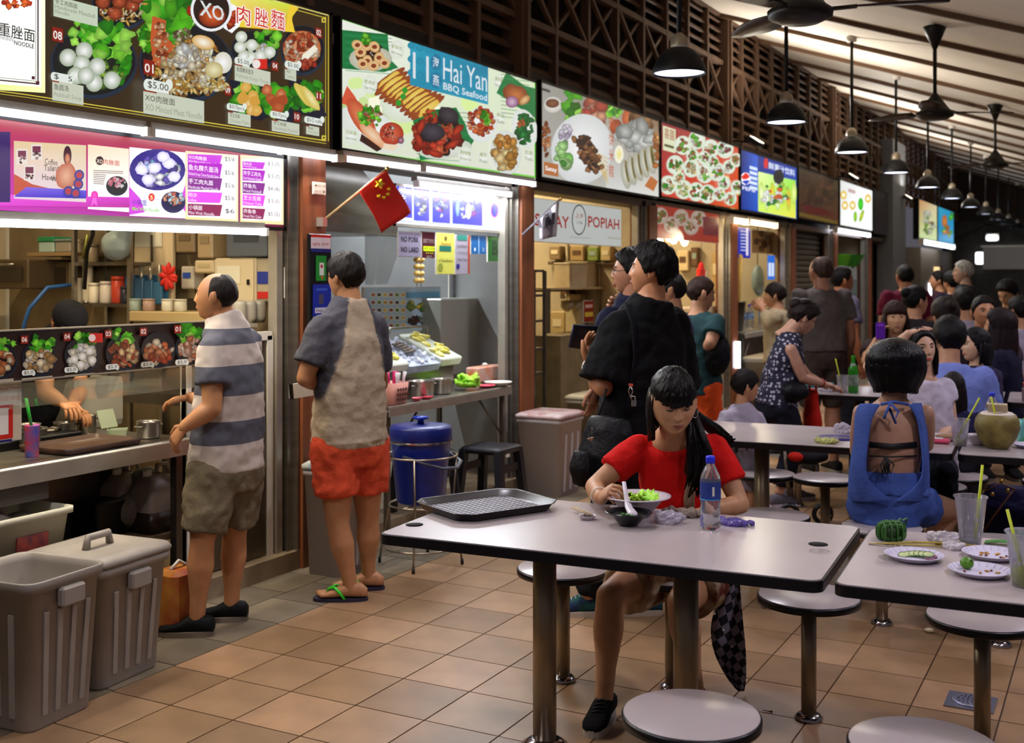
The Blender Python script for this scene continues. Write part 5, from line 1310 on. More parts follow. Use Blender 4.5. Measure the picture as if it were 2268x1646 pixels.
# under the counter
t=thing('jerry_can','translucent jerry can with dark sauce under the counter','jerry can',at_x(345,1150,XS-.20));t.location.z=.362
jc=mat('jerry','#9a8c80',.4,trans=.25)
b=MB();rr=lambda w_,d_,z:[(x,y,z)for x,y in rrect(d_,w_,.03)]
b.loft([rr(.20,.15,0),rr(.21,.16,.02),rr(.21,.16,.20),rr(.15,.10,.26),rr(.05,.05,.275)]);b.build('can_body',jc,t)
MB().lathe((0,-.055,.265),[(.022,0),(.022,.03),(0,.032)],14).build('cap',white_pl,t);MB().tube([(0,.0,.26),(0,.01,.31),(0,.07,.31),(0,.09,.25)],.011).build('handle',jc,t)
MB().loft([rr(.212,.162,.004),rr(.212,.162,.10)]).build('sauce',mat('sauce_dark','#2a1c14',.4),t);MB().box((.07,.06,.235),(.004,.05,.02)).build('sticker',mat('stick_y','#b8883c',.5),t)
t2=copy_tree(t,None,(t.location.x-.17,t.location.y-.03,.362),0,'second jerry can standing behind the nearer one under the counter')
t=pbox('black_carton','dark blue flat carton under the noodle counter','box',170,1165,330,1200,XS-.14,.2,mat('carton_navy','#141c2c',.6),.004);t.location.z=.0;t.children[0].scale.z=2.3
t=pbox('black_crate','black plastic crate under the noodle counter','crate',215,1050,285,1150,XS-.26,.16,black_pl,.01);t.location.z=.362;t.children[0].scale.z=.8
b=MB().ell((0,0,.10),(.10,.13,.10)).ell((.0,.08,.2),(.07,.09,.09));t=thing('plastic_bag','crumpled clear plastic bag under the counter end','bag',(XS-.30,4.02,.362));obj('bag_body',evaluated_simple(b),mat('clear_bag','#6e685e',.35,bump=.8,bscale=16),t)
# tub, bins --------------------------------------------------------
def bin_thing(label,g,w,d,h,rz,lid,m):
 t=thing('rubbish_bin',label,'bin',g,rz)
 def rg(f,z,r=.05):return[(x,y,z)for x,y in rrect(w*f,d*f,r*f)]
 if lid:prof=[rg(.82,0),rg(.84,.01),rg(.97,h-.04),rg(1.04,h-.04),rg(1.05,h-.005),rg(1.0,h)]
 else:prof=[rg(.82,0),rg(.84,.01),rg(.97,h-.04),rg(1.04,h-.04),rg(1.05,h-.005),rg(1.03,h),rg(.98,h-.005),rg(.93,h-.03),rg(.80,.02)]
 MB().loft(prof).build('bin_body',m,t)
 for s in(-1,1):
  for k in range(4):
   x=(-.27+.18*k)*w;MB().bar((x*.88,s*d*.425,.05),(x,s*d*.477,h*.78),.022,.012,(0,s,0)).build('rib',m,t);y=(-.27+.18*k)*d
   MB().bar((s*w*.425,y*.88,.05),(s*w*.477,y,h*.78),.012,.022,(0,1,0)).build('rib',m,t)
 for s in(-1,1):MB().box((s*(w/2+.012),.0,h-.075),(.035,.11,.07),bev=.008).build('handle',m,t)
 if lid:
  lo=MB().loft([rg(1.07,h),rg(1.08,h+.012),rg(1.02,h+.028),rg(.75,h+.036),rg(.55,h+.03)]).build('lid',m,t)
  MB().tube([(0,-.065,h+.03),(0,-.055,h+.075),(0,.055,h+.075),(0,.065,h+.03)],.016,8).build('grip',m,lo)
 return t
bin_m=mat('bin_grey','#8c8378',.5,var=.08,vscale=8)
bin_thing('open grey ribbed rubbish bin without a lid',(-3.51,2.83,0),.40,.36,.53,.08,False,bin_m)
bin_thing('grey ribbed rubbish bin with a handled lid',(-3.62,3.255,0),.40,.40,.475,.08,True,bin_m)
t=thing('storage_tub','white plastic tub with an orange label behind the bins','tub',(-4.04,3.10,.301))
tubm=mat('tub_white','#b5b09a',.45)
def rg(w,d,z,r=.03):return[(x,y,z)for x,y in rrect(w,d,r)]
MB().loft([rg(.26,.42,0),rg(.31,.50,.30),rg(.34,.53,.30),rg(.34,.53,.325),rg(.31,.50,.325),rg(.25,.40,.02)]).build('tub_body',tubm,t)
MB().box((.148,.06,.18),(.012,.15,.12),rot=Matrix.Rotation(.08,3,'Y')).build('orange_label',mat('lab_orange','#a8482a',.5,col2='#4a1c3a',vscale=18),t)
b=MB().ell((0,-.05,.26),(.10,.14,.08)).ell((0,.1,.25),(.08,.10,.06));obj('bags',evaluated_simple(b),mat('clear_bag2','#6a645c',.35,bump=.8,bscale=18),t)
tag(MB().box((-4.04,3.10,.15),(.30,.50,.30)).build('plinth_box',steel_d),'low steel plinth carrying the white plastic tub','plinth')
t=thing('bottle_pack','red pack of bottles beside the bald man by the kerb','pack',(-3.74,3.82,0));MB().box((0,0,.14),(.14,.18,.28),bev=.02).build('wrap',mat('red_pack','#8a1c14',.4,col2='#a8742c',vscale=9),t);MB().tube([(0,-.05,.28),(0,0,.31),(0,.05,.28)],.008).build('handle',mat('pk_h','#b8b0a4',.4),t)
# payment board on the post ------------------------------------------------
t=thing('payment_board','black board of payment placards fixed to the brown post','board',(XS+.06,at_x(686,600,XS+.06).y,1.30),PI/2)
za=at_x(686,742,XS+.06).z;zb=at_x(686,517,XS+.06).z;wv=at_x(735,600,XS+.06).y-t.location.y;t.location.z=za
MB().box((wv/2,.012,(zb-za)/2),(wv,.02,zb-za),bev=.004).build('backing',black_pl,t)
def to(px,py):
 p=at_x(px,py,XS+.06);return(p.y-t.location.y,p.z-za)
def f(p):p.rectw(688,520,732,556,'#ddd4dc');p.rectw(688,519,732,525,'#c8281c');p.rectw(688,550,732,558,'#1c2478');p.textw('NETS',692,544,708,6,'#c0282c',True);p.textw('QR PAY',712,544,728,6,'#b03848',True)
pic(t,to,ink,'white_placard',f)
def f(p):p.rectw(699,566,722,622,'#1c8a2c');p.rectw(707,582,717,610,'#d8e0d4');p.ell(712,590,3,4,'#c03a4c');p.poly([(710,612),(716,612),(713,620)],'#c8581c')
pic(t,to,ink,'green_placard',f)
def f(p):p.rectw(692,630,732,700,'#142a9c');p.rectw(706,652,716,674,'#4a4658');p.rectw(697,682,727,694,'#c8c4d8');p.textw('———',700,644,724,5,'#3c5ac8');p.textw('PayLah',700,692,724,6,'#3a2a3c',True)
pic(t,to,ink,'blue_placard',f)
def f(p):p.rectw(692,702,732,712,'#8a94c8');p.rectw(692,716,714,736,'#d8b8bc')
pic(t,to,ink,'lower_placard',f)
placard('arrow_plate','small white arrow plate on the brown post','sign',694,402,722,430,XS+.02,'#c8beb0',lambda p:(p.textw('◀ 01-10',696,413,720,6,'#4a4238'),p.textw('01-11 ▶',698,426,720,6,'#4a4238')))
# flags -------------------------------------------------------------------
t=thing('red_flag','red flag with five yellow stars on a slanted pole','flag',at_x(712,492,XS+.02))
o0=t.location.copy();fx=XS+.28
tip=at_x(858,374,fx)-o0
MB().cyl((0,0,0),tip,.008,n=8).build('pole',mat('pole_wood','#9a8058',.5),t)
MB().box((0,0,0),(.05,.04,.05)).build('bracket',alu,t);MB().ell(tip,(.012,.012,.016)).build('finial',mat('brass','#a98a44'),t)
cr=[at_x(795,424,fx-.03)-o0,at_x(855,378,fx)-o0,at_x(908,470,fx+.03)-o0,at_x(848,516,fx+.0)-o0]
rows=[]
for i in range(9):
 v=i/8;r=[]
 for j in range(13):
  u=j/12;q=(cr[0]*(1-u)+cr[1]*u)*(1-v)+(cr[3]*(1-u)+cr[2]*u)*v;r.append(q+V((.012*math.sin(u*5+v*4)*v,0,0)))
 rows.append(r)
b=MB().grid(rows);o=b.build('cloth',mat('flag_red','#d8200c',.7),t);m_=o.modifiers.new('s','SOLIDIFY');m_.thickness=.003
def star(x,y,s,rot=0.):
 pts=[at_x(x+s*(1 if k%2==0 else .4)*math.sin(rot+k*PI/5),y-s*(1 if k%2==0 else .4)*math.cos(rot+k*PI/5),fx+.03)-o0 for k in range(10)];pts.append(sum(pts,V((0,0,0)))/10)
 b=MB().add(pts+[q-V((.012,0,0))for q in pts],[(10,k,(k+1)%10)for k in range(10)]+[(k,(k+1)%10,11+(k+1)%10,11+k)for k in range(10)])
 b.build('star',mat('flag_yellow','#e8c820',.6),t)
star(843,407,11,.3)
for a,b_ in((863,419),(861,430),(852,437),(841,434)):star(a,b_,3.6,.5)
t=thing('white_flag','small white furled flag with dark bars hanging before the popiah sign','flag',at_x(1157,520,XS+.02));o0=t.location.copy();fx=XS+.2
tip=at_x(1242,440,fx)-o0
MB().cyl((0,0,0),tip,.008,n=8).build('pole',mat('pole_grey','#5a5660',.4),t);MB().ell(tip,(.012,.012,.014)).build('finial',mat('brass','#a98a44'),t)
rows=[]
for i in range(8):
 v=i/7;r=[]
 for j in range(8):
  u=j/7;q=(at_x(1196+42*u,490-42*u+v*(46+34*u)-4,fx+.03*math.sin(u*9))-o0);q+=V((0,-.05*v*u,0));r.append(q)
 rows.append(r)
o=MB().grid(rows).build('cloth',mat('flag_white','#a49ca4',.7),t);m_=o.modifiers.new('s','SOLIDIFY');m_.thickness=.003
for k in range(2):
 pts=[at_x(x,y,fx+.045)-o0 for x,y in((1208+k*14,482-k*8),(1216+k*14,478-k*8),(1214+k*14,500-k*4),(1206+k*14,503-k*4))];MB().add(pts+[q-V((.05,0,0))for q in pts],[(0,3,2,1),(0,1,5,4),(1,2,6,5),(2,3,7,6),(3,0,4,7)]).build('dark_bar',mat('bar_dark','#34303a',.7),t)
 # ---------------------------------------------------------------- seafood stall
hood=thing('cooker_hood','large stainless cooker hood in the seafood stall','hood',(XS-.35,5.28,1.86))
MB().box((-.5,.55,.06),(1.0,1.1,.12)).build('rim',steel,hood);MB().loft([[(x-.5,y+.55,z)for x,y in rrect(w_,d_,.01)]for w_,d_,z in((1.0,1.1,.12),(.5,.6,.6),(.5,.6,.9))]).build('canopy',steel,hood)
t,to,w,h=board('inner_menu_panel','purple-blue lit menu strip inside the seafood stall',872,1117,1.905,2.175,XS-.12,.05,alu)
back(t,w,h,['#eef2ff','#ffffff','#ffffff','#c8c8ff'],lit2)
def f(p):
 p.rectw(878,398,912,480,'#3a2ad8');p.textw('好',883,424,899,18,'#ffffff',True);p.textw('吃',884,448,899,18,'#ffffff',True)
 for x0,x1,yy in((916,950,402),(957,996,406),(1001,1067,409)):
  p.rectw(x0,yy,x1,yy+86,'#1c2ae0','#5a48f0');p.scatter((x0+x1)/2,yy+44,(x1-x0)*.32,30,['#e8e8ff','#8aa0ff','#c048e0','#ffffff','#2a1a9a'],22,6,.8,.3,seed=x0)
 p.textw('全品民众最爱推荐',1002,428,1066,15,'#e8f0ff',True);p.ell(1012,462,5,18,'#bfe0ff','#6a9aff');p.ell(1036,468,7,18,'#ffffff','#d8d8ff')
 p.textw('No Pork',1078,440,1108,9,'#4a3ac8');p.ell(1094,466,9,17,'#f060d8');p.ell(1094,466,7,14,'#2a1ad8');p.textw('Serves No Pork No Lard Cooking in Vegetable Oil',884,494,1108,9,'#8a9ac8')
pic(t,to,lit2,'menu_print',f)
XP_=XS-.13
placard('no_pork_sign','grey NO PORK NO LARD notice hung under the menu strip','notice',882,511,933,569,XP_,'#8a8298',lambda p:(p.textw('NO PORK',888,535,927,12,'#2c2838',True),p.textw('NO LARD',888,558,927,12,'#2c2838',True)),group='notices hung under the menu strip')
placard('award_sign','dark red award card hung under the menu strip','notice',934,512,968,572,XP_,'#4a1422',lambda p:(p.textw('BEST FOOD',937,538,966,9,'#8a7a74',True),p.rectw(937,545,966,556,'#c8d81c'),p.textw('BEST EATEN',939,553,963,5,'#3a3a10'),p.textw('★★★★',942,562,960,4,'#c8c81c'),p.textw('2017',944,571,956,5,'#a89a94')),group='notices hung under the menu strip')
placard('certificate','yellow-green award certificate hung under the menu strip','notice',966,514,1007,608,XP_+.01,'#c8c85a',lambda p:(p.ell(987,528,3,5,'#6a5a2c'),p.textw('Award',976,543,998,8,'#a85a24'),p.rectw(973,544,999,556,'#1c6a5c'),p.textw('of Excellence',971,580,1002,7,'#3a3a1c'),p.ell(975,592,6,9,'#8a943c')),group='notices hung under the menu strip')
placard('certificate','grey certificate with a blue ribbon hung under the menu strip','notice',1008,520,1040,608,XP_+.01,'#9a94a0',lambda p:(p.rectw(1012,520,1034,532,'#2c7a6a'),p.textw('Certificate',1012,548,1034,7,'#5a4a4a'),p.textw('of Award',1014,562,1034,6,'#6a6070'),p.textw('Hai Yan',1014,578,1034,7,'#4a4048'),p.ell(1014,590,4,6,'#2a2a7a'),p.rectw(1036,520,1040,606,'#a8442c')),group='notices hung under the menu strip')
placard('blue_notice','pair of blue cards hung under the menu strip','notice',1043,520,1077,563,XP_,'#1c5a94',lambda p:(p.rectw(1059,520,1061,563,'#8ab0d0'),p.textw('1',1050,556,1053,7,'#c8d8e8'),p.textw('2',1068,556,1072,7,'#c8d8e8')),group='notices hung under the menu strip')
placard('grade_notice','green hygiene grade card with the letter B','notice',1080,522,1111,580,XP_,'#1c5a1c',lambda p:(p.textw('B',1090,565,1103,30,'#0c2a0c',True),p.rectw(1082,526,1108,530,'#4a8a3c')),group='notices hung under the menu strip')
placard('map_sheet','white sheet with a pencil plan at the back of the seafood stall','paper',995,578,1098,660,-4.6,'#c8ccd8',lambda p:[p.line([(1005+(k*37)%85,585+(k*23)%66),(1010+(k*53)%80,590+(k*41)%64)],1.2,'#6a7080')for k in range(26)])
t=placard('dish_menu','white framed menu board with rows of small dish pictures','menu',806,636,976,742,XS-.62,'#a8c0d0',lambda p:([(p.ell(826+c*13.2,653+r*17+0,6.4,6,'#e8e8e0','#c8d0c8',n=10),p.ell(826+c*13.2,653+r*17,4.4,3.8,['#a8642c','#c89a3c','#5a7a2c','#8a3a24','#d8b85a','#3a3a3c'][(c*5+r*3)%6],None,n=8))for r in range(5)for c in range(6)],p.rectw(899,648,972,660,'#5a9ac0'),[p.scatter(x,y,10,10,cs,14,5,.8,.3,seed=x)for x,y,cs in((910,676,['#d8c040','#7a9a2c']),(935,678,['#e8d04a','#5a8a2c']),(960,676,['#8a4a2c','#a86a3c']),(915,710,['#5a2a24','#3a2c34']),(938,708,['#8a8a94','#5a7a5a']),(962,706,['#c86a3c','#d8945a']))]),dep=.02,fm=white_pl)
t=pbox('chiller_case','tall stainless side panel at the seafood stall','cabinet',978,662,1075,835,XS-.45,.28,mat('panel_grey','#a3a69c',.4,.4),.008)
placard('sticker_card','blue and red payment stickers on the stainless panel','sticker',1068,662,1114,692,XS-.44,'#3c6ab8',lambda p:(p.rectw(1070,668,1090,690,'#d8dce8'),p.rectw(1097,664,1110,688,'#b8242c'),p.rectw(1100,669,1108,682,'#e8e0e0')))
def strutted(name,label,cat,Xf,ya,yb,z,dep,legs=True):
 t=thing(name,label,cat,(Xf,ya,0));w=yb-ya
 MB().box((-dep/2,w/2,z-.012),(dep,w,.024),bev=.004).build('worktop',steel,t);MB().box((.0,w/2,z-.035),(.01,w,.05)).build('front_edge',alu,t)
 if legs:
  for x in(-.05,-dep+.05):
   for y in(.05,w-.05):MB().box((x,y,z/2-.02),(.03,.03,z-.04)).build('leg',steel_d,t)
  MB().tube([(-.05,.05,z-.35),(-.05,.4,z-.05)],.008,6).build('brace',steel_d,t);MB().tube([(-.05,w-.05,z-.35),(-.05,w-.4,z-.05)],.008,6).build('brace',steel_d,t)
 return t
ct=strutted('steel_table','steel table with angled braces before the seafood stall','table',XS+.10,5.62,7.15,.815,.62)
def on2(x,y):return at_z(x,y,.815)
ice=thing('ice_display','slanted ice display box with yellow trays of seafood','display',(XS-.32,5.9,.816))
rot=Matrix.Rotation(.42,3,'Y')
MB().box((.0,.42,.10),(.30,.96,.20)).build('case',steel,ice)
for k,(y0,y1,nm)in enumerate(((.0,.26,'yellow_tray'),(.66,.92,'yellow_tray'))):
 MB().box((.02,(y0+y1)/2,.27),(.40,y1-y0,.06),rot=rot,bev=.008).build(nm,mat('tray_clear','#c9cfc0',.2),ice)
 r=random.Random(k);b=MB()
 for q in range(18):
  p0=rot@V((r.uniform(-.17,.17),0,.035));b.ell(V((.02,(y0+y1)/2+r.uniform(-.09,.09),.27))+p0,(.04,.035,.014),Matrix.Rotation(r.uniform(0,3),3,'Z')@rot,8,5)
 b.build('yellow_topping',mat('egg_yellow','#d8cc3c',.5,col2='#f0eca0',vscale=14),ice)['kind']='stuff'
MB().box((.02,.46,.245),(.38,.38,.05),rot=rot).build('ice_bed',mat('ice','#c4ccd8',.3,bump=1.,bscale=26,col2='#8a94a8',vscale=12),ice)
b=MB();r=random.Random(3)
for q in range(60):p0=rot@V((r.uniform(-.18,.18),0,.03));b.box(V((.02,.46+r.uniform(-.18,.18),.25))+p0,(.022,.022,.018),rot=Matrix.Rotation(r.uniform(0,3),3,'X')@Matrix.Rotation(r.uniform(0,3),3,'Z'))
b.build('ice_cubes',mat('ice_c','#d4dae6',.15),ice)['kind']='stuff'
for k in range(5):p0=rot@V((-.06+.03*k,0,.045));MB().tube([V((.02,.40,.255))+p0,V((.02,.47,.262))+p0,V((.02,.55-.01*k,.255))+p0],[.012,.018,.004],8,flat=.6).build('fish',mat('fish_brown','#4a3c34',.4,col2='#8a8074',vscale=40),ice)
MB().tube([(-.12,.5,.38),(-.12,.52,.42),(-.12,.98,.42),(-.12,1.02,.2)],.010,8).build('guard_rail',steel,ice)
bk=thing('basket','pink plastic basket holding white spoons and pink chopstick cups','basket',on2(880,858));pk=mat('pink_basket','#c88a7c',.5)
bk.location=(XS+.02,5.78,.816)
MB().loft([rg(.12,.15,0),rg(.14,.17,.13),rg(.135,.165,.13),rg(.115,.145,.006)]).build('basket_body',pk,bk)
for k in range(5):
 for z in range(3):MB().box((.068+.003*z,-.056+.028*k,.03+.03*z),(.004,.014,.016)).build('slot',mat('slot_dark','#4a2a28',.7),bk)
for k,(x,y,c)in enumerate(((0,-.05,'#c81c6a'),(0.02,.0,'#c81c6a'),(-.02,.04,'#d02070'),(.03,.05,'#d8d4d4'),(.04,-.02,'#d8d4d4'))):MB().tube([(x,y,.02),(x*1.2,y*1.2,.15),(x*1.3,y*1.4,.19)],[.010,.014,.020 if k>2 else .016],8,flat=.5 if k>2 else 1.).build('spoon' if k>2 else 'chopstick_cup',mat('u_'+c.strip('#'),c,.4),bk)
pot('oval steel pot on the seafood table',960,852,XS-.05,.085,.10,group='steel pots on the seafood table').location=(XS-.04,6.18,.816)
pot('smaller steel pot tucked behind the oval pot',1000,845,XS-.1,.07,.095,group='steel pots on the seafood table').location=(XS-.04,6.42,.816)
t=thing('lettuce_head','bright green lettuce on the seafood table','lettuce',(XS+.0,6.72,.816));r=random.Random(9)
for k in range(12):
 a=k*.9;R=Matrix.Rotation(a,3,'Z')@Matrix.Rotation(r.uniform(.3,1.1),3,'X')
 rows=[[R@V((u*.06*math.sin(PI*(.15+.8*v)),.01+.10*v,.012*math.sin(u*9+v*5)))+V((0,0,.02))for u in np.linspace(-1,1,7)]for v in np.linspace(0,1,6)]
 o=MB().grid(rows).build('leaf',mat('lettuce','#7ac818',.5,col2='#b8ec4a',vscale=16),t);m_=o.modifiers.new('s','SOLIDIFY');m_.thickness=.003
def dish(label,pos,r,h,m,name='bowl',cat=None,group=None):
 t=thing(name,label,cat or name,pos,0,group);MB().lathe((0,0,0),[(r*.5,0),(r*.55,.004),(r*.9,h*.7),(r,h),(r*.96,h),(r*.85,h*.68),(r*.5,.008),(0,.008)],24).build('bowl_body',m,t);MB().lathe((0,0,h*.95),[(r*.975,0),(r,h*.07),(r*.96,h*.08)],24,cap=False).build('rim',m,t);return t
pinkm=mat('pink_dish','#d04a5c',.4)
dish('small pink sauce dish by the pink basket',(XS+.06,5.98,.816),.035,.02,pinkm,'sauce_dish','dish');dish('second small pink sauce dish beside the first',(XS+.06,6.10,.816),.04,.016,pinkm,'sauce_dish','dish');dish('pink tray dish beside the lettuce',(XS+.02,6.92,.816),.07,.018,pinkm,'sauce_dish','dish');dish('white oval plate at the end of the seafood table',(XS+.03,7.08,.816),.10,.03,white_pl,'plate')
t=pbox('tissue_box','white tissue box with orange print on the seafood table','box',1052,790,1110,825,XS-.2,.1,mat('tissue','#c8bcb8',.6,col2='#d87a3c',vscale=9),.01);t.location.z=.816;t.location.x=XS-.18
MB().ell((-.05,0,t['h']+.008),(.02,.03,.015),None,8,6).build('tissue',white_pl,t)
t=thing('lantern_string','string of pale yellow garlic-shaped lanterns','decoration',at_x(928,572,XS-.15));ym=mat('lantern_y','#d8b868',.5)
for s in(0,1):
 for k in range(4 if s==0 else 4):
  MB().ell((0,-.025+s*.05,-.01-k*.045-s*.0),(.024,.024,.02),None,12,8).build('bulb',ym,t)
 MB().cyl((0,-.025+s*.05,-.19),(0,-.025+s*.05,.09),.0025,n=6).build('cord',mat('cord','#6a4a2c',.6),t)
t=thing('plastic_sheet','hanging clear plastic sheet in the seafood stall','sheet',at_x(850,560,XS-.6));rows=[[V((.02*math.sin(u*7),(u-.5)*(.45-.2*v)-.1*v,.12-.34*v))for u in np.linspace(0,1,9)]for v in np.linspace(0,1,7)]
o=MB().grid(rows).build('sheet',mat('clear_sheet','#8a9090',.15,alpha=.35),t);o.modifiers.new('s','SOLIDIFY').thickness=.003;MB().cyl((0,-.25,.12),(0,.25,.12),.006,n=8).build('rod',steel,t)
# bucket on its wire stand
g=at_z(962,1235)
st=thing('wire_stand','round wire stand carrying the blue ice bucket','stand',(-3.43,5.34,0));wire=mat('wire','#a89c8a',.3,.9)
for z,r in((.60,.20),(.33,.175),(.10,.20)):MB().tube([(r*math.cos(a),r*math.sin(a),z)for a in np.linspace(0,2*PI,33)],.006,6).build('ring',wire,st)
for k in range(4):
 a=.4+k*PI/2;MB().tube([(.20*math.cos(a),.20*math.sin(a),.60),(.178*math.cos(a),.178*math.sin(a),.33),(.23*math.cos(a),.23*math.sin(a),.02)],.006,6).build('leg',wire,st);MB().cyl((.232*math.cos(a),.232*math.sin(a),0),(.23*math.cos(a),.23*math.sin(a),.03),.009,n=8).build('foot',black_pl,st)
MB().tube([(.17,0,.33),(-.17,0,.33)],.005,6).tube([(0,.17,.33),(0,-.17,.33)],.005,6).build('cross_wire',wire,st)
bu=thing('ice_bucket','blue lidded plastic ice bucket in the wire stand','bucket',(-3.43,5.34,.342));bl=mat('bucket_blue','#0c2a9c',.3)
MB().lathe((0,0,0),[(.125,0),(.135,.01),(.165,.33),(.168,.335),(0,.335)],36).build('bucket_body',bl,bu);MB().lathe((0,0,.335),[(.172,0),(.175,.005),(.172,.075),(.165,.085),(.12,.092),(0,.095)],36).build('lid',mat('lid_navy','#12206a',.35),bu)
MB().lathe((0,0,.333),[(.177,0),(.178,.006),(.176,.01)],36,cap=False).build('trim_ring',mat('silver','#c8c4bc',.2,1.),bu);MB().lathe((0,0,.43),[(.02,0),(.016,.02),(.045,.03),(.042,.04),(0,.043)],20).build('knob',bl,bu)
MB().tube([(0,-.17,.27),(.10,-.175,.25),(.2,-.09,.21),(.215,.03,.20),(.18,.13,.22),(.05,.17,.27)],.013,8,flat=.6).build('carry_handle',mat('handle_grey','#3a3c4c',.4),bu)
# crates by the stalls
def lidbin(label,g,w,d,h,m,lm,rz=0.):
 t=thing('storage_bin',label,'bin',g,rz);MB().loft([rg(w*.86,d*.86,0),rg(w*.98,d*.98,h-.03),rg(w*1.03,d*1.03,h-.03),rg(w*1.03,d*1.03,h)]).build('bin_body',m,t);MB().loft([rg(w*1.06,d*1.06,h),rg(w*1.06,d*1.06,h+.025),rg(w*.9,d*.9,h+.04)]).build('lid',lm,t)
 for k in range(3):MB().bar((w*.44,(-.25+.25*k)*d,.04),(w*.49,(-.25+.25*k)*d,h*.8),.02,.01,(1,0,0)).build('rib',m,t)
 return t
lb=mat('bin_pale','#b0a6a6',.5);lidm=mat('lid_tiles','#b0a4a0',.5,col2='#8a4a44',vscale=9)
lidbin('pale bin with a patterned lid behind the man in orange shorts',(-3.74,5.02,0),.24,.36,.56,lb,mat('lid_pattern','#c8c4b0',.5,col2='#4a6a8a',vscale=12))
lidbin('pale lilac bin with a patterned lid before the satay stall',(-3.72,7.55,0),.36,.40,.56,lb,lidm)
lidbin('pale lidded bin behind the bag of the man in black',(-3.70,8.35,0),.36,.42,.62,mat('bin_beige','#8d8168',.5),mat('bin_beige_l','#a09478',.5))
t=thing('plastic_stool','dark plastic stool under the seafood table','stool',(-3.70,6.62,0));dkp=mat('stool_dark','#14151c',.45)
MB().loft([rg(.30,.30,.44),rg(.31,.31,.43),rg(.31,.31,.46),rg(.28,.28,.47)]).build('seat',dkp,t)
for sx in(-1,1):
 for sy in(-1,1):MB().bar((sx*.17,sy*.17,0),(sx*.13,sy*.13,.45),.05,.05,(0,1,0)).build('leg',dkp,t)
for s in(-1,1):MB().box((s*.14,0,.33),(.02,.26,.05)).build('stretcher',dkp,t)
MB().box((.158,-.06,.42),(.004,.05,.02)).build('sticker',white_pl,t)
t2=copy_tree(t,None,(-3.95,6.2,0),.2,'second dark plastic stool in the shade under the seafood table')
# ---------------------------------------------------------------- satay popiah stall
t=placard('popiah_sign','white SATAY POPIAH name board with a round emblem','sign',1181,437,1376,535,XS-.05,'#e4e8e4',lambda p:(p.textw('SATAY',1184,500,1260,28,'#b8241c',True),p.textw('POPIAH',1302,503,1371,25,'#b8241c',True),p.ell(1282,487,16,34,'#1c4038',n=24),p.ell(1282,487,14,31,'#e8ece8',n=24),p.textw('上乡',1274,482,1292,11,'#c03a3c',True),p.textw('小食',1276,496,1290,7,'#6a6a60'),p.textw('www.traditionalpopiah.com',1262,527,1308,4,'#5a7a70'),p.textw('No Pork No Lard',1346,529,1374,5,'#8a7a2c')),print_mat('print_soft',.55),dep=.03)
def racks(label,xs,ys,X,dep,m,name='display_shelf',cat='shelf',z0=.1):
 ya,yb=at_x(xs[0],600,X).y,at_x(xs[1],600,X).y;t=thing(name,label,cat,(X,ya,z0));zt=at_x(xs[0],ys[0],X).z
 for y in ys:z=at_x(xs[0],y,X).z-z0;MB().box((-dep/2,(yb-ya)/2,z),(dep,yb-ya,.02)).build('shelf_board',m,t)
 for yy in(0,yb-ya):
  for x in(0,-dep):MB().box((x,yy,(zt-z0)/2),(.025,.025,zt-z0)).build('upright',steel_d,t)
 return t,ya,yb
r1,ya,yb=racks('narrow glass rack of small food at the satay stall',(1182,1206),(600,655,712,775,830),XS-.1,.3,steel_d)
r2,ya,yb=racks('cream counter shelf unit of the satay stall',(1215,1380),(640,752,810),XS-.5,.35,mat('cream_shelf','#b09a6c',.5))
for k,(x0,y0,x1,y1,c,lab)in enumerate(((1262,585,1300,638,'#b8a888','slanted steel tin leaning on the satay counter'),(1300,582,1330,638,'#a8986c','beige carton behind the orange box on the satay counter'),(1326,588,1376,638,'#d8845c','orange printed box on the satay counter'),(1215,762,1270,808,'#8a7a4c','olive steel food warmer on the satay shelf'),(1240,770,1262,806,'#a89c84','pale notice box on the satay shelf'),(1285,655,1325,745,'#b0a078','tall cream canister behind the navy shirt man'))):
 b=pbox('food_box',lab,'box',x0,y0,x1,y1,XS-.55-.03*k,.16,mat('fbox%d'%k,c,.5,var=.12,vscale=10),.006,lid=.012)
rs=MB().box((XS-.29,9.2,.60),(.3,1.5,1.0)).build('satay_counter',mat('satay_ctr','#7a6a48',.5,.3,var=.2));tag(rs,'closed steel counter cabinet of the satay stall','counter')
placard('red_notice','dark red notice with a yellow band at the satay stall','notice',1293,666,1315,715,XS-.485,'#8a2418',lambda p:(p.rectw(1295,692,1313,702,'#d8b83c'),p.textw('———',1296,682,1312,7,'#d8a89c',True)))
for k,x in enumerate((1256,1276,1296,1316)):
 q=at_x(x,690,XS-.75);t=thing('hanging_bowl','hanging grey ladle bowl in the satay stall','bowl',q,0,'hanging ladle bowls');MB().lathe((0,0,0),[(.02,0),(.06,.04),(.06,.10),(.05,.105)],14).build('bowl_body',mat('ladle_grey','#9a8e70',.4),t);MB().cyl((0,0,.1),(0,0,.20),.006,n=6).build('hook',steel_d,t)
tag(MB().cyl((XS-.75,8.0,at_x(1256,690,XS-.75).z+.2),(XS-.75,9.9,at_x(1256,690,XS-.75).z+.2),.01,n=8).build('hanging_rail',steel),'steel rail carrying the hanging ladle bowls','rail')
t=pbox('brown_cupboard','dark brown cupboard beside the satay stall entrance','cupboard',1211,815,1258,950,XS+.05,.3,mat('cup_brown','#4a3620',.5,var=.2),.006,part='case');t.location.z=.02;MB().box((.006,0,t['h']*.5),(.012,t['w']*.9,t['h']*.9)).build('door',mat('cup_brown2','#523c24',.5),t);MB().ell((.018,t['w']*.36,t['h']*.55),(.008,.012,.012),None,8,6).build('knob',steel,t)
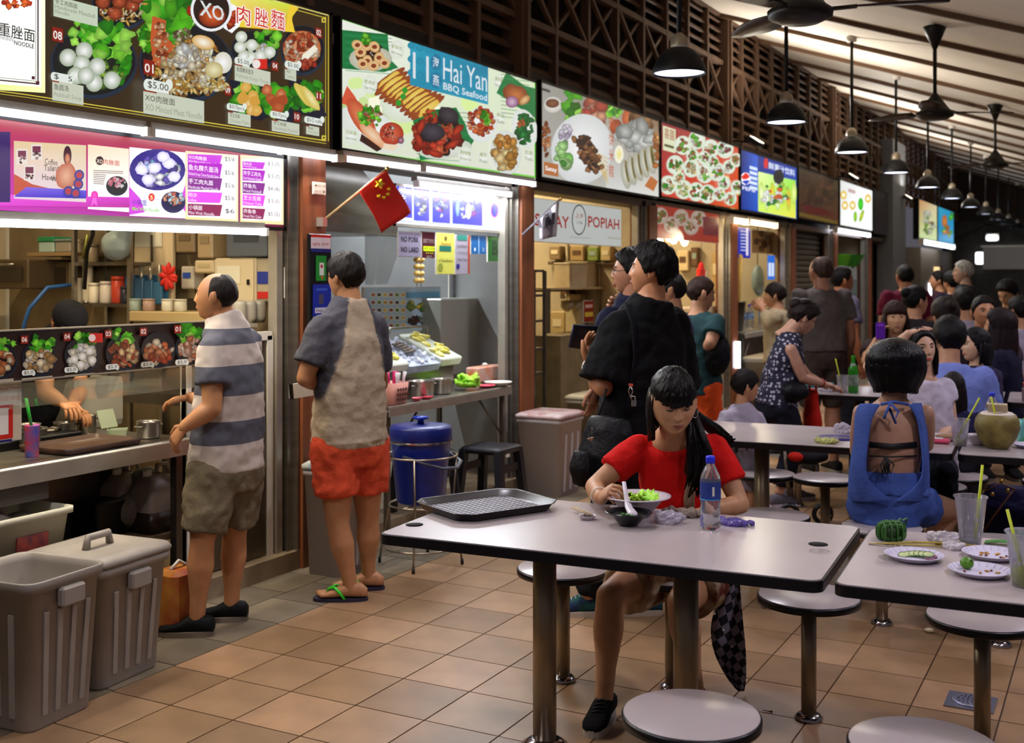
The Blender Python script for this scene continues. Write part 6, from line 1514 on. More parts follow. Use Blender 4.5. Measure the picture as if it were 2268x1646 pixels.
for k,(x0,y0,x1,y1,dep,c,lab)in enumerate(((1216,545,1240,575,.12,'#8a7450','brown tin box high on the satay stall wall'),(1262,545,1292,578,.14,'#a08452','tan carton high on the satay stall wall'),(1300,548,1324,578,.10,'#7a8a3c','green and cream carton on the satay stall wall'),(1330,545,1352,578,.10,'#c0aa74','cream carton by the green one on the satay stall wall'),(1240,640,1262,662,.14,'#5a4a34','dark tin under the satay stall shelf'),(1340,660,1368,740,.14,'#9a8458','tall tan locker on the satay stall wall'),(1218,690,1250,745,.12,'#b8a06c','cream bread bin on the satay stall wall'),(1358,590,1380,636,.12,'#a8462c','red tin on the satay stall wall'))):
 b=ybox('food_box',lab,'box',x0,y0,x1,y1,10.215-dep,dep,mat('sbx%d'%k,c,.5,var=.14,vscale=9),.008);w_,h_=b['w'],b['h'];MB().box((0,-.003,h_*.55),(w_*.6,.005,h_*.3)).build('label_patch',mat('sbl%d'%(k%3),('#d8c8a0','#5a3c24','#8a9a8a')[k%3],.5),b)
wp=thing('wall_pipe','run of grey pipes on the satay stall side wall','pipe',(0,0,0))
for x in(1256,1296,1326):MB().cyl(at_y(x,800,10.19),at_y(x,540,10.19),.018,n=8).build('pipe',mat('pipe_g','#8a7c60',.4,.4),wp)
MB().cyl(at_y(1215,582,10.17),at_y(1385,584,10.17),.02,n=8).build('cross_pipe',mat('pipe_g'),wp)
# ---------------------------------------------------------------- red dish-board stall
t=placard('red_strip','red dish strip under the red sign board','sign',1448,452,1592,527,XS-.05,'#b83a24',lambda p:([(p.ell(x,y,17,19,'#e8e0d4','#c8a898',n=18),p.scatter(x,y,10,11,['#c86a3c','#8a9a3c','#e0b88a'],14,4,.8,.3,seed=x))for x,y in((1462,478),(1486,498),(1508,482),(1530,502),(1546,484),(1572,500))],p.rectw(1556,480,1590,520,'#7a2430')),print_mat('print_soft',.55),dep=.03)
racks('steel shelf unit with boxes in the red dish-board stall',(1455,1580),(560,640,730,800),XS-.9,.35,mat('cream_shelf','#b09a6c'))
for k,(x,y,c)in enumerate(((1465,640,'#a88a5c'),(1530,640,'#c8a878'),(1560,730,'#8a6a44'),(1475,730,'#b89868'))):pbox('storage_box',('brown carton','tan carton','dark brown carton','cream carton')[k]+' on the shelf of the red dish-board stall','box',x,y-45,x+26,y-2,XS-.95,.2,mat('sb%d'%k,c,.6,var=.15),.006,lid=.012)
for k,(x0,y0,x1,y1,dep,c,lab)in enumerate(((1462,545,1482,580,.12,'#a8884c','tan tin on the side wall of the red dish-board stall'),(1500,555,1524,600,.12,'#d8c090','cream box on the side wall of the red dish-board stall'),(1530,548,1545,590,.10,'#6a4a30','brown box on the side wall of the red dish-board stall'),(1575,560,1596,640,.10,'#b89a64','tall cream box on the side wall of the red dish-board stall'))):
 b=ybox('food_box',lab,'box',x0,y0,x1,y1,12.795-dep,dep,mat('rbx%d'%k,c,.5,var=.14,vscale=9),.008);w_,h_=b['w'],b['h'];MB().box((0,-.003,h_*.55),(w_*.6,.005,h_*.3)).build('label_patch',mat('sbl%d'%(k%3),'#8a9a8a',.5),b)
t=thing('hanging_vest','red vest with white side hung in the red dish-board stall','vest',at_x(1553,605,XS-.15));b=MB().box((0,-.02,-.08),(.05,.16,.28),bev=.02).box((0,.07,-.12),(.05,.07,.34),bev=.02);b.ell((0,0,.07),(.03,.05,.05));b.build('vest_cloth',mat('vest_red','#c8200c',.7),t);MB().box((.004,.085,-.10),(.05,.04,.26),bev=.01).build('white_panel',white_pl,t);MB().tube([(0,0,.1),(0,0,2.26-t.location.z)],.005,6).build('hanger',steel,t)
t=pbox('white_fridge','narrow white cabinet with a red label at the red dish-board stall','fridge',1560,680,1592,790,XS-.2,.3,mat('fridge_w','#b8a890',.4),.01,part='case');t.location.z=.1;t.children[0].scale.z=(at_x(1560,680,XS-.2).z-.1)/t['h'];MB().box((.004,0,.85),(.006,t['w']*.6,.22)).build('red_label',mat('lab_red','#b8241c'),t)
for k,(x,y)in enumerate(((1448,533),(1460,535),(1482,525),(1492,530),(1516,535),(1442,470),(1445,505))):
 q=at_x(x,y,XS-.25);t=thing('light_bulb','bright bare bulb at the front of the red dish-board stall','bulb',q,0,'bare bulbs of the red dish-board stall');MB().ell((0,0,0),(.04,.045,.05),None,12,8).build('bulb',mat('bulb_glow','#fff4e0',.5,emit=7.,ecol='#fff0d8'),t);MB().cyl((0,0,.04),(0,0,.10),.015,n=8).build('socket',black_pl,t)
 MB().cyl((0,0,.1),(0,0,2.24-q.z),.004,n=6).build('cord',black_pl,t)
light('bulb_light','POINT',(XS-.1,11.2,1.95),30,(1,.82,.55),.2)
# ---------------------------------------------------------------- drinks stall
placard('blue_menu','blue lit menu screen in the drinks stall','screen',1618,500,1662,570,XS-.1,'#1424a8',lambda p:([p.line([(1640,512+k*7),(1652,513+k*7)],2,'#d8e0ff')for k in range(7)],p.rectw(1621,505,1630,520,'#e0e4ff'),p.rectw(1652,504,1657,566,'#e8e0f0'),p.rectw(1621,548,1634,564,'#c8d0ff')),lit1,black_pl,.03)
placard('tan_menu','tan paper menu in the drinks stall','menu',1665,508,1712,560,XS-.3,'#b8945c',lambda p:p.scatter(1690,534,16,18,['#6a4a2c','#8a6a44','#d8c090'],18,6,.8,.3,seed=500))
bpn=placard('hanging_banner','narrow blue lit banner in the drinks stall','sign',1700,565,1716,620,XS-.2,'#1c6ad8',lambda p:p.textw('— —',1702,612,1714,30,'#d8e8ff'),lit1)
MB().cyl((.05,.01,0),(.05,.01,2.9-bpn.location.z),.006,n=6).build('hanger',steel,bpn)
dc=strutted('drinks_counter','steel drinks counter with bottles','counter',XS+.02,13.1,15.2,.93,.6)
for k,x in enumerate((1646,1655,1664,1700)):
 q=at_x(x,740,XS-.1);bottle_thing('water bottle with blue cap on the drinks counter',(XS-.12-.05*(k%2),q.y,.945),.30,.05,None,'#1c2ab8','#8ab0d8','bottles on the drinks counter')
t=thing('black_bin','black pot standing on the drinks counter','pot',(XS-.15,at_x(1632,740,XS-.1).y,.945));MB().lathe((0,0,0),[(.12,0),(.15,.34),(.155,.35),(.14,.35),(.11,.02)],20).build('pot_body',black_pl,t);
for k in range(7):a=k*.9;MB().tube([(.05*math.cos(a),.05*math.sin(a),.05),(.10*math.cos(a),.10*math.sin(a),.9+.1*math.sin(k*3))],.022,6).build('sugar_cane',mat('cane','#b89a4c',.5,var=.2),t)
t=lidbin('pale box bin under the drinks counter',(XS+.2,at_x(1665,780,XS).y,0),.4,.7,.62,mat('bin_beige'),mat('bin_beige_l'))
MB().box((-.4,1.05,.5),(.3,1.9,.76)).build('cabinet',steel_d,dc)
t=thing('hanging_jug','pale plastic bag hanging in the drinks stall','bag',at_x(1678,620,XS-.4));MB().ell((0,0,0),(.08,.12,.2)).ell((0,.05,-.08),(.07,.1,.14)).build('bag_body',mat('bag_pale','#8a9c98',.4,bump=.6,bscale=16),t);MB().cyl((0,0,.18),(0,0,2.9-t.location.z),.006,n=6).build('loop',black_pl,t)
# ---------------------------------------------------------------- shutters and far end
sh_m=mat('shutter','#57503f',.5,.4,var=.12)
def shutter(label,x0,x1,ztop,X):
 ya,yb=at_x(x0,600,X).y,at_x(x1,600,X).y;t=thing('roller_shutter',label,'shutter',(X,ya,.1));w=yb-ya;n=26;hh=(ztop-.1)/n
 me=None
 for k in range(n):
  if me is None:
   b=MB();b.loft([[V((0,y,0)),V((.03,y,hh*.25)),V((.03,y,hh*.7)),V((0,y,hh*.97)),V((-.02,y,hh*.97)),V((-.02,y,0))]for y in(0,w)],False);me=b.mesh('slat');me.materials.append(sh_m)
  obj('slat',me,None,t,(0,0,k*hh))
 return t
shutter('closed grey roller shutter beside the drinks stall',1746,1832,2.24,XS-.24)
shutter('closed grey roller shutter beyond the lit white sign',1916,1952,2.24,XS-.3)
t=pbox('tall_fridge','pale glass-door fridge by the lit white sign stall','fridge',1870,590,1898,740,XS+.05,.5,mat('fridge_far','#8a908a',.35),.02,part='case');t.location.z=0;t.children[0].scale.z=(at_x(1870,590,XS+.05).z)/t['h'];MB().box((.006,0,.9),(.012,t['w']*.8,1.3)).build('door',mat('fridge_glass','#6a7674',.15),t)
t=thing('green_basin','green plastic basins on top of the pale fridge','basin',at_x(1870,588,XS-.1));t.location.z=at_x(1870,590,XS+.05).z+.001;MB().lathe((0,0,0),[(.2,0),(.32,.18),(.34,.19),(0,.17)],20).build('basin_body',mat('basin_green','#1c9a1c',.4),t);MB().lathe((0,-.45,0),[(.14,0),(.2,.18),(.21,.19),(0,.17)],20).build('small_basin',mat('basin_lime','#5ab81c',.4),t)
t=pbox('grey_pillar','pale grey pillar at the end of the stall row','pillar',1978,440,2006,740,XS+.1,.3,mat('pillar_grey','#6f7378',.6),.01,kind='structure');t.location.z=0;t.children[0].scale.z=4.2/t['h']
t=pbox('stall_frame','lit distant stall front under the twin far signs','stall',2040,548,2110,740,XS-.3,.6,mat('far_stall','#6a5a40',.6),.01);t.location.z=0;t.children[0].scale.z=2.3/t['h']
MB().box((.02,-.4,1.6),(.03,.8,.5)).build('lit_window',mat('far_window','#e8c890',.5,emit=1.2,ecol='#f0c888'),t);MB().box((.02,.7,1.2),(.03,.25,1.4)).build('post',post_wood,t);MB().box((.03,-1.6,1.2),(.03,.3,.5)).build('lit_panel',mat('far_window2','#f4f4ff',.5,emit=3.,ecol='#f4f4ff'),t)
# distant right end: wall lamps, a ledge and a panel with faint emission in its material
t=thing('wall_lamp','square white wall lamp on the far wall','lamp',at_y(2175,572,33.9));MB().box((0,-.05,0),(.32,.1,.32),bev=.03).build('diffuser',mat('far_lamp','#ffffff',.5,emit=4.,ecol='#f4f6ff'),t);MB().box((0,0,0),(.36,.04,.36)).build('backplate',alu,t)
t=thing('wall_lamp','oval white lamp under the far gable','lamp',at_y(2198,527,33.8));MB().box((0,-.08,0),(.3,.1,.16),bev=.04).build('diffuser',mat('far_lamp'),t);MB().box((0,0,.02),(.34,.06,.2)).build('backplate',alu,t)
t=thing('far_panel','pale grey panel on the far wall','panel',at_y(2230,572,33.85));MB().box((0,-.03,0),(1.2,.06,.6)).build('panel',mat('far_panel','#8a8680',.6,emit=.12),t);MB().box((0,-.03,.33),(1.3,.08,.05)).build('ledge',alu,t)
b=MB();q=at_y(2190,500,33.7);t=thing('roof_truss','crossed steel brace beneath the far gable','truss',q)
for s in(-1,1):MB().bar((-1.1*s,0,-.45),(1.1*s,0,.5),.06,.06).build('brace',mat('truss','#2a2724',.6),t)
MB().bar((-1.6,0,-.48),(1.6,0,-.48),.08,.08).build('tie_beam',mat('truss_b','#57544e',.6),t)
# ================================================================== dining tables, stools and what lies on them
TZ,SZ=.75,.445
lam=mat('laminate','#aa9f9e',.26,var=.05,vscale=3,spec=.5)
edge_b=mat('edge_black','#0c0a0d',.35)
pole_m=mat('pole_steel','#9a8a70',.36,.65,var=.15,vscale=6,stretch=(1,1,.3))
flange_m=mat('flange','#a8a4a8',.15,1.)
def table(label,cx,cy,rz,w=1.40,d=.755,holes=(),group='white dining tables',icons=(),legs=(-.27,.22)):
 t=thing('dining_table',label,'table',(cx,cy,0),rz,group)
 top=MB();p=rrect(w,d,.035,6);top.prism(p,TZ-.004,TZ);top.build('tabletop',lam,t)
 MB().prism(rrect(w+.012,d+.012,.038,6),TZ-.034,TZ-.003).build('edge_band',edge_b,t)
 for s in legs:
  MB().cyl((s,-.02,.0),(s,-.02,TZ-.03),.04,n=24).build('leg',pole_m,t)
  MB().lathe((s,-.02,0),[(.075,0),(.078,.008),(.06,.022),(.042,.03)],24).build('flange',flange_m,t)
 for x,y in holes:
  MB().lathe((x,y,TZ+.0004),[(0,0),(.027,0.0002),(.030,.0008),(.0,.0009)],24).build('cable_hole',dark,t)
 if icons:
  pr=Print(lambda a,b:(a,b),.0001)
  for kx,ky in icons:
   for j in range(20):
    a0,a1=2*PI*j/20,2*PI*(j+1)/20;pr.line([(kx+.030*math.cos(a0),ky+.030*math.sin(a0)),(kx+.030*math.cos(a1),ky+.030*math.sin(a1))],.0022,'#6a6068')
    pr.line([(kx+.025*math.cos(a0),ky+.025*math.sin(a0)),(kx+.025*math.cos(a1),ky+.025*math.sin(a1))],.001,'#6a6068')
   pr.line([(kx-.012,ky-.006),(kx+.014,ky+.002)],.005,'#6a6068');pr.line([(kx,ky-.012),(kx+.004,ky+.012)],.003,'#6a6068')
  me=pr.build('printed_mark',ink,t);me.data.transform(Matrix(((1,0,0,0),(0,0,1,0),(0,-1,0,0),(0,0,0,1))));me.location=(0,0,TZ+.0006)
 return t
RZ=math.radians(3.4)
T1=table('white dining table where the woman in red eats',-1.455,3.49,RZ,holes=((-.66,-.22),(.62,.06)),icons=((.64,-.03),))
T2=table('white dining table with paper plates, cups and satay sticks',-.015,3.57,RZ,icons=((-.60,-.02),(-.60,-.09)),legs=(-.02,.45))
T3=table('white dining table with a purple disc behind the woman in red',-1.44,6.06,RZ)
T4=table('white dining table carrying the green coconut',-.01,6.15,RZ)
T5=table('white dining table with the green beer bottle',-1.44,8.62,RZ)
T6=table('white dining table beyond the blue T-shirt man',-.01,8.71,RZ)
T7=table('distant white dining table near the maroon T-shirt man',-.95,13.3,RZ)
def stool(label,x,y,grp='round stools'):
 t=thing('round_stool',label,'stool',(x,y,0),0,grp)
 MB().lathe((0,0,SZ-.004),[(.176,0),(.177,.003),(.175,.004),(0,.004)],48).build('seat',lam,t)
 MB().lathe((0,0,SZ-.03),[(.170,0),(.181,.004),(.182,.024),(.178,.027),(.0,.0265)],48).build('edge_band',edge_b,t)
 MB().cyl((0,0,0),(0,0,SZ-.028),.027,n=20).build('pole',pole_m,t)
 MB().lathe((0,0,0),[(.048,0),(.05,.008),(.04,.02),(.026,.026)],24).build('flange',flange_m,t)
 return t
stool('round stool left of the woman in red',-1.94,4.05);stool('round stool under the woman in red',-1.53,4.16);stool('round stool between the two near tables',-.995,4.11);stool('round stool behind the table with paper plates',-.42,4.13)
stool('round stool in front of the steel table pole',-.995,2.85);stool('round stool in front of the table with paper plates',-.43,2.93)
stool('round stool near the grey sneaker behind the red T-shirt sleeve',-1.49,5.42);stool('round stool under the woman in blue',-.975,5.40);stool('round stool beside the woman in blue, behind the paper plates',-.47,5.32)
stool('round stool right of the boy behind the second table',-1.85,6.56);stool('round stool between the boy and the blue halter woman',-1.50,6.58);stool('round stool under the woman in the white top',-.93,6.62);stool('round stool beside the navy handbag',-.33,7.05)
stool('round stool near the feet of the dotted top woman',-1.99,7.9);stool('round stool by the red bag',-1.5,7.95);stool('round stool under the blue T-shirt man',-.86,7.0)
# pixel to table point
def tp(x,y,z=TZ):return at_z(x,y,z+.0008)
# black tray
t=thing('serving_tray','empty dark plastic tray with a woven base on the table of the woman in red','tray',(-2.015,3.575,TZ+.001),math.radians(-27))
tr=mat('tray_black','#2a2422',.3,var=.12)
def rq(w,d,z,c=.05):return[(x,y,z)for x,y in((-w/2+c,-d/2),(w/2-c,-d/2),(w/2,-d/2+c),(w/2,d/2-c),(w/2-c,d/2),(-w/2+c,d/2),(-w/2,d/2-c),(-w/2,-d/2+c))]
MB().loft([rq(.30,.38,0),rq(.32,.40,.003),rq(.345,.43,.028),rq(.355,.44,.029),rq(.34,.425,.024),rq(.31,.39,.006)]).build('tray_body',tr,t)
b=MB()
for i in range(12):
 for j in range(16):b.box((-.132+i*.024,-.165+j*.022,.0068),(.019,.017,.002))
b.build('woven_base',mat('tray_weave','#5c565c',.4),t)['kind']='stuff'
# bowls
t=thing('soup_bowl','white bowl of soup with lettuce and meat before the woman in red','bowl',tp(1428,1140));t.location=(-1.50,3.73,TZ+.001)
wb=mat('melamine_white','#b9aeb4',.35)
MB().lathe((0,0,0),[(.045,0),(.048,.006),(.085,.05),(.098,.062),(.118,.066),(.118,.069),(.096,.067),(.08,.052),(.045,.014),(0,.012)],40).build('bowl_body',wb,t)
MB().lathe((0,0,.052),[(0,0),(.082,0)],32,cap=False).build('soup',mat('soup','#b0946a',.15),t)
r=random.Random(2)
for k in range(9):
 a,q=r.uniform(0,6.3),r.uniform(0,.045);R=Matrix.Rotation(a,3,'Z')@Matrix.Rotation(r.uniform(.2,.9),3,'X');rows=[[R@V((u*.026,.04*v,.008*math.sin(u*8+v*6)))+V((q*math.cos(a),q*math.sin(a),.055))for u in np.linspace(-1,1,6)]for v in np.linspace(0,1,5)]
 o=MB().grid(rows).build('lettuce_leaf',mat('lettuce','#7ac818'),t);o.modifiers.new('s','SOLIDIFY').thickness=.002
for k in range(3):MB().ell((-.03+.012*k,.0+.02*(k-1),.062),(.024,.018,.010),Matrix.Rotation(k,3,'Z'),10,6).build('meat_slice',mat('meat','#6a3420',.4,col2='#a86a4c',vscale=30),t)
t=thing('small_bowl','small black bowl with soup and a white spoon','bowl',(-1.465,3.565,TZ+.001));bb=mat('bowl_black','#0c0d10',.2)
MB().lathe((0,0,0),[(.032,0),(.035,.006),(.062,.035),(.072,.042),(.080,.043),(.078,.046),(.070,.045),(.058,.034),(.03,.008),(0,.008)],36).build('bowl_body',bb,t)
MB().lathe((0,0,.034),[(0,0),(.057,0)],28,cap=False).build('soup',mat('soup_dark','#2a2a20',.1),t)
b=MB()
for k in range(8):a=k*2.4;b.ell((.01*k*.45*math.cos(a),.01*k*.5*math.sin(a),.036),(.008,.006,.003),None,6,4)
b.build('spring_onion',mat('onion','#3a7a2c',.5),t)
sp=thing('soup_spoon','white plastic soup spoon held over the small black bowl','spoon',(0,0,0))
a0,a1,a2,a3=V((-1.452,3.57,TZ+.040)),V((-1.478,3.60,TZ+.052)),V((-1.505,3.64,TZ+.085)),V((-1.523,3.665,TZ+.125))
MB().tube([a0+V((.012,-.012,-.003)),a0,a1,a2,a3],[.010,.018,.014,.008,.007],10,flat=.4).build('spoon_body',mat('spoon_white','#c8c0c8',.3),sp)
t=thing('sauce_dish','small white dish of dark sauce with chopsticks resting on it','dish',tp(1320,1150));t.location=(-1.625,3.585,TZ+.001)
MB().lathe((0,0,0),[(.022,0),(.03,.012),(.031,.014),(.028,.013),(.02,.004),(0,.004)],24).build('dish_body',wb,t);MB().lathe((0,0,.0105),[(0,0),(.026,0)],20,cap=False).build('sauce',mat('soy','#1c0c08',.1),t)
ch=thing('chopstick','pale wooden chopstick resting on the sauce dish','chopstick',(-1.628,3.588,TZ+.014),0,'pair of chopsticks');MB().tube([(.012,-.008,.003),(-.10,.09,.0)],[.0022,.0032],6).build('stick',mat('chop','#b09a78',.5),ch);copy_tree(ch,None,(-1.618,3.596,TZ+.014))
wbt=bottle_thing('clear water bottle with blue cap and label beside the woman in red',(-1.205,3.64,TZ+.001),.235,.034,None,'#1424d0','#1c3a8a')
for k in range(6):a=-1.05+.035*k;MB().box((.0352*math.cos(a),.0352*math.sin(a),.128),(.0012,.0007 if k%2 else .0012,.030),rz=a).build('barcode_bar',white_pl,wbt)
MB().tube([(.0352*math.cos(a),.0352*math.sin(a),.10)for a in np.linspace(-2.6,-.4,12)],.0012,4).build('label_stripe',mat('label_cyan','#3aa0d8',.4),wbt)
def crumpled(name,label,pos,m,s=(.05,.04,.018),cat='tissue'):
 t=thing(name,label,cat,pos);b=MB().ell((0,0,s[2]*.8),s).ell((s[0]*.6,s[1]*.4,s[2]*.7),(s[0]*.6,s[1]*.7,s[2]*.7));obj('crumpled_sheet',evaluated_simple(b,.0055,.030,.022,False),m,t);return t
clearp=mat('clear_wrap','#b0a8b4',.25,alpha=.7);tiss=mat('tissue_p','#b8b0b4',.8)
crumpled('plastic_wrap','crumpled clear plastic bag by the hand of the woman in red',(-1.36,3.66,TZ+.001),clearp,(.045,.04,.022),'bag')
crumpled('purple_packet','flat purple packet behind the water bottle',(-1.16,3.74,TZ+.001),mat('purple_pack','#5a4a94',.35),(.055,.035,.010),'packet')
crumpled('cloth_napkin','beige napkin behind the soup bowl',(-1.36,3.79,TZ+.001),mat('napkin','#8a7a6c',.8),(.07,.03,.015),'napkin')
# paper plates
pp=mat('paper_plate','#bcb6c8',.6)
def plate(label,pos,r=.085):
 t=thing('paper_plate',label,'plate',pos,0,'paper plates');MB().lathe((0,0,0),[(r*.72,0),(r*.76,.003),(r*.95,.014),(r,.016),(r*.97,.017),(r*.78,.006),(0,.005)],48).build('plate_body',pp,t)
 for k in range(44):a=2*PI*k/44;MB().bar((r*.80*math.cos(a),r*.80*math.sin(a),.0075),(r*.96*math.cos(a),r*.96*math.sin(a),.0165),.0022,.0022).build('crimp',pp,t)if k%2==0 else None
 return t
p1=plate('paper plate with cucumber and onion slices',(-.545,3.53,TZ+.001))
cu=mat('cucumber','#b8c48a',.4);cs=mat('cucumber_skin','#2c6a24',.4)
for k in range(6):
 a=k*.7;o=MB().lathe((-.03+.014*k,.012*math.sin(a),.008+.002*k),[(0,0),(.016,0),(.0165,.002),(0,.003)],16,R=Matrix.Rotation(.25,3,'X')).build('cucumber_slice',cu,p1);MB().lathe((-.03+.014*k,.012*math.sin(a),.0078+.002*k),[(.0162,0),(.0172,.001),(.0168,.003)],16,cap=False,R=Matrix.Rotation(.25,3,'X')).build('skin',cs,o)
for k in range(3):MB().ell((.045+.005*k,.015*(k-1),.010),(.014,.007,.006),Matrix.Rotation(k,3,'Z'),10,6).build('onion_piece',mat('onion_p','#8a5a70',.4),p1)
p2=plate('paper plate with a green lime and scraps',(-.355,3.435,TZ+.001));p2b=plate('paper plate with peanut scraps behind the lime plate',(-.345,3.66,TZ+.001))
l=thing('lime','whole green lime on a paper plate','lime',(-.392,3.455,TZ+.024));MB().ell((0,0,0),(.019,.018,.017),None,20,14).build('fruit',mat('lime','#4a7a14',.35,var=.2,vscale=40),l);MB().ell((.012,-.008,.009),(.004,.004,.003),None,8,6).build('stem_scar',mat('lime_s','#2a3a10',.6),l)
for(pl,n_)in((p2,5),(p2b,14)):
 r=random.Random(n_)
 for k in range(n_):MB().ell((r.uniform(-.04,.05),r.uniform(-.03,.03),.008),(.006*r.uniform(.5,1.5),.004,.003),Matrix.Rotation(r.uniform(0,3),3,'Z'),6,5).build('food_scrap',mat('scrap%d'%(k%3),('#a8742c','#6a3418','#c89c54')[k%3],.6),pl)
 # ketupat and satay sticks
t=thing('rice_parcel','green woven palm-leaf rice parcel on the table edge','parcel',(-.65,3.755,TZ+.001),.5);lf=mat('palm_leaf','#2f5e22',.4,var=.25,vscale=30);MB().ell((0,0,.027),(.040,.032,.026),None,16,12).build('parcel_core',mat('palm_dark','#1c3a14',.5),t)
for k in range(4):
 for ax in(0,1):
  o_=-.027+k*.018;n_=(.041,.033)[1-ax];sc_k=math.sqrt(max(.15,1-(o_/(.048 if ax==0 else .042))**2));pts=[((o_,n_*sc_k*c_,.027+.0275*sc_k*s_)if ax==0 else(n_*sc_k*c_,o_*.8,.027+.0275*sc_k*s_))for c_,s_ in((math.copysign(abs(math.cos(a))**.6,math.cos(a)),math.copysign(abs(math.sin(a))**.6,math.sin(a)))for a in np.linspace(0,2*PI,22))]
  MB().tube(pts,.0075,8,flat=.35,up=(1,0,0)if ax==0 else(0,1,0)).build('leaf_strip',lf,t)
for k in range(2):MB().tube([(.01,.0,.05),(.03+.02*k,.0,.068),(.045,.012*k,.03)],.005,6,flat=.3).build('leaf_tail',lf,t)
r=random.Random(6)
for k in range(7):
 a=(-.70+.02*k,3.66+.008*k);e=(-.42+r.uniform(-.05,.05),3.76+r.uniform(-.05,.03))
 s=thing('satay_stick','used bamboo satay stick lying between the rice parcel and plates','skewer',(a[0],a[1],TZ+.003+.0016*k),0,'satay sticks');d=V((e[0]-a[0],e[1]-a[1],.002));MB().tube([(0,0,0),d],[.0016,.0016],6).build('bamboo',mat('bamboo','#b09a3c',.5),s)
 if k<4:MB().ell(d*.8,(.012,.008,.006),Matrix.Rotation(.4,3,'Z'),8,6).build('meat_scrap',mat('satay_meat','#4a2414',.5),s)
crumpled('tissue','crumpled white tissue behind the satay sticks',(-.50,3.79,TZ+.001),tiss,(.045,.03,.02));crumpled('tissue','crumpled tissue at the foot of the tall cup',(-.46,3.72,TZ+.001),tiss,(.03,.025,.014))
t=thing('banana_leaf','folded strip of green leaf beside the near cup','leaf',tp(2235,1208));rows=[[V((-.07+.14*u,-.02+.04*v,.004+.008*math.sin(u*4)))for u in np.linspace(0,1,8)]for v in(0,.5,1)];o=MB().grid(rows).build('leaf_blade',mat('leaf_g','#3a7a2c',.5),t);o.modifiers.new('s','SOLIDIFY').thickness=.002
pr=Print(lambda a,b_:(a,b_),.0001);pr.rect(0,0,.10,.035,'#b8a99c');[pr.rect(.045+.007*k,.008,.048+.007*k+.002*(k%2),.028,'#4a4448')for k in range(7)]
pr.line([(0,0),(.1,0),(.1,.035),(0,.035),(0,0)],.0012,'#7a7078');t=thing('table_label','printed code label stuck on the table with paper plates','label',(-.70,3.655,TZ+.0014),RZ);o=pr.build('label_print',ink,t);o.data.transform(Matrix(((1,0,0,0),(0,0,1,0),(0,-1,0,0),(0,0,0,1))))
# cups with straws
cupm=mat('cup_clear','#d8d8e4',.12,trans=.85,ior=1.15,alpha=.55);strawm=mat('straw_yellow','#b8c41c',.4)
def cup(label,pos,h=.135,r0=.030,r1=.044,lq=.03,lc='#b8c860',straw=((.02,0,.005),(.03,.0,.24)),group='clear plastic cups',ice=True):
 t=thing('plastic_cup',label,'cup',pos,0,group)
 MB().lathe((0,0,0),[(r0,0),(r1,h-.004),(r1+.004,h-.002),(r1+.004,h+.002),(r1-.001,h),(r0-.002,.004),(0,.003)],32).build('cup_body',cupm,t)
 if lq:MB().lathe((0,0,.005),[(r0-.003,0),(r0+(r1-r0)*lq/h-.003,lq),(0,lq)],24).build('drink',mat('drink_'+lc.strip('#'),lc,.12,trans=.4),t)
 if ice:
  b=MB();r=random.Random(int(pos[0]*100))
  for k in range(16):a=r.uniform(0,6.3);z=r.uniform(.03,h*.8);rr_=r0+(r1-r0)*z/h-.002;b.ell((rr_*math.cos(a),rr_*math.sin(a),z),(.0022,.0022,.008),None,6,5)
  b.build('water_drops',mat('drops','#e8e8f4',.1,trans=.6),t)
 if straw:MB().tube(straw,.0042,8).build('straw',strawm,t)
 return t
cup('empty tall clear cup with an upright yellow straw',(-.42,3.80,TZ+.001),.15,.031,.047,.015,'#c8c8d0',((.012,.0,.01),(.034,.0,.25)))
cup('clear cup with pale lime drink and slanted yellow straw',(-.235,3.36,TZ+.001),.145,.032,.048,.045,'#b4c048',((.0,.0,.02),(-.045,.01,.20)))
cup('clear cup beside the coconut with a slanted yellow straw',(-.715,6.02,TZ+.001),.13,.031,.045,.03,'#c0c0a0',((-.02,.0,.02),(.09,.0,.24)))
cup('clear cup of amber drink with a yellow straw by the purple T-shirt woman',(-.80,8.36,TZ+.001),.13,.031,.045,.07,'#a8742c',((.0,.0,.02),(-.06,.0,.28)),ice=False)
cup('clear cup before the woman in the white top',(-.93,6.18,TZ+.001),.13,.030,.042,.02,'#c8c4d0',((.0,.0,.02),(.0,.02,.16)),ice=False)
t=thing('coconut','opened young green coconut with a yellow straw','coconut',(-.545,6.02,TZ+.001))
MB().lathe((0,0,0),[(.045,0),(.055,.004),(.088,.05),(.105,.10),(.100,.14),(.085,.165),(.0,.168)],28).build('husk',mat('husk','#8a7c3c',.55,col2='#5a4a20',vscale=14,bump=.2),t)
MB().lathe((0,0,.16),[(.086,0),(.07,.014),(.05,.012),(0,.004)],24).build('cut_flesh',mat('flesh','#cfc4b4',.6),t);MB().box((.0,.02,.195),(.09,.012,.05),rot=Matrix.Rotation(.7,3,'X')).build('lid_flap',mat('flesh_lid','#c0b098',.6),t);MB().tube([(.0,-.01,.12),(-.025,-.02,.25)],.0045,8).build('straw',strawm,t)
bottle_thing('clear water bottle with blue cap behind the coconut',(-.60,6.35,TZ+.001),.235,.034,None,'#1c34c0','#8a94c0')
t=thing('drink_can','green drink can with a yellow straw behind the coconut','can',(-.445,6.28,TZ+.001));MB().lathe((0,0,0),[(.026,0),(.031,.006),(.031,.108),(.026,.118),(.0,.117)],28).build('can_body',mat('can_green','#3a9a3c',.3,.5,col2='#7ab8d0',vscale=9),t);MB().tube([(0,0,.11),(.03,0,.20)],.0042,8).build('straw',strawm,t)
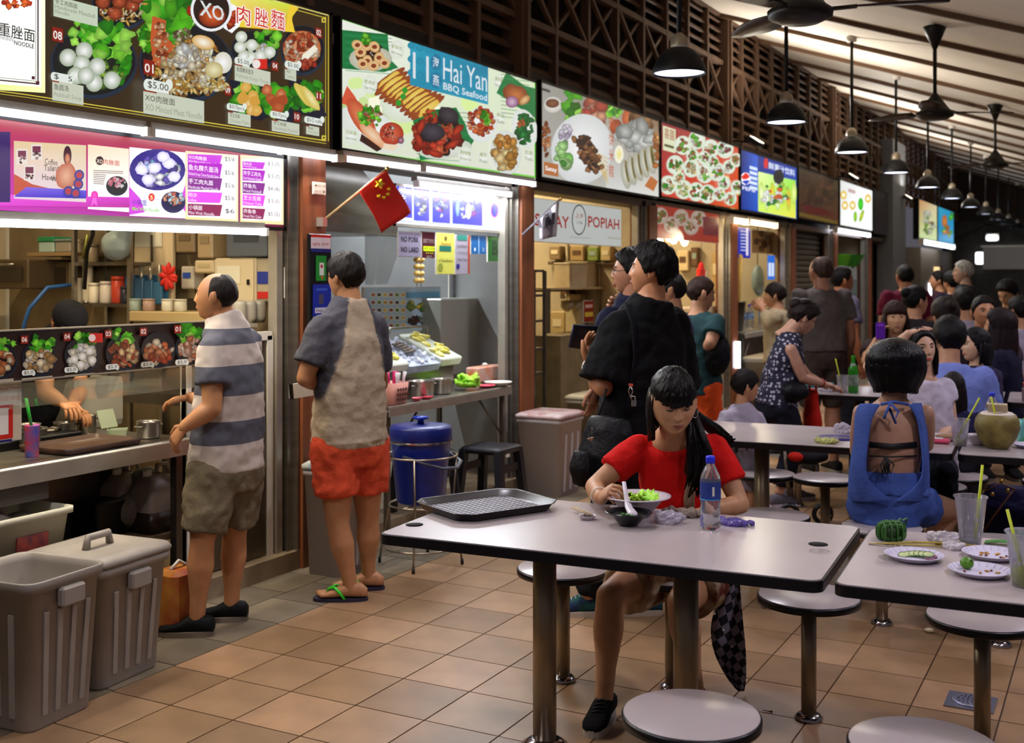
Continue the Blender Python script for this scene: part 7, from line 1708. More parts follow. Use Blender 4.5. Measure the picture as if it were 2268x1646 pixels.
dish('white bowl half hidden by the coconut',(-.64,6.10,TZ+.001),.06,.05,wb);p=plate('white plate with food before the woman in the white top',(-.80,6.22,TZ+.001),.10);MB().ell((0,0,.015),(.06,.03,.015),None,12,8).build('food',mat('food_tan','#8a6a4a',.6),p);p=plate('pale plate right of the coconut',(-.40,6.12,TZ+.001),.085)
t=thing('pink_packet','pink packet beside the clear cup on the coconut table','packet',(-.83,6.06,TZ+.001));MB().box((0,0,.012),(.13,.07,.022),bev=.008).build('wrapper',mat('pinkp','#b83a5c',.5),t);MB().box((.0,0,.024),(.06,.05,.003)).build('label_patch',wb,t)
# purple disc sticker and scraps on the second table
t=thing('disc_sticker','purple oval sticker with gold print on the second table','sticker',(-1.30,6.02,TZ+.0008));MB().lathe((0,0,0),[(0,0),(.118,0),(.118,.0008),(0,.0009)],40,cap=False).build('disc',mat('disc_purple','#241a6a',.4),t)
for k in range(6):MB().box((-.05+.02*k,.01*(k%2),.0012),(.012,.03,.0006)).build('gold_mark',mat('gold_mark','#7a6a4a',.5),t)
t=crumpled('yellow_wrapper','pale yellow wrapper near the purple disc',(-1.32,5.80,TZ+.001),mat('wrap_y','#b8bc6a',.5),(.05,.04,.014),'wrapper');crumpled('tissue','white tissue near the woman in blue on the second table',(-1.06,6.25,TZ+.001),tiss,(.06,.05,.014));crumpled('plastic_wrap','clear plastic wrap behind the purple disc',(-1.32,6.20,TZ+.001),clearp,(.05,.03,.03),'bag')
t=thing('floor_scrap','small cream food scrap dropped on the floor tiles','scrap',at_z(2058,1402));obj('crumb',evaluated_simple(MB().ell((0,0,.012),(.022,.015,.012)),.004,.008,.02),mat('crumb','#c8bc98',.7),t)
t=thing('dry_leaf','tiny curled dry leaf stalk on the floor','leaf',at_z(1690,1575));MB().tube([(0,0,.003),(.02,-.004,.004),(.035,.0,.004)],[.0015,.0015,.004],6).build('stalk',mat('stalk','#3a1c14',.7),t)
# beer bottle and things on the third table
t=thing('beer_bottle','green glass beer bottle on the third table','bottle',(-1.72,8.42,TZ+.001));MB().lathe((0,0,0),[(.033,0),(.036,.008),(.036,.15),(.030,.18),(.015,.21),(.0125,.25),(.0145,.255),(.0145,.268),(0,.268)],24).build('bottle_body',mat('green_glass','#2a9a1c',.08,trans=.35),t);MB().lathe((0,0,.05),[(.0366,0),(.0366,.08)],24,cap=False).build('label_band',mat('beer_label','#9aa89a',.5,col2='#3a5a3c',vscale=26),t);MB().lathe((0,0,.195),[(.0225,0),(.0165,.018)],20,cap=False).build('neck_label',mat('beer_label'),t)
cup('clear cup with a yellow straw beside the beer bottle',(-1.80,8.44,TZ+.001),.12,.03,.042,.0,straw=((.0,.0,.02),(-.05,.0,.24)),ice=False)
t=thing('tissue_pack','teal tissue pack on the third table','packet',tp(1815,858));MB().box((0,0,.02),(.20,.10,.035),bev=.01).build('pack',mat('teal_pack','#3a7a80',.5),t);MB().box((0,0,.04),(.10,.04,.006)).build('tissue',tiss,t);dish('white bowl on the far table behind the beer bottle',(-1.62,8.80,TZ+.001),.07,.05,wb)
crumpled('plastic_wrap','clear wrap under the hands of the dotted top woman',(-1.90,8.42,TZ+.001),clearp,(.07,.04,.02),'bag')
t=thing('sauce_bottle','clear jar with a red lid at the far edge of the third row','jar',(-.56,8.36,TZ+.001));MB().lathe((0,0,0),[(.04,0),(.045,.01),(.045,.09),(.035,.10)],20).build('jar_body',mat('jar_pinkish','#a08a94',.2,trans=.4),t);MB().lathe((0,0,.10),[(.038,0),(.038,.03),(0,.032)],20).build('lid',mat('lid_red','#c0201c',.4),t)
# things on the floor / hanging
t=thing('checked_shirt','black and white checked shirt hanging from the waist of the woman in red','shirt',(0,0,0))
chk=bpy.data.materials.new('checks');chk.use_nodes=True;nt=chk.node_tree;bs=nt.nodes['Principled BSDF'];bs.inputs['Roughness'].default_value=.9;tc=nt.nodes.new('ShaderNodeTexCoord');mp=nt.nodes.new('ShaderNodeMapping');ck=nt.nodes.new('ShaderNodeTexChecker');ck.inputs['Scale'].default_value=1.;ck.inputs[1].default_value=(*lin('#7a7280'),1);ck.inputs[2].default_value=(*lin('#0e0d14'),1)
mp.inputs['Scale'].default_value=(9,14,1);mp.inputs['Rotation'].default_value=(0,0,.6);nt.links.new(tc.outputs['UV'],mp.inputs[0]);nt.links.new(mp.outputs[0],ck.inputs[0]);nt.links.new(ck.outputs[0],bs.inputs['Base Color'])
rows=[];D0=4.32
outline=((1283,1600,1640),(1320,1596,1642),(1370,1574,1646),(1420,1574,1650),(1460,1586,1652),(1500,1606,1652),(1532,1632,1648))
for k,(y,xa_,xb_)in enumerate(outline):rows.append([at_d(xa_+(xb_-xa_)*u,y,D0+.015*math.sin(u*9+k))for u in np.linspace(0,1,9)])
me=MB().grid(rows).mesh('cloth');uv=me.uv_layers.new(name='UVMap')
for pol in me.polygons:
 for li in pol.loop_indices:vi=me.loops[li].vertex_index;uv.data[li].uv=((vi%9)/8*.5+(vi//9)/6*.35,(vi//9)/6)
o=obj('shirt_cloth',me,chk,t);o.modifiers.new('s','SOLIDIFY').thickness=.006;o.modifiers.new('u','SUBSURF').render_levels=2
for y,x in((1360,1582),(1396,1602),(1432,1622)):MB().ell(at_d(x,y,D0-.012),(.005,.005,.005),None,8,6).build('button',white_pl,t)
t=thing('handbag','navy handbag with brown straps and gold fittings on a stool','bag',at_d(2235,615,6.4));t.location.z=0;iv=lambda x,y,dd=0:at_d(x,y,6.4+dd)-t.location
b=MB().tube([iv(2235,1075),iv(2235,1120),iv(2240,1170),iv(2245,1195)],[.10,.19,.20,.17],18,flat=.5);obj('bag_body',evaluated_simple(b,.012,.02,.1),cloth('navy_bag','#15143a',rough=.6),t)
MB().tube([iv(2170,1190,-.12),iv(2200,1145,-.14),iv(2235,1098,-.13),iv(2245,1085,-.1)],.011,8,flat=.5).tube([iv(2180,1090,-.1),iv(2215,1070,-.12),iv(2250,1085,-.1)],.009,8,flat=.5).build('strap',mat('leather','#5a3420',.5),t)
for x,y in((2232,1087),(2198,1095),(2218,1066)):MB().ell(iv(x,y,-.14),(.012,.01,.012),None,8,6).build('gold_fitting',mat('gold_fit','#b8964a',.3,.9),t)
t=thing('red_bag','red cloth bag hanging beside the third table','bag',at_d(1800,615,8.0));t.location.z=0;iv=lambda x,y,dd=0:at_d(x,y,8.0+dd)-t.location
b=MB().tube([iv(1800,862),iv(1798,890),iv(1798,920),iv(1800,945)],[.06,.09,.11,.12],14,flat=.5);obj('bag_body',evaluated_simple(b,.014,.02,.1),cloth('red_cloth_bag','#b01c10'),t);MB().tube([iv(1792,866),iv(1795,840),iv(1806,838),iv(1808,866)],.008,6).build('handle',cloth('red_cloth_bag','#b01c10'),t)
t=thing('stroller','folded black and red stroller behind the second table','stroller',at_d(1790,615,7.3));t.location.z=0;iv=lambda x,y,dd=0:at_d(x,y,7.3+dd)-t.location
obj('seat_fabric',evaluated_simple(MB().tube([iv(1750,1008),iv(1790,1012),iv(1830,1008)],[.07,.10,.07],12,flat=.5),.014,.02,.1),cloth('stroller_black','#121014'),t);MB().ell(iv(1762,1012,-.08),(.05,.03,.03),None,10,8).build('red_cushion',cloth('red_cloth_bag','#b01c10'),t)
for x0,x1 in((1738,1748),(1800,1822)):MB().tube([iv(x0,1000),iv(x1,1100)],.012,8).build('frame_tube',steel_d,t)
for x in(1748,1822):
 c=iv(x,1118);c.z=.072;MB().tube([c+V((RTX*.055*math.cos(a),RTY*.055*math.cos(a),.055*math.sin(a)))for a in np.linspace(0,2*PI,21)],.016,8).build('wheel',black_pl,t);MB().cyl(c+V((FWX*.02,FWY*.02,0)),c-V((FWX*.02,FWY*.02,0)),.02,n=12).build('hub',mat('wheel_hub','#6a6870',.4),t)
t=thing('purple_phone','purple phone raised by the brown-haired woman','phone',at_d(1950,733,8.95));MB().box((0,0,0),(.075,.012,.13),rz=YAW,bev=.004).build('case',mat('phone_purple','#5a1c9c',.35),t);MB().box(V((-FWX*.008,-FWY*.008,.045)),(.05,.004,.012),rz=YAW).build('camera_bar',mat('phone_lilac','#a04ae0',.3),t)
t=thing('phone','phone with a lit screen on the table before the woman in blue','phone',(-.98,6.02,TZ+.06));MB().box((0,0,0),(.075,.012,.13),rot=Matrix.Rotation(YAW,3,'Z')@Matrix.Rotation(-.5,3,'X'),bev=.004).build('case',black_pl,t);MB().box(V((-FWX*-.0,-.009,.004)),(.066,.004,.115),rot=Matrix.Rotation(YAW,3,'Z')@Matrix.Rotation(-.5,3,'X')).build('screen',mat('screen_glow','#7aa0c8',.3,emit=.5,ecol='#8ab0d8'),t)
# ================================================================== people in the photograph
V=Vector
# ---- bald man in the striped polo
polo=bpy.data.materials.new('polo_stripes');polo.use_nodes=True;M['polo']=polo
nt=polo.node_tree;bs=nt.nodes['Principled BSDF'];bs.inputs['Roughness'].default_value=.85;bs.inputs['Specular IOR Level'].default_value=.2
tc=nt.nodes.new('ShaderNodeTexCoord');sp=nt.nodes.new('ShaderNodeSeparateXYZ');rp=nt.nodes.new('ShaderNodeValToRGB')
mr=nt.nodes.new('ShaderNodeMapRange');mr.inputs['From Min'].default_value=.74;mr.inputs['From Max'].default_value=1.42
nt.links.new(tc.outputs['Object'],sp.inputs[0]);nt.links.new(sp.outputs['Z'],mr.inputs['Value']);nt.links.new(mr.outputs[0],rp.inputs[0]);nt.links.new(rp.outputs[0],bs.inputs['Base Color'])
W_,G_=lin('#b8ab9f'),lin('#56565f');rp.color_ramp.interpolation='CONSTANT'
els=[(0,W_),(.155,G_),(.305,W_),(.47,G_),(.665,W_),(.80,G_),(.90,W_)]
rp.color_ramp.elements[0].color=(*els[0][1],1);rp.color_ramp.elements[1].position=els[1][0];rp.color_ramp.elements[1].color=(*els[1][1],1)
for p_,c_ in els[2:]:e=rp.color_ramp.elements.new(p_);e.color=(*c_,1)
p=Person('balding man in grey and white striped polo shirt and khaki shorts',(478,1392),62,1.62,skin='#b07a52',build=1.06)
p.joints(head=(480,658),neck=(498,712,.02),shL=(470,772,-.14),shR=(550,760,.16),elL=(470,905,-.20),wrL=(408,946,-.22),elR=(500,900,.30),wrR=(420,880,.36),pel=(502,1040,0),knL=(448,1195,-.12),anL=(436,1378,-.10),knR=(520,1178,.10),anR=(512,1352,.12))
p.make_body().make_head(84,-2,eyes='open')
p.hands(L=(p.L(380,985,-.2)-p.L(408,946,-.22),p.inv@V((-FWX*0-.3,.3,-.6)),.5,.4),R=(p.L(385,885,.36)-p.L(420,880,.36),V((0,0,-1)),.5,.5))
p.shirt(polo,hem=-.0,sleeve=.62,grow=.020,name='polo_shirt',boxy=.8)
c=MB();nk=p.J['neck']
c.lathe(nk+V((0,0,.0)),[(.085,-.035),(.082,-.012),(.064,.026),(.058,.028),(.06,0),(.06,-.03)],24,sy=.92,R=Matrix.Rotation(.18,3,'X'))
c.build('collar',cloth('polo_white','#b8ab9f'),p.t)
p.trousers(cloth('khaki','#6b5f4a'),.88,.026,flare=.012)
dl=p.L(380,1400,-.1)-p.L(440,1400,-.1)
p.shoe('L',dl,cloth('shoe_black','#0d0c0d',rough=.7),mat('sole_brown','#6c5f50',.6));p.shoe('R',dl,cloth('shoe_black','#0d0c0d'),mat('sole_brown','#6c5f50',.6))
p.hair('receding','#1a1310',.010,seed=3,tousle=.002);p.finish()
# ---- man in raglan T-shirt and orange shorts
p=Person('man in beige raglan T-shirt, orange shorts and green-strapped flip-flops, holding a phone',(772,1322),42,1.68,skin='#b07c55',build=1.04)
p.joints(head=(766,614),neck=(776,674,0),shL=(714,728,-.12),shR=(828,722,.12),elL=(676,838,-.16),wrL=(722,856,.12),elR=(842,850,.26),wrR=(742,848,.34),pel=(776,990,0),knL=(748,1160,-.08),anL=(778,1305,-.06),knR=(815,1150,.1),anR=(816,1275,.14))
p.make_body().make_head(52,4,eyes='open')
p.hands(L=(p.L(752,842,.2)-p.J['wrL'],V((0,-1,.2)),.4,.4),R=(p.L(690,866,.2)-p.J['wrR'],V((0,0,1)),.55,.5))
def rag(co,J=p.J):
 q=J['shL']if co.x<0 else J['shR'];sx=-1 if co.x<0 else 1
 nk=J['neck']+V((sx*.055,0,.02));ap=q+V((-sx*.035,0,-.145));d=(ap-nk);n=V((d.z,0,-d.x))*(1 if sx<0 else-1);n.normalize()
 f=max(0.,min(1.,((co-nk).dot(n)*1.)/.006+.5));a_,b_=lin('#a8977f'),lin('#45444a')
 return tuple(a_[i]*(1-f)+b_[i]*f for i in range(3))
o=p.shirt(ink_cloth('raglan'),hem=.04,sleeve=.72,grow=.022,name='t_shirt',boxy=.9,sl_grow=.02,label='beige T-shirt with dark grey raglan sleeves')
ink_by(o,rag)
p.trousers(cloth('orange_shorts','#c4482a'),.62,.030,flare=.014)
dl=p.L(712,1340,-.06)-p.L(800,1340,-.06)
for q in 'LR':p.shoe(q,dl,mat('flip_sole','#241f33',.6),kind='flip',strap=mat('flip_strap','#2cc21c',.4))
p.hair('short','#150e0a',.022,seed=5,tousle=.006);p.glasses();p.finish()
ph=thing('phone','white phone with a black case end held by the man in orange shorts','phone',p.g,p.rz)
a,b_=p.L(640,868,.16),p.L(706,858,.26);d=(b_-a)
MB().bar(a,b_,.012,.075,(0,0,1)).tform(Matrix.Identity(4)).build('case',mat('phone_white','#c9c4bc',.35),ph)
MB().bar(a,a+d*.12,.014,.078).build('bumper',black_pl,ph);MB().bar(a+d*.86,b_,.014,.078).build('bumper',black_pl,ph)
# ---- seated woman in the red T-shirt
st=at_z(1470,1300,.445)
SW=V((-1.57,4.20,0))
p=Person('woman in red T-shirt with long dark hair eating soup at the white table',SW,172,1.58,skin='#b3835f',female=True,build=1.04,hs=1.10)
p.joints(head=(1490,886,-.30),neck=(1494,962,-.16),shR=(1418,992,-.10),shL=(1582,990,-.10),elR=(1316,1078,-.18),wrR=(1330,1102,-.42),elL=(1640,1118,-.18),wrL=(1562,1132,-.40),pel=(1512,1248,.02),knR=(1352,1322,-.30),anR=(1338,1545,-.36),knL=(1508,1335,-.30),anL=(1540,1530,-.30),hipR=(1455,1262,0),hipL=(1570,1268,0))
p.make_body().make_head(186,22,3,eyes='closed',lips='#7d3a30',wide=1.15,nose=1.1)
p.hands(R=(p.L(1358,1082,-.50)-p.J['wrR'],p.inv@V((RTX,RTY,-.8)),1.0,1.0),L=(p.L(1500,1142,-.42)-p.J['wrL'],V((0,.2,-1)),.55,.6))
red=cloth('red_tee','#c4120e')
p.shirt(red,hem=.02,sleeve=.62,grow=.012,sl_grow=.012,name='t_shirt',neck_drop=.55,disp=.014)
p.trousers(cloth('print_shorts','#c9b490',col2='#5c2418',vscale=12,detail=1.),.66,.030,flare=.012,label='cream shorts with a brown print')
dk=p.L(1290,1610,-.72)-p.L(1340,1570,-.46);dk.z=0
p.shoe('R',dk,cloth('sneaker_black','#0c0c0d'),mat('sole_white','#b8aea2',.6),strap=mat('lace_black','#1c1b1c',.7));p.shoe('L',V((.1,1,0)),cloth('sneaker_black','#0c0c0d'),mat('sole_white','#b8aea2',.6),strap=mat('lace_black','#1c1b1c',.7))
def ex(mb,T):
 curtain(mb,T,-.70,.80,.075,.022,.010,.004,0,22,6,.01,.004,2)
 curtain(mb,T,1.22,2.3,.04,-.155,.010,.008,.0,16,8,.02,.012,3)
 curtain(mb,T,-2.6,-1.85,.04,-.14,.012,.008,.0,18,8,.03,.012,4)
 curtain(mb,T,2.2,4.0,.04,-.14,.010,.004,.01,18,8,.02,.01,5)
 r=random.Random(4)
 for k in range(26):
  a=T@V((-.070-.012*r.random(),-.035-.05*r.random(),-.05))
  x0=1548+r.uniform(-22,24)
  mb.tube([a,p.L(x0,1000,-.25+r.uniform(-.02,.02)),p.L(x0-4+r.uniform(-8,8),1045,-.26+r.uniform(-.02,.02)),p.L(1535+r.uniform(-20,22),1065+r.uniform(0,40),-.25)],[.012,.012,.009,.002],6)
 for k in range(16):
  mb.tube([T@V((-.07,-.05,-.05-.03*r.random())),p.L(1580+r.uniform(-8,14),950+r.uniform(-6,10),-.06),p.L(1604+r.uniform(-10,20),965+r.uniform(-8,14),-.05),p.L(1622+r.uniform(-12,8),978+r.uniform(-10,24),-.05)],[.010,.009,.006,.0015],6)
p.hair('bangs','#0b0807',.014,ex,seed=8,rough=.3)
e=MB();ec=p.T@V((-.088,-.008,-.060));e.tube([ec+p.inv@V((RTX,RTY,0))*(.011*math.cos(a))+V((0,0,.022*math.sin(a)))for a in np.linspace(0,2*PI,21)],.0017,6);e.build('earring',mat('silver','#c8c4bc',.2,1.),p.t)
bt=MB();w=p.J['wrR'].lerp(p.J['elR'],.12);dw=(p.J['elR']-p.J['wrR']).normalized();r1,_,u1=basis(dw)
bt.tube([w+(r1*math.cos(a)+u1*math.sin(a))*.030 for a in np.linspace(0,2*PI,25)],.003,6);bt.build('bracelet',mat('pearl','#d6c8b4',.3),p.t)
# strap of her bag
b=MB();b.tube([p.L(1560,985,-.02),p.L(1546,1020,-.21),p.L(1534,1060,-.225),p.L(1526,1105,-.21),p.L(1528,1140,-.16)],.020,8,flat=.22,up=(0,1,0));b.build('bag_strap',cloth('strap_beige','#a08a72'),p.t)
b=Print(lambda a,c:(a,c),.0008)
p.finish()
RW=p
# printed patches on the shirt, laid on its front as thin fabric shapes
def patch(p,name,pts,m,parent):
 b=MB();n=len(pts);front=[p.L(x,y,dd)for x,y,dd in pts];nrm=V((0,-.006,0));b.add(front+[q+nrm for q in front],[tuple(range(n)),tuple(range(2*n-1,n-1,-1))]+[(j,(j+1)%n,n+(j+1)%n,n+j)for j in range(n)])
 return b.build(name,m,parent)
# ---- man in the black T-shirt with a bag
blk=cloth('black_tee','#08080a',rough=.9)
p=Person('man in loose black T-shirt seen from behind, black bag at his side',(1365,1362),38,1.76,skin='#b07a55',build=1.05)
p.joints(head=(1446,602,0),neck=(1444,664,.0),shL=(1372,722,-.06),shR=(1488,716,.08),elL=(1336,858,-.12),wrL=(1303,806,.10),elR=(1498,870,.16),wrR=(1470,860,.42),pel=(1420,985,0),knL=(1345,1190,-.05),anL=(1300,1330,0),knR=(1440,1190,.05),anR=(1428,1330,.02))
p.make_body().make_head(72,-4,eyes='open')
p.hands(L=(p.L(1302,740,.16)-p.J['wrL'],p.inv@V((RTX*.6,RTY*.6,.2))+V((0,-.8,0)),.35,.2),R=(V((-.6,.5,0)),V((0,0,1)),.5,.5))
p.shirt(blk,hem=-.02,sleeve=.93,grow=.034,sl_grow=.05,name='t_shirt',boxy=1.,disp=.02,neck_drop=.24)
p.trousers(cloth('black_trousers','#0b0b0d'),1.86,.026,name='trousers')
shoe_m=cloth('studded_shoe','#232a52',col2='#1d5a3a',vscale=16)
for q in 'LR':p.shoe(q,p.L(1250,1350,0)-p.L(1300,1345,0),shoe_m,mat('sole_pale','#a89a88',.6),strap=mat('studs','#8a92a8',.25,.8))
p.hair('short','#0b0807',.030,seed=11,tousle=.010)
b=MB();w=p.J['wrL'].lerp(p.J['elL'],.12);r1,_,u1=basis(p.J['elL']-p.J['wrL'])
b.tube([w+(r1*math.cos(a)+u1*math.sin(a))*.034 for a in np.linspace(0,2*PI,21)],.008,6);b.build('watch',mat('watch_white','#c9c4bc',.4),p.t)
b=MB();b.tube([p.L(1390,672,-.07),p.L(1405,720,-.155),p.L(1410,790,-.16),p.L(1400,860,-.17),p.L(1392,920,-.20)],.022,8,flat=.2,up=(0,1,0));b.build('bag_strap',cloth('strap_black','#101014'),p.t)
p.finish();BM=p
pd=thing('tablet_case','black zip-up case held up by the man in the black T-shirt','case',p.g,p.rz)
cs=[p.L(1270,720,.16),p.L(1336,724,.20),p.L(1333,778,.20),p.L(1260,768,.16)]
n_=(cs[1]-cs[0]).cross(cs[3]-cs[0]).normalized()*.014
MB().add([c+n_ for c in cs]+[c-n_ for c in cs],[(0,1,2,3),(7,6,5,4),(1,0,4,5),(2,1,5,6),(3,2,6,7),(0,3,7,4)]).build('cover',mat('case_black','#0d0c14',.35),pd)
MB().tube(cs+[cs[0]],.005,6).build('zip',mat('zip','#2a2a36',.3,.6),pd)
# his bag
bg_=thing('shoulder_bag','black nylon shoulder bag with clips hanging at the man in the black T-shirt','bag',p.g,p.rz)
nyl=cloth('nylon','#0b0b0e',rough=.5)
b=MB();c=p.L(1340,1000,-.30)
def lv(x,y,dd):return p.L(x,y,dd)
b.tube([lv(1352,925,-.26),lv(1348,955,-.27),lv(1340,1010,-.28),lv(1332,1060,-.28),lv(1328,1092,-.27)],[.10,.125,.14,.13,.08],16,flat=.62)
bo=obj('bag_body',evaluated(b,'bag_body',.012,4,.012,.1,.5),nyl,bg_)
b=MB();b.tube([lv(1290,1000,-.36),lv(1285,1040,-.37),lv(1284,1075,-.36)],[.045,.06,.04],12,flat=.6);bo=obj('front_pocket',evaluated(b,'pocket',.010,4,.008,.1,.5),nyl,bg_)
MB().tube([lv(1343,862,-.22),lv(1330,905,-.25),lv(1322,935,-.27)],.006,8).build('strap',nyl,bg_)
MB().tube([lv(1322,930,-.28),lv(1314,948,-.29),lv(1312,962,-.30)],[.004,.008,.005],8).build('metal_clip',mat('silver','#c8c4bc',.2,1.),bg_)
b=MB();b.tube([lv(1396,852,-.24),lv(1402,868,-.24),lv(1396,880,-.24),lv(1392,866,-.24),lv(1397,852,-.24)],.0028,6);b.bar(lv(1392,852,-.24),lv(1402,853,-.24),.006,.012);b.build('carabiner',mat('silver','#c8c4bc',.2,1.),bg_)
b=MB();b.box(lv(1404,893,-.25),(.022,.010,.028));b.tube([lv(1398,886,-.25),lv(1398,878,-.25),lv(1406,878,-.25),lv(1407,886,-.25)],.0026,6);b.build('padlock',mat('silver','#c8c4bc',.2,1.),bg_)
tri=[lv(1300,972,-.42),lv(1316,968,-.42),lv(1310,978,-.42)]
MB().add(tri+[t_+V((0,.004,0))for t_ in tri],[(0,1,2),(5,4,3),(0,2,5,3),(2,1,4,5),(1,0,3,4)]).build('triangle_badge',mat('badge','#b8a88a',.25,.8),bg_)
# ---- the man in glasses beside him
p=Person('man in navy shirt and glasses with a drink, beside the man in black',at_d(1392,HY,6.1)-V((0,0,1.58)),60,1.75,skin='#a8765a')
p.joints(head=(1400,603,0),neck=(1405,660,0),shL=(1352,708,-.05),shR=(1475,700,.1),elL=(1310,830,-.1),wrL=(1318,852,.0),elR=(1490,830,.2),wrR=(1390,690,.25))
p.joints(elL=(1318,805,-.12),wrL=(1316,858,-.08))
p.make_body().make_head(80,2)
p.hands(L=(V((.1,.1,-1)),V((.3,.9,0)),.25,.3),R=(V((-.3,.6,.3)),V((-.6,-.3,0)),.8,.6))
p.shirt(cloth('navy_shirt','#11142c'),hem=-.02,sleeve=.7,grow=.024,boxy=.9);p.trousers(cloth('grey_trousers','#2c2a30'),1.9,.02,name='trousers')
for q in 'LR':p.shoe(q,V((0,1,0)),cloth('shoe_dark','#1d1a1a'))
p.hair('short','#0d0908',.022,seed=13,tousle=.006);p.glasses();p.finish()
cp=thing('drink_cup','plastic drink cup with a blue straw held by the man in glasses','cup',p.g,p.rz)
c=p.L(1396,700,.22);MB().lathe(c+V((0,0,-.10)),[(.03,0),(.04,.115),(.044,.12),(.0,.121)],16).build('cup_body',mat('cup_plastic','#c8c2b4',.3),cp)
MB().tube([c+V((0,0,-.08)),c+V((.012,0,.085))],.004,8).build('straw',mat('straw_blue','#1a4ac0',.4),cp)
# ---- people at the stalls behind
crowd('man in dark purple shirt looking at the satay stall, close behind the man in black',1492,645,7.0,70,'#241a3c','short','#120c0a',head=75,thick=.010)
p=crowd('man in dark teal T-shirt and orange shorts with a black shoulder bag',1546,652,7.5,-55,'#1f3a3c','short','#2a1a12',head=-75,pitch=12,pants='#d8501c',plen=.85,thick=.012,hemd=-.03,finish=False,pose=lambda p:dict(elR=(1574,760,-.2),wrR=(1550,790,.05)))
b=MB();b.ell(p.L(1585,785,-.12),(.10,.09,.15));o=obj('shoulder_bag',evaluated(b,'bag',.014,3,.02,.1,.5),nyl,p.t);p.finish()
# ---- boy
p=Person('small boy in white T-shirt standing behind the second table',at_d(1652,HY,6.85)-V((0,0,1.58)),-70,1.07,skin='#c08a66',build=1.0)
p.joints(head=(1650,856,0),neck=(1640,900,0),shR=(1608,925,-.05),shL=(1676,925,.05),elR=(1592,985,-.08),elL=(1690,985,.06),wrR=(1600,1040,-.05),wrL=(1690,1040,.1))
p.make_body().make_head(-78,2,nose=.7,chin=.6,lips='#a85a4c')
for q in 'RL':p.autohand(q)
p.shirt(cloth('white_tee','#a9a2b4'),hem=.02,sleeve=.9,grow=.018,boxy=1.,disp=.015);p.trousers(cloth('boy_shorts','#8a8494'),.95,.016)
for q in 'RL':p.shoe(q,V((0,1,0)),cloth('shoe_dark','#1d1a1a'))
p.hair('fringe','#120b09',.020,seed=17,tousle=.005);p.finish()
for x,y in((1631,995),(1655,993)):MB().ell(p.L(x,y,-.11),(.012,.012,.022)).build('shirt_print',mat('print_black','#15131a',.8),p.t)
# ---- woman in the dotted top
dot=bpy.data.materials.new('dotted_top');dot.use_nodes=True;nt=dot.node_tree;bs=nt.nodes['Principled BSDF'];bs.inputs['Roughness'].default_value=.85
tc=nt.nodes.new('ShaderNodeTexCoord');vo=nt.nodes.new('ShaderNodeTexVoronoi');vo.inputs['Scale'].default_value=34;vo.inputs['Randomness'].default_value=.55;rp=nt.nodes.new('ShaderNodeValToRGB')
nt.links.new(tc.outputs['Object'],vo.inputs['Vector']);nt.links.new(vo.outputs['Distance'],rp.inputs[0]);nt.links.new(rp.outputs[0],bs.inputs['Base Color'])
rp.color_ramp.elements[0].position=.30;rp.color_ramp.elements[0].color=(*lin('#a9a4b4'),1);rp.color_ramp.elements[1].position=.36;rp.color_ramp.elements[1].color=(*lin('#15142c'),1)
p=Person('woman in navy dotted sleeveless top leaning over the third table',(1722,1118),-72,1.62,skin='#b88a72',female=True)
p.joints(head=(1778,704,0),neck=(1746,738,0),shR=(1752,775,-.16),shL=(1740,775,.16),elR=(1778,838,-.16),wrR=(1824,850,-.05),elL=(1790,835,.2),wrL=(1830,855,.16),pel=(1716,900,0),chest=(1730,820,0),knR=(1762,985,-.10),anR=(1726,1088,-.08),knL=(1748,985,.14),anL=(1756,1090,.16))
p.make_body().make_head(-80,32,eyes='open',nose=.9)
p.hands(R=(V((-.2,1,-.15)),V((-.3,0,-1)),.5,.5),L=(V((.1,1,-.1)),V((0,0,-1)),.5,.5))
p.shirt(dot,hem=-.0,sleeves=False,grow=.018,name='dotted_top',boxy=.8,neck_drop=.25);p.trousers(cloth('dark_jeans','#10101c'),1.9,.012,name='trousers')
for q in 'RL':p.shoe(q,V((0,1,0)),cloth('sneaker_grey','#5a5660'),mat('sole_lilac','#a8a0b0',.6),strap=mat('lace_grey','#8a8694',.7))
def ex(mb,T):mb.ell(T@V((0,-.10,.06)),(.05,.05,.045));mb.ell(T@V((.02,-.06,.10)),(.045,.05,.03))
p.hair('short','#1d1210',.028,ex,seed=19,tousle=.010);p.glasses()
b=MB();w=p.J['wrR'].lerp(p.J['elR'],.1);r1,_,u1=basis(p.J['elR']-p.J['wrR']);b.tube([w+(r1*math.cos(a)+u1*math.sin(a))*.028 for a in np.linspace(0,2*PI,17)],.005,6);b.build('bracelet',mat('bracelet_red','#8a1a24',.5),p.t)
b=MB();b.ell(p.L(1762,868,-.16),(.07,.10,.07));obj('waist_bag',evaluated(b,'waist_bag',.012,3,.015,.1,.5),nyl,p.t)
p.finish()
# ---- grey-shirted man and the two beside him
crowd('tall man in dark grey shirt and shorts seen from behind',1820,602,9.3,12,'#4a433f','receding','#3a2c24',head=20,skin='#9a6a50',build=1.1,plen=.95,pants='#3a302a',hemd=.05)
crowd('man in pale shirt beside the tall grey-shirted man',1860,622,10.2,-70,'#6a6478','short','#120c0a',head=-80,skin='#a86a44')
crowd('person in beige jacket reaching to the drinks counter',1722,655,10.2,75,'#a89878','fringe','#1a110d',head=70,sleeve=1.8,pose=lambda p:dict(elL=(1706,720,-.1),wrL=(1690,684,.0),elR=(1708,700,.2),wrR=(1688,686,.2)))
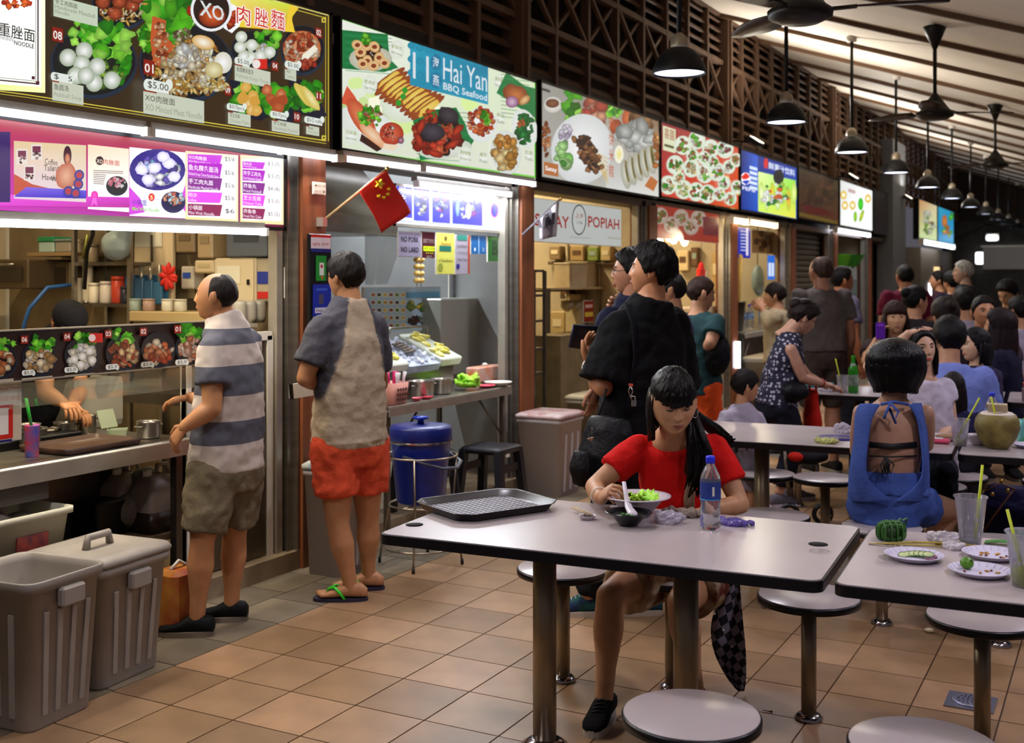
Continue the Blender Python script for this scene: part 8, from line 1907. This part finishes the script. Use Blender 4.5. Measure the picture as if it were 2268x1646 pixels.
# ---- the woman in the blue halter playsuit
bp=at_d(1968,HY,5.32);bp.z=0
p=Person('woman with black bob in blue halter playsuit seated with her back turned',bp,-6,1.62,skin='#a97f66',female=True,hs=1.05)
p.joints(head=(1984,812,0),neck=(1980,888,0),shR=(2050,915,0),shL=(1908,915,0),elR=(2052,985,.10),wrR=(2020,960,.30),elL=(1898,1000,.12),wrL=(1950,965,.32),pel=(1970,1118,.0),knR=(2105,1130,.22),knL=(1930,1160,.40),anR=(2030,1260,.26),anL=(1930,1300,.34))
p.make_body().make_head(-22,6,eyes=None,lips=None,brow=None)
for q in 'RL':p.autohand(q,.5,V((0,0,-1)))
blue=cloth('blue_denim','#3c5294',var=.22,vscale=9)
mb=MB();sec=p.secs()
mb.loft(torso_rings([(p.J['pel']+V((0,0,.06)),sec[1][1],sec[1][2]+.012,sec[1][3]+.012),(sec[2][0],sec[2][1],sec[2][2]+.018,sec[2][3]+.012),(sec[2][0]+V((0,0,.03)),sec[2][1],sec[2][2],sec[2][3])],24,.012))
o1=p.garment('playsuit_waist',mb,blue,disp=.02)
for sx in(-1,1):
 rows=[]
 J=p.J
 for k,(y,xi,xo)in enumerate(((894,1954,1905),(920,1930,1894),(970,1924,1896),(1020,1918,1886),(1060,1918,1882),(1090,1948,1880),(1112,1985,1884))):
  if sx>0:xi,xo=3964-xi-4,(2036,2044,2050,2052,2054,2056,2058)[k]
  r=[]
  for q in range(6):
   f=q/5;x=xi+(xo-xi)*f;r.append(p.L(x,y,-.115-.02*(k>1)+.10*f**3-(.012 if k==6 else 0)))
  rows.append(r)
 b=MB();b.grid(rows if sx>0 else[r[::-1]for r in rows]);b2=b.mesh('half')
 o=obj('playsuit_back',b2,blue,p.t);m_=o.modifiers.new('t','SOLIDIFY');m_.thickness=.012;m_=o.modifiers.new('s','SUBSURF');m_.levels=m_.render_levels=2
 rows=[]
 for k,y in enumerate((894,930,980,1030,1080)):
  xs=(1905,1894,1896,1888,1884)[k]if sx<0 else(2036,2046,2052,2054,2056)[k]
  rows.append([p.L(xs+(1976-xs)*f,y,-.02+.17*math.sin(f*PI/2))for f in(0,.25,.5,.75,1)])
 o=obj('playsuit_front',MB().grid(rows).mesh('front'),blue,p.t);m_=o.modifiers.new('t','SOLIDIFY');m_.thickness=.012
p.trousers(blue,.38,.026,name='playsuit_shorts',rise=.05,disp=.02)
b=MB();b.tube([p.L(1950,896,-.10),p.L(1980,890,-.12),p.L(2012,896,-.10)],.007,8)
b.tube([p.L(1972,893,-.125),p.L(1962,915,-.135),p.L(1958,928,-.13)],.006,8);b.tube([p.L(1972,893,-.125),p.L(1990,912,-.14),p.L(1982,930,-.14),p.L(1970,905,-.13),p.L(1984,938,-.13)],.006,8);b.build('neck_tie',blue,p.t)
b=MB();b.tube([p.L(1925,985,-.10),p.L(1976,990,-.125),p.L(2030,985,-.10)],.014,8,flat=.35,up=(0,1,0));b.tube([p.L(1922,1010,-.10),p.L(1976,1012,-.128),p.L(2030,1010,-.10)],.004,6)
for k in range(4):b.tube([p.L(1962,1012,-.13),p.L(1950+k*10,1030,-.145),p.L(1955+k*6,1050,-.14),p.L(1962,1014,-.13)],.004,6)
b.build('bikini_strap',mat('strap_black2','#0a090c',.6),p.t)
for q in 'RL':p.shoe(q,V((0,1,0)),cloth('shoe_beige','#a8988a'),mat('sole_white2','#b8b0b0',.6))
def ex(mb,T):
 curtain(mb,T,.75,2*PI-.75,.10,-.125,.036,.030,.012,60,12,.03,.004,21);mb.ell(T@V((0,-.008,.030)),(.138,.157,.105),T.to_3x3().normalized(),24,14)
p.hair('bangs','#07060a',.026,ex,seed=23,tousle=.002,rough=.28);p.finish()
# ---- woman in the white top with a hand on her head
p=Person('woman in white top with one hand resting on her head',at_d(2046,HY,6.45)-V((0,0,1.58)),176,1.62,skin='#c49a80',female=True,hs=1.02)
p.joints(head=(2038,772,0),neck=(2046,832,.02),shR=(1992,862,.03),shL=(2092,858,.03),elR=(1925,812,.0),wrR=(2012,740,-.02),elL=(2108,945,.0),wrL=(2070,985,-.22),pel=(2046,1040,.06),knR=(2010,1045,-.3),knL=(2090,1045,-.3),anR=(2010,1180,-.3),anL=(2090,1180,-.3))
p.make_body().make_head(188,0,4,lips='#b0443c')
p.hands(R=(p.L(2052,724,-.02)-p.J['wrR'],V((0,-.1,-1)),.25,.2),L=(V((.2,1,-.1)),V((0,0,-1)),.4,.4))
p.shirt(cloth('white_top','#b9b0c0'),hem=-.02,sleeve=.35,grow=.022,name='white_top',boxy=.9,neck_drop=.5);p.trousers(cloth('dark_jeans','#10101c'),1.9,.012,name='trousers')
for q in 'RL':p.shoe(q,V((0,1,0)),cloth('shoe_dark','#1d1a1a'))
def ex(mb,T):curtain(mb,T,-2.6,-1.0,.03,-.16,.012,.01,0,20,8,.02,.01,25);curtain(mb,T,2.2,4.0,.03,-.16,.012,.004,0,20,8,.02,.01,26)
p.hair('long','#0b0809',.016,ex,seed=27,rough=.35);p.finish()
# ---- diners and passers-by further down
def longhair(a=1.1,z=-.2):
 def ex(mb,T):curtain(mb,T,a,2*PI-a,.03,z,.012,.012,0,36,8,.02,.012,int(a*50))
 return ex
def bun(mb,T):mb.ell(T@V((0,-.09,.07)),(.05,.05,.05))
G2='diners at the further tables'
crowd('man in pale blue T-shirt seated with his back turned',2102,752,7.15,-25,'#6a78b8','short','#0d0a0a',seated=True,head=-10,pitch=10,thick=.026,skin='#a87a5c',group=G2,lean=.2)
crowd('woman in dark purple T-shirt looking left across the table',2168,765,7.62,105,'#2c2440','long','#0c090c',seated=True,fem=True,head=98,skin='#c09a7c',extra=longhair(1.35,-.13),group=G2)
crowd('child with long dark hair in navy top beside the blue T-shirt man',2112,862,6.78,-20,'#1c1a3c','long','#140d0d',seated=True,fem=True,eyes=None,extra=longhair(1.0,-.28),hs=.9,group=G2)
crowd('woman with long brown hair raising a purple phone',1982,705,9.15,165,'#3a2c2c','fringe','#2a1712',seated=True,fem=True,head=172,skin='#c89872',extra=longhair(1.0,-.2),group=G2,pose=lambda p:dict(elR=(1918,800,-.1),wrR=(1940,755,-.12)))
p=crowd('diner with a black hair bun behind the phone woman',2024,668,10.1,-60,'#221c20','short','#0b0909',seated=True,head=-70,fem=True,extra=bun,eyes=None,group=G2)
crowd('diner with a messy dark bun behind the blue T-shirt man',2096,700,8.95,0,'#2c2028','short','#1c120f',seated=True,fem=True,extra=bun,eyes=None,thick=.03,group=G2)
crowd('man in white collared shirt with his back turned at a far table',2138,672,10.4,10,'#9a90a0','short','#0d0a0b',seated=True,eyes=None,thick=.024,group=G2)
crowd('diner facing this way beyond the white collared shirt',2176,692,9.4,175,'#3c3038','short','#120d0c',seated=True,skin='#b8805c',thick=.014,group=G2)
crowd('woman with long wavy dark hair seated behind the purple T-shirt woman',2222,725,8.6,60,'#15142a','long','#1c0f12',seated=True,fem=True,eyes=None,extra=longhair(.9,-.3),thick=.03,group=G2)
crowd('diner in white tank top at the edge of the far tables',2262,690,10.3,20,'#a098a8','short','#100c0d',seated=True,fem=True,eyes=None,sleeve=0,extra=bun,group=G2)
crowd('man in white T-shirt bending over a far table',2236,650,11.6,130,'#8c8a9c','short','#0d0b0d',head=120,pitch=30,skin='#a8805c',thick=.026,group=G2,seated=True)
crowd('broad man in maroon T-shirt walking away',2006,614,11.2,5,'#5a1028','short','#0e0a09',eyes=None,build=1.12,skin='#b07858',thick=.010)
crowd('woman in dark brown blouse standing by the far stalls',2082,622,14.5,60,'#3a2026','short','#120d0d',fem=True,head=70)
crowd('person in navy top by the far stalls',2110,626,13.5,20,'#14142c','short','#0b0a10',eyes=None,thick=.03)
crowd('grey-haired man in dark shirt by the far stalls',2138,604,13.0,60,'#1c2428','short','#8a8a86',head=80,skin='#9a7a68',thick=.02)
# ---- the cook behind the dish strip
ck=at_d(140,HY,5.75);ck.z=0
p=Person('cook in black cap and dark shirt bending over the noodle stove',ck,-120,1.62,skin='#b07a52',z0=.1)
p.joints(head=(152,716,0),neck=(128,742,.05),shR=(96,790,-.10),shL=(168,776,.12),elR=(100,870,-.16),wrR=(140,892,-.3),elL=(176,866,.0),wrL=(158,905,-.22),pel=(96,960,.12))
p.make_body().make_head(-140,38,eyes='open')
p.hands(R=(V((.2,1,-.3)),V((0,0,-1)),.6,.5),L=(V((-.2,1,-.3)),V((0,0,-1)),.6,.5))
p.shirt(cloth('cook_black','#141316'),hem=0,sleeve=.6,boxy=.8);p.trousers(cloth('cook_trousers','#1a191c'),1.9,.016,name='trousers')
for q in 'RL':p.shoe(q,V((0,1,0)),cloth('shoe_dark','#1d1a1a'))
p.hair('short','#120c0a',.010,seed=71)
T=p.T;b=MB();b.ell(T@V((0,-.005,.045)),(.086,.105,.075),T.to_3x3().normalized());b.ell(T@V((0,.10,.045)),(.07,.06,.008),T.to_3x3().normalized());b.build('cap',cloth('cap_black','#121116'),p.t)
p.finish()
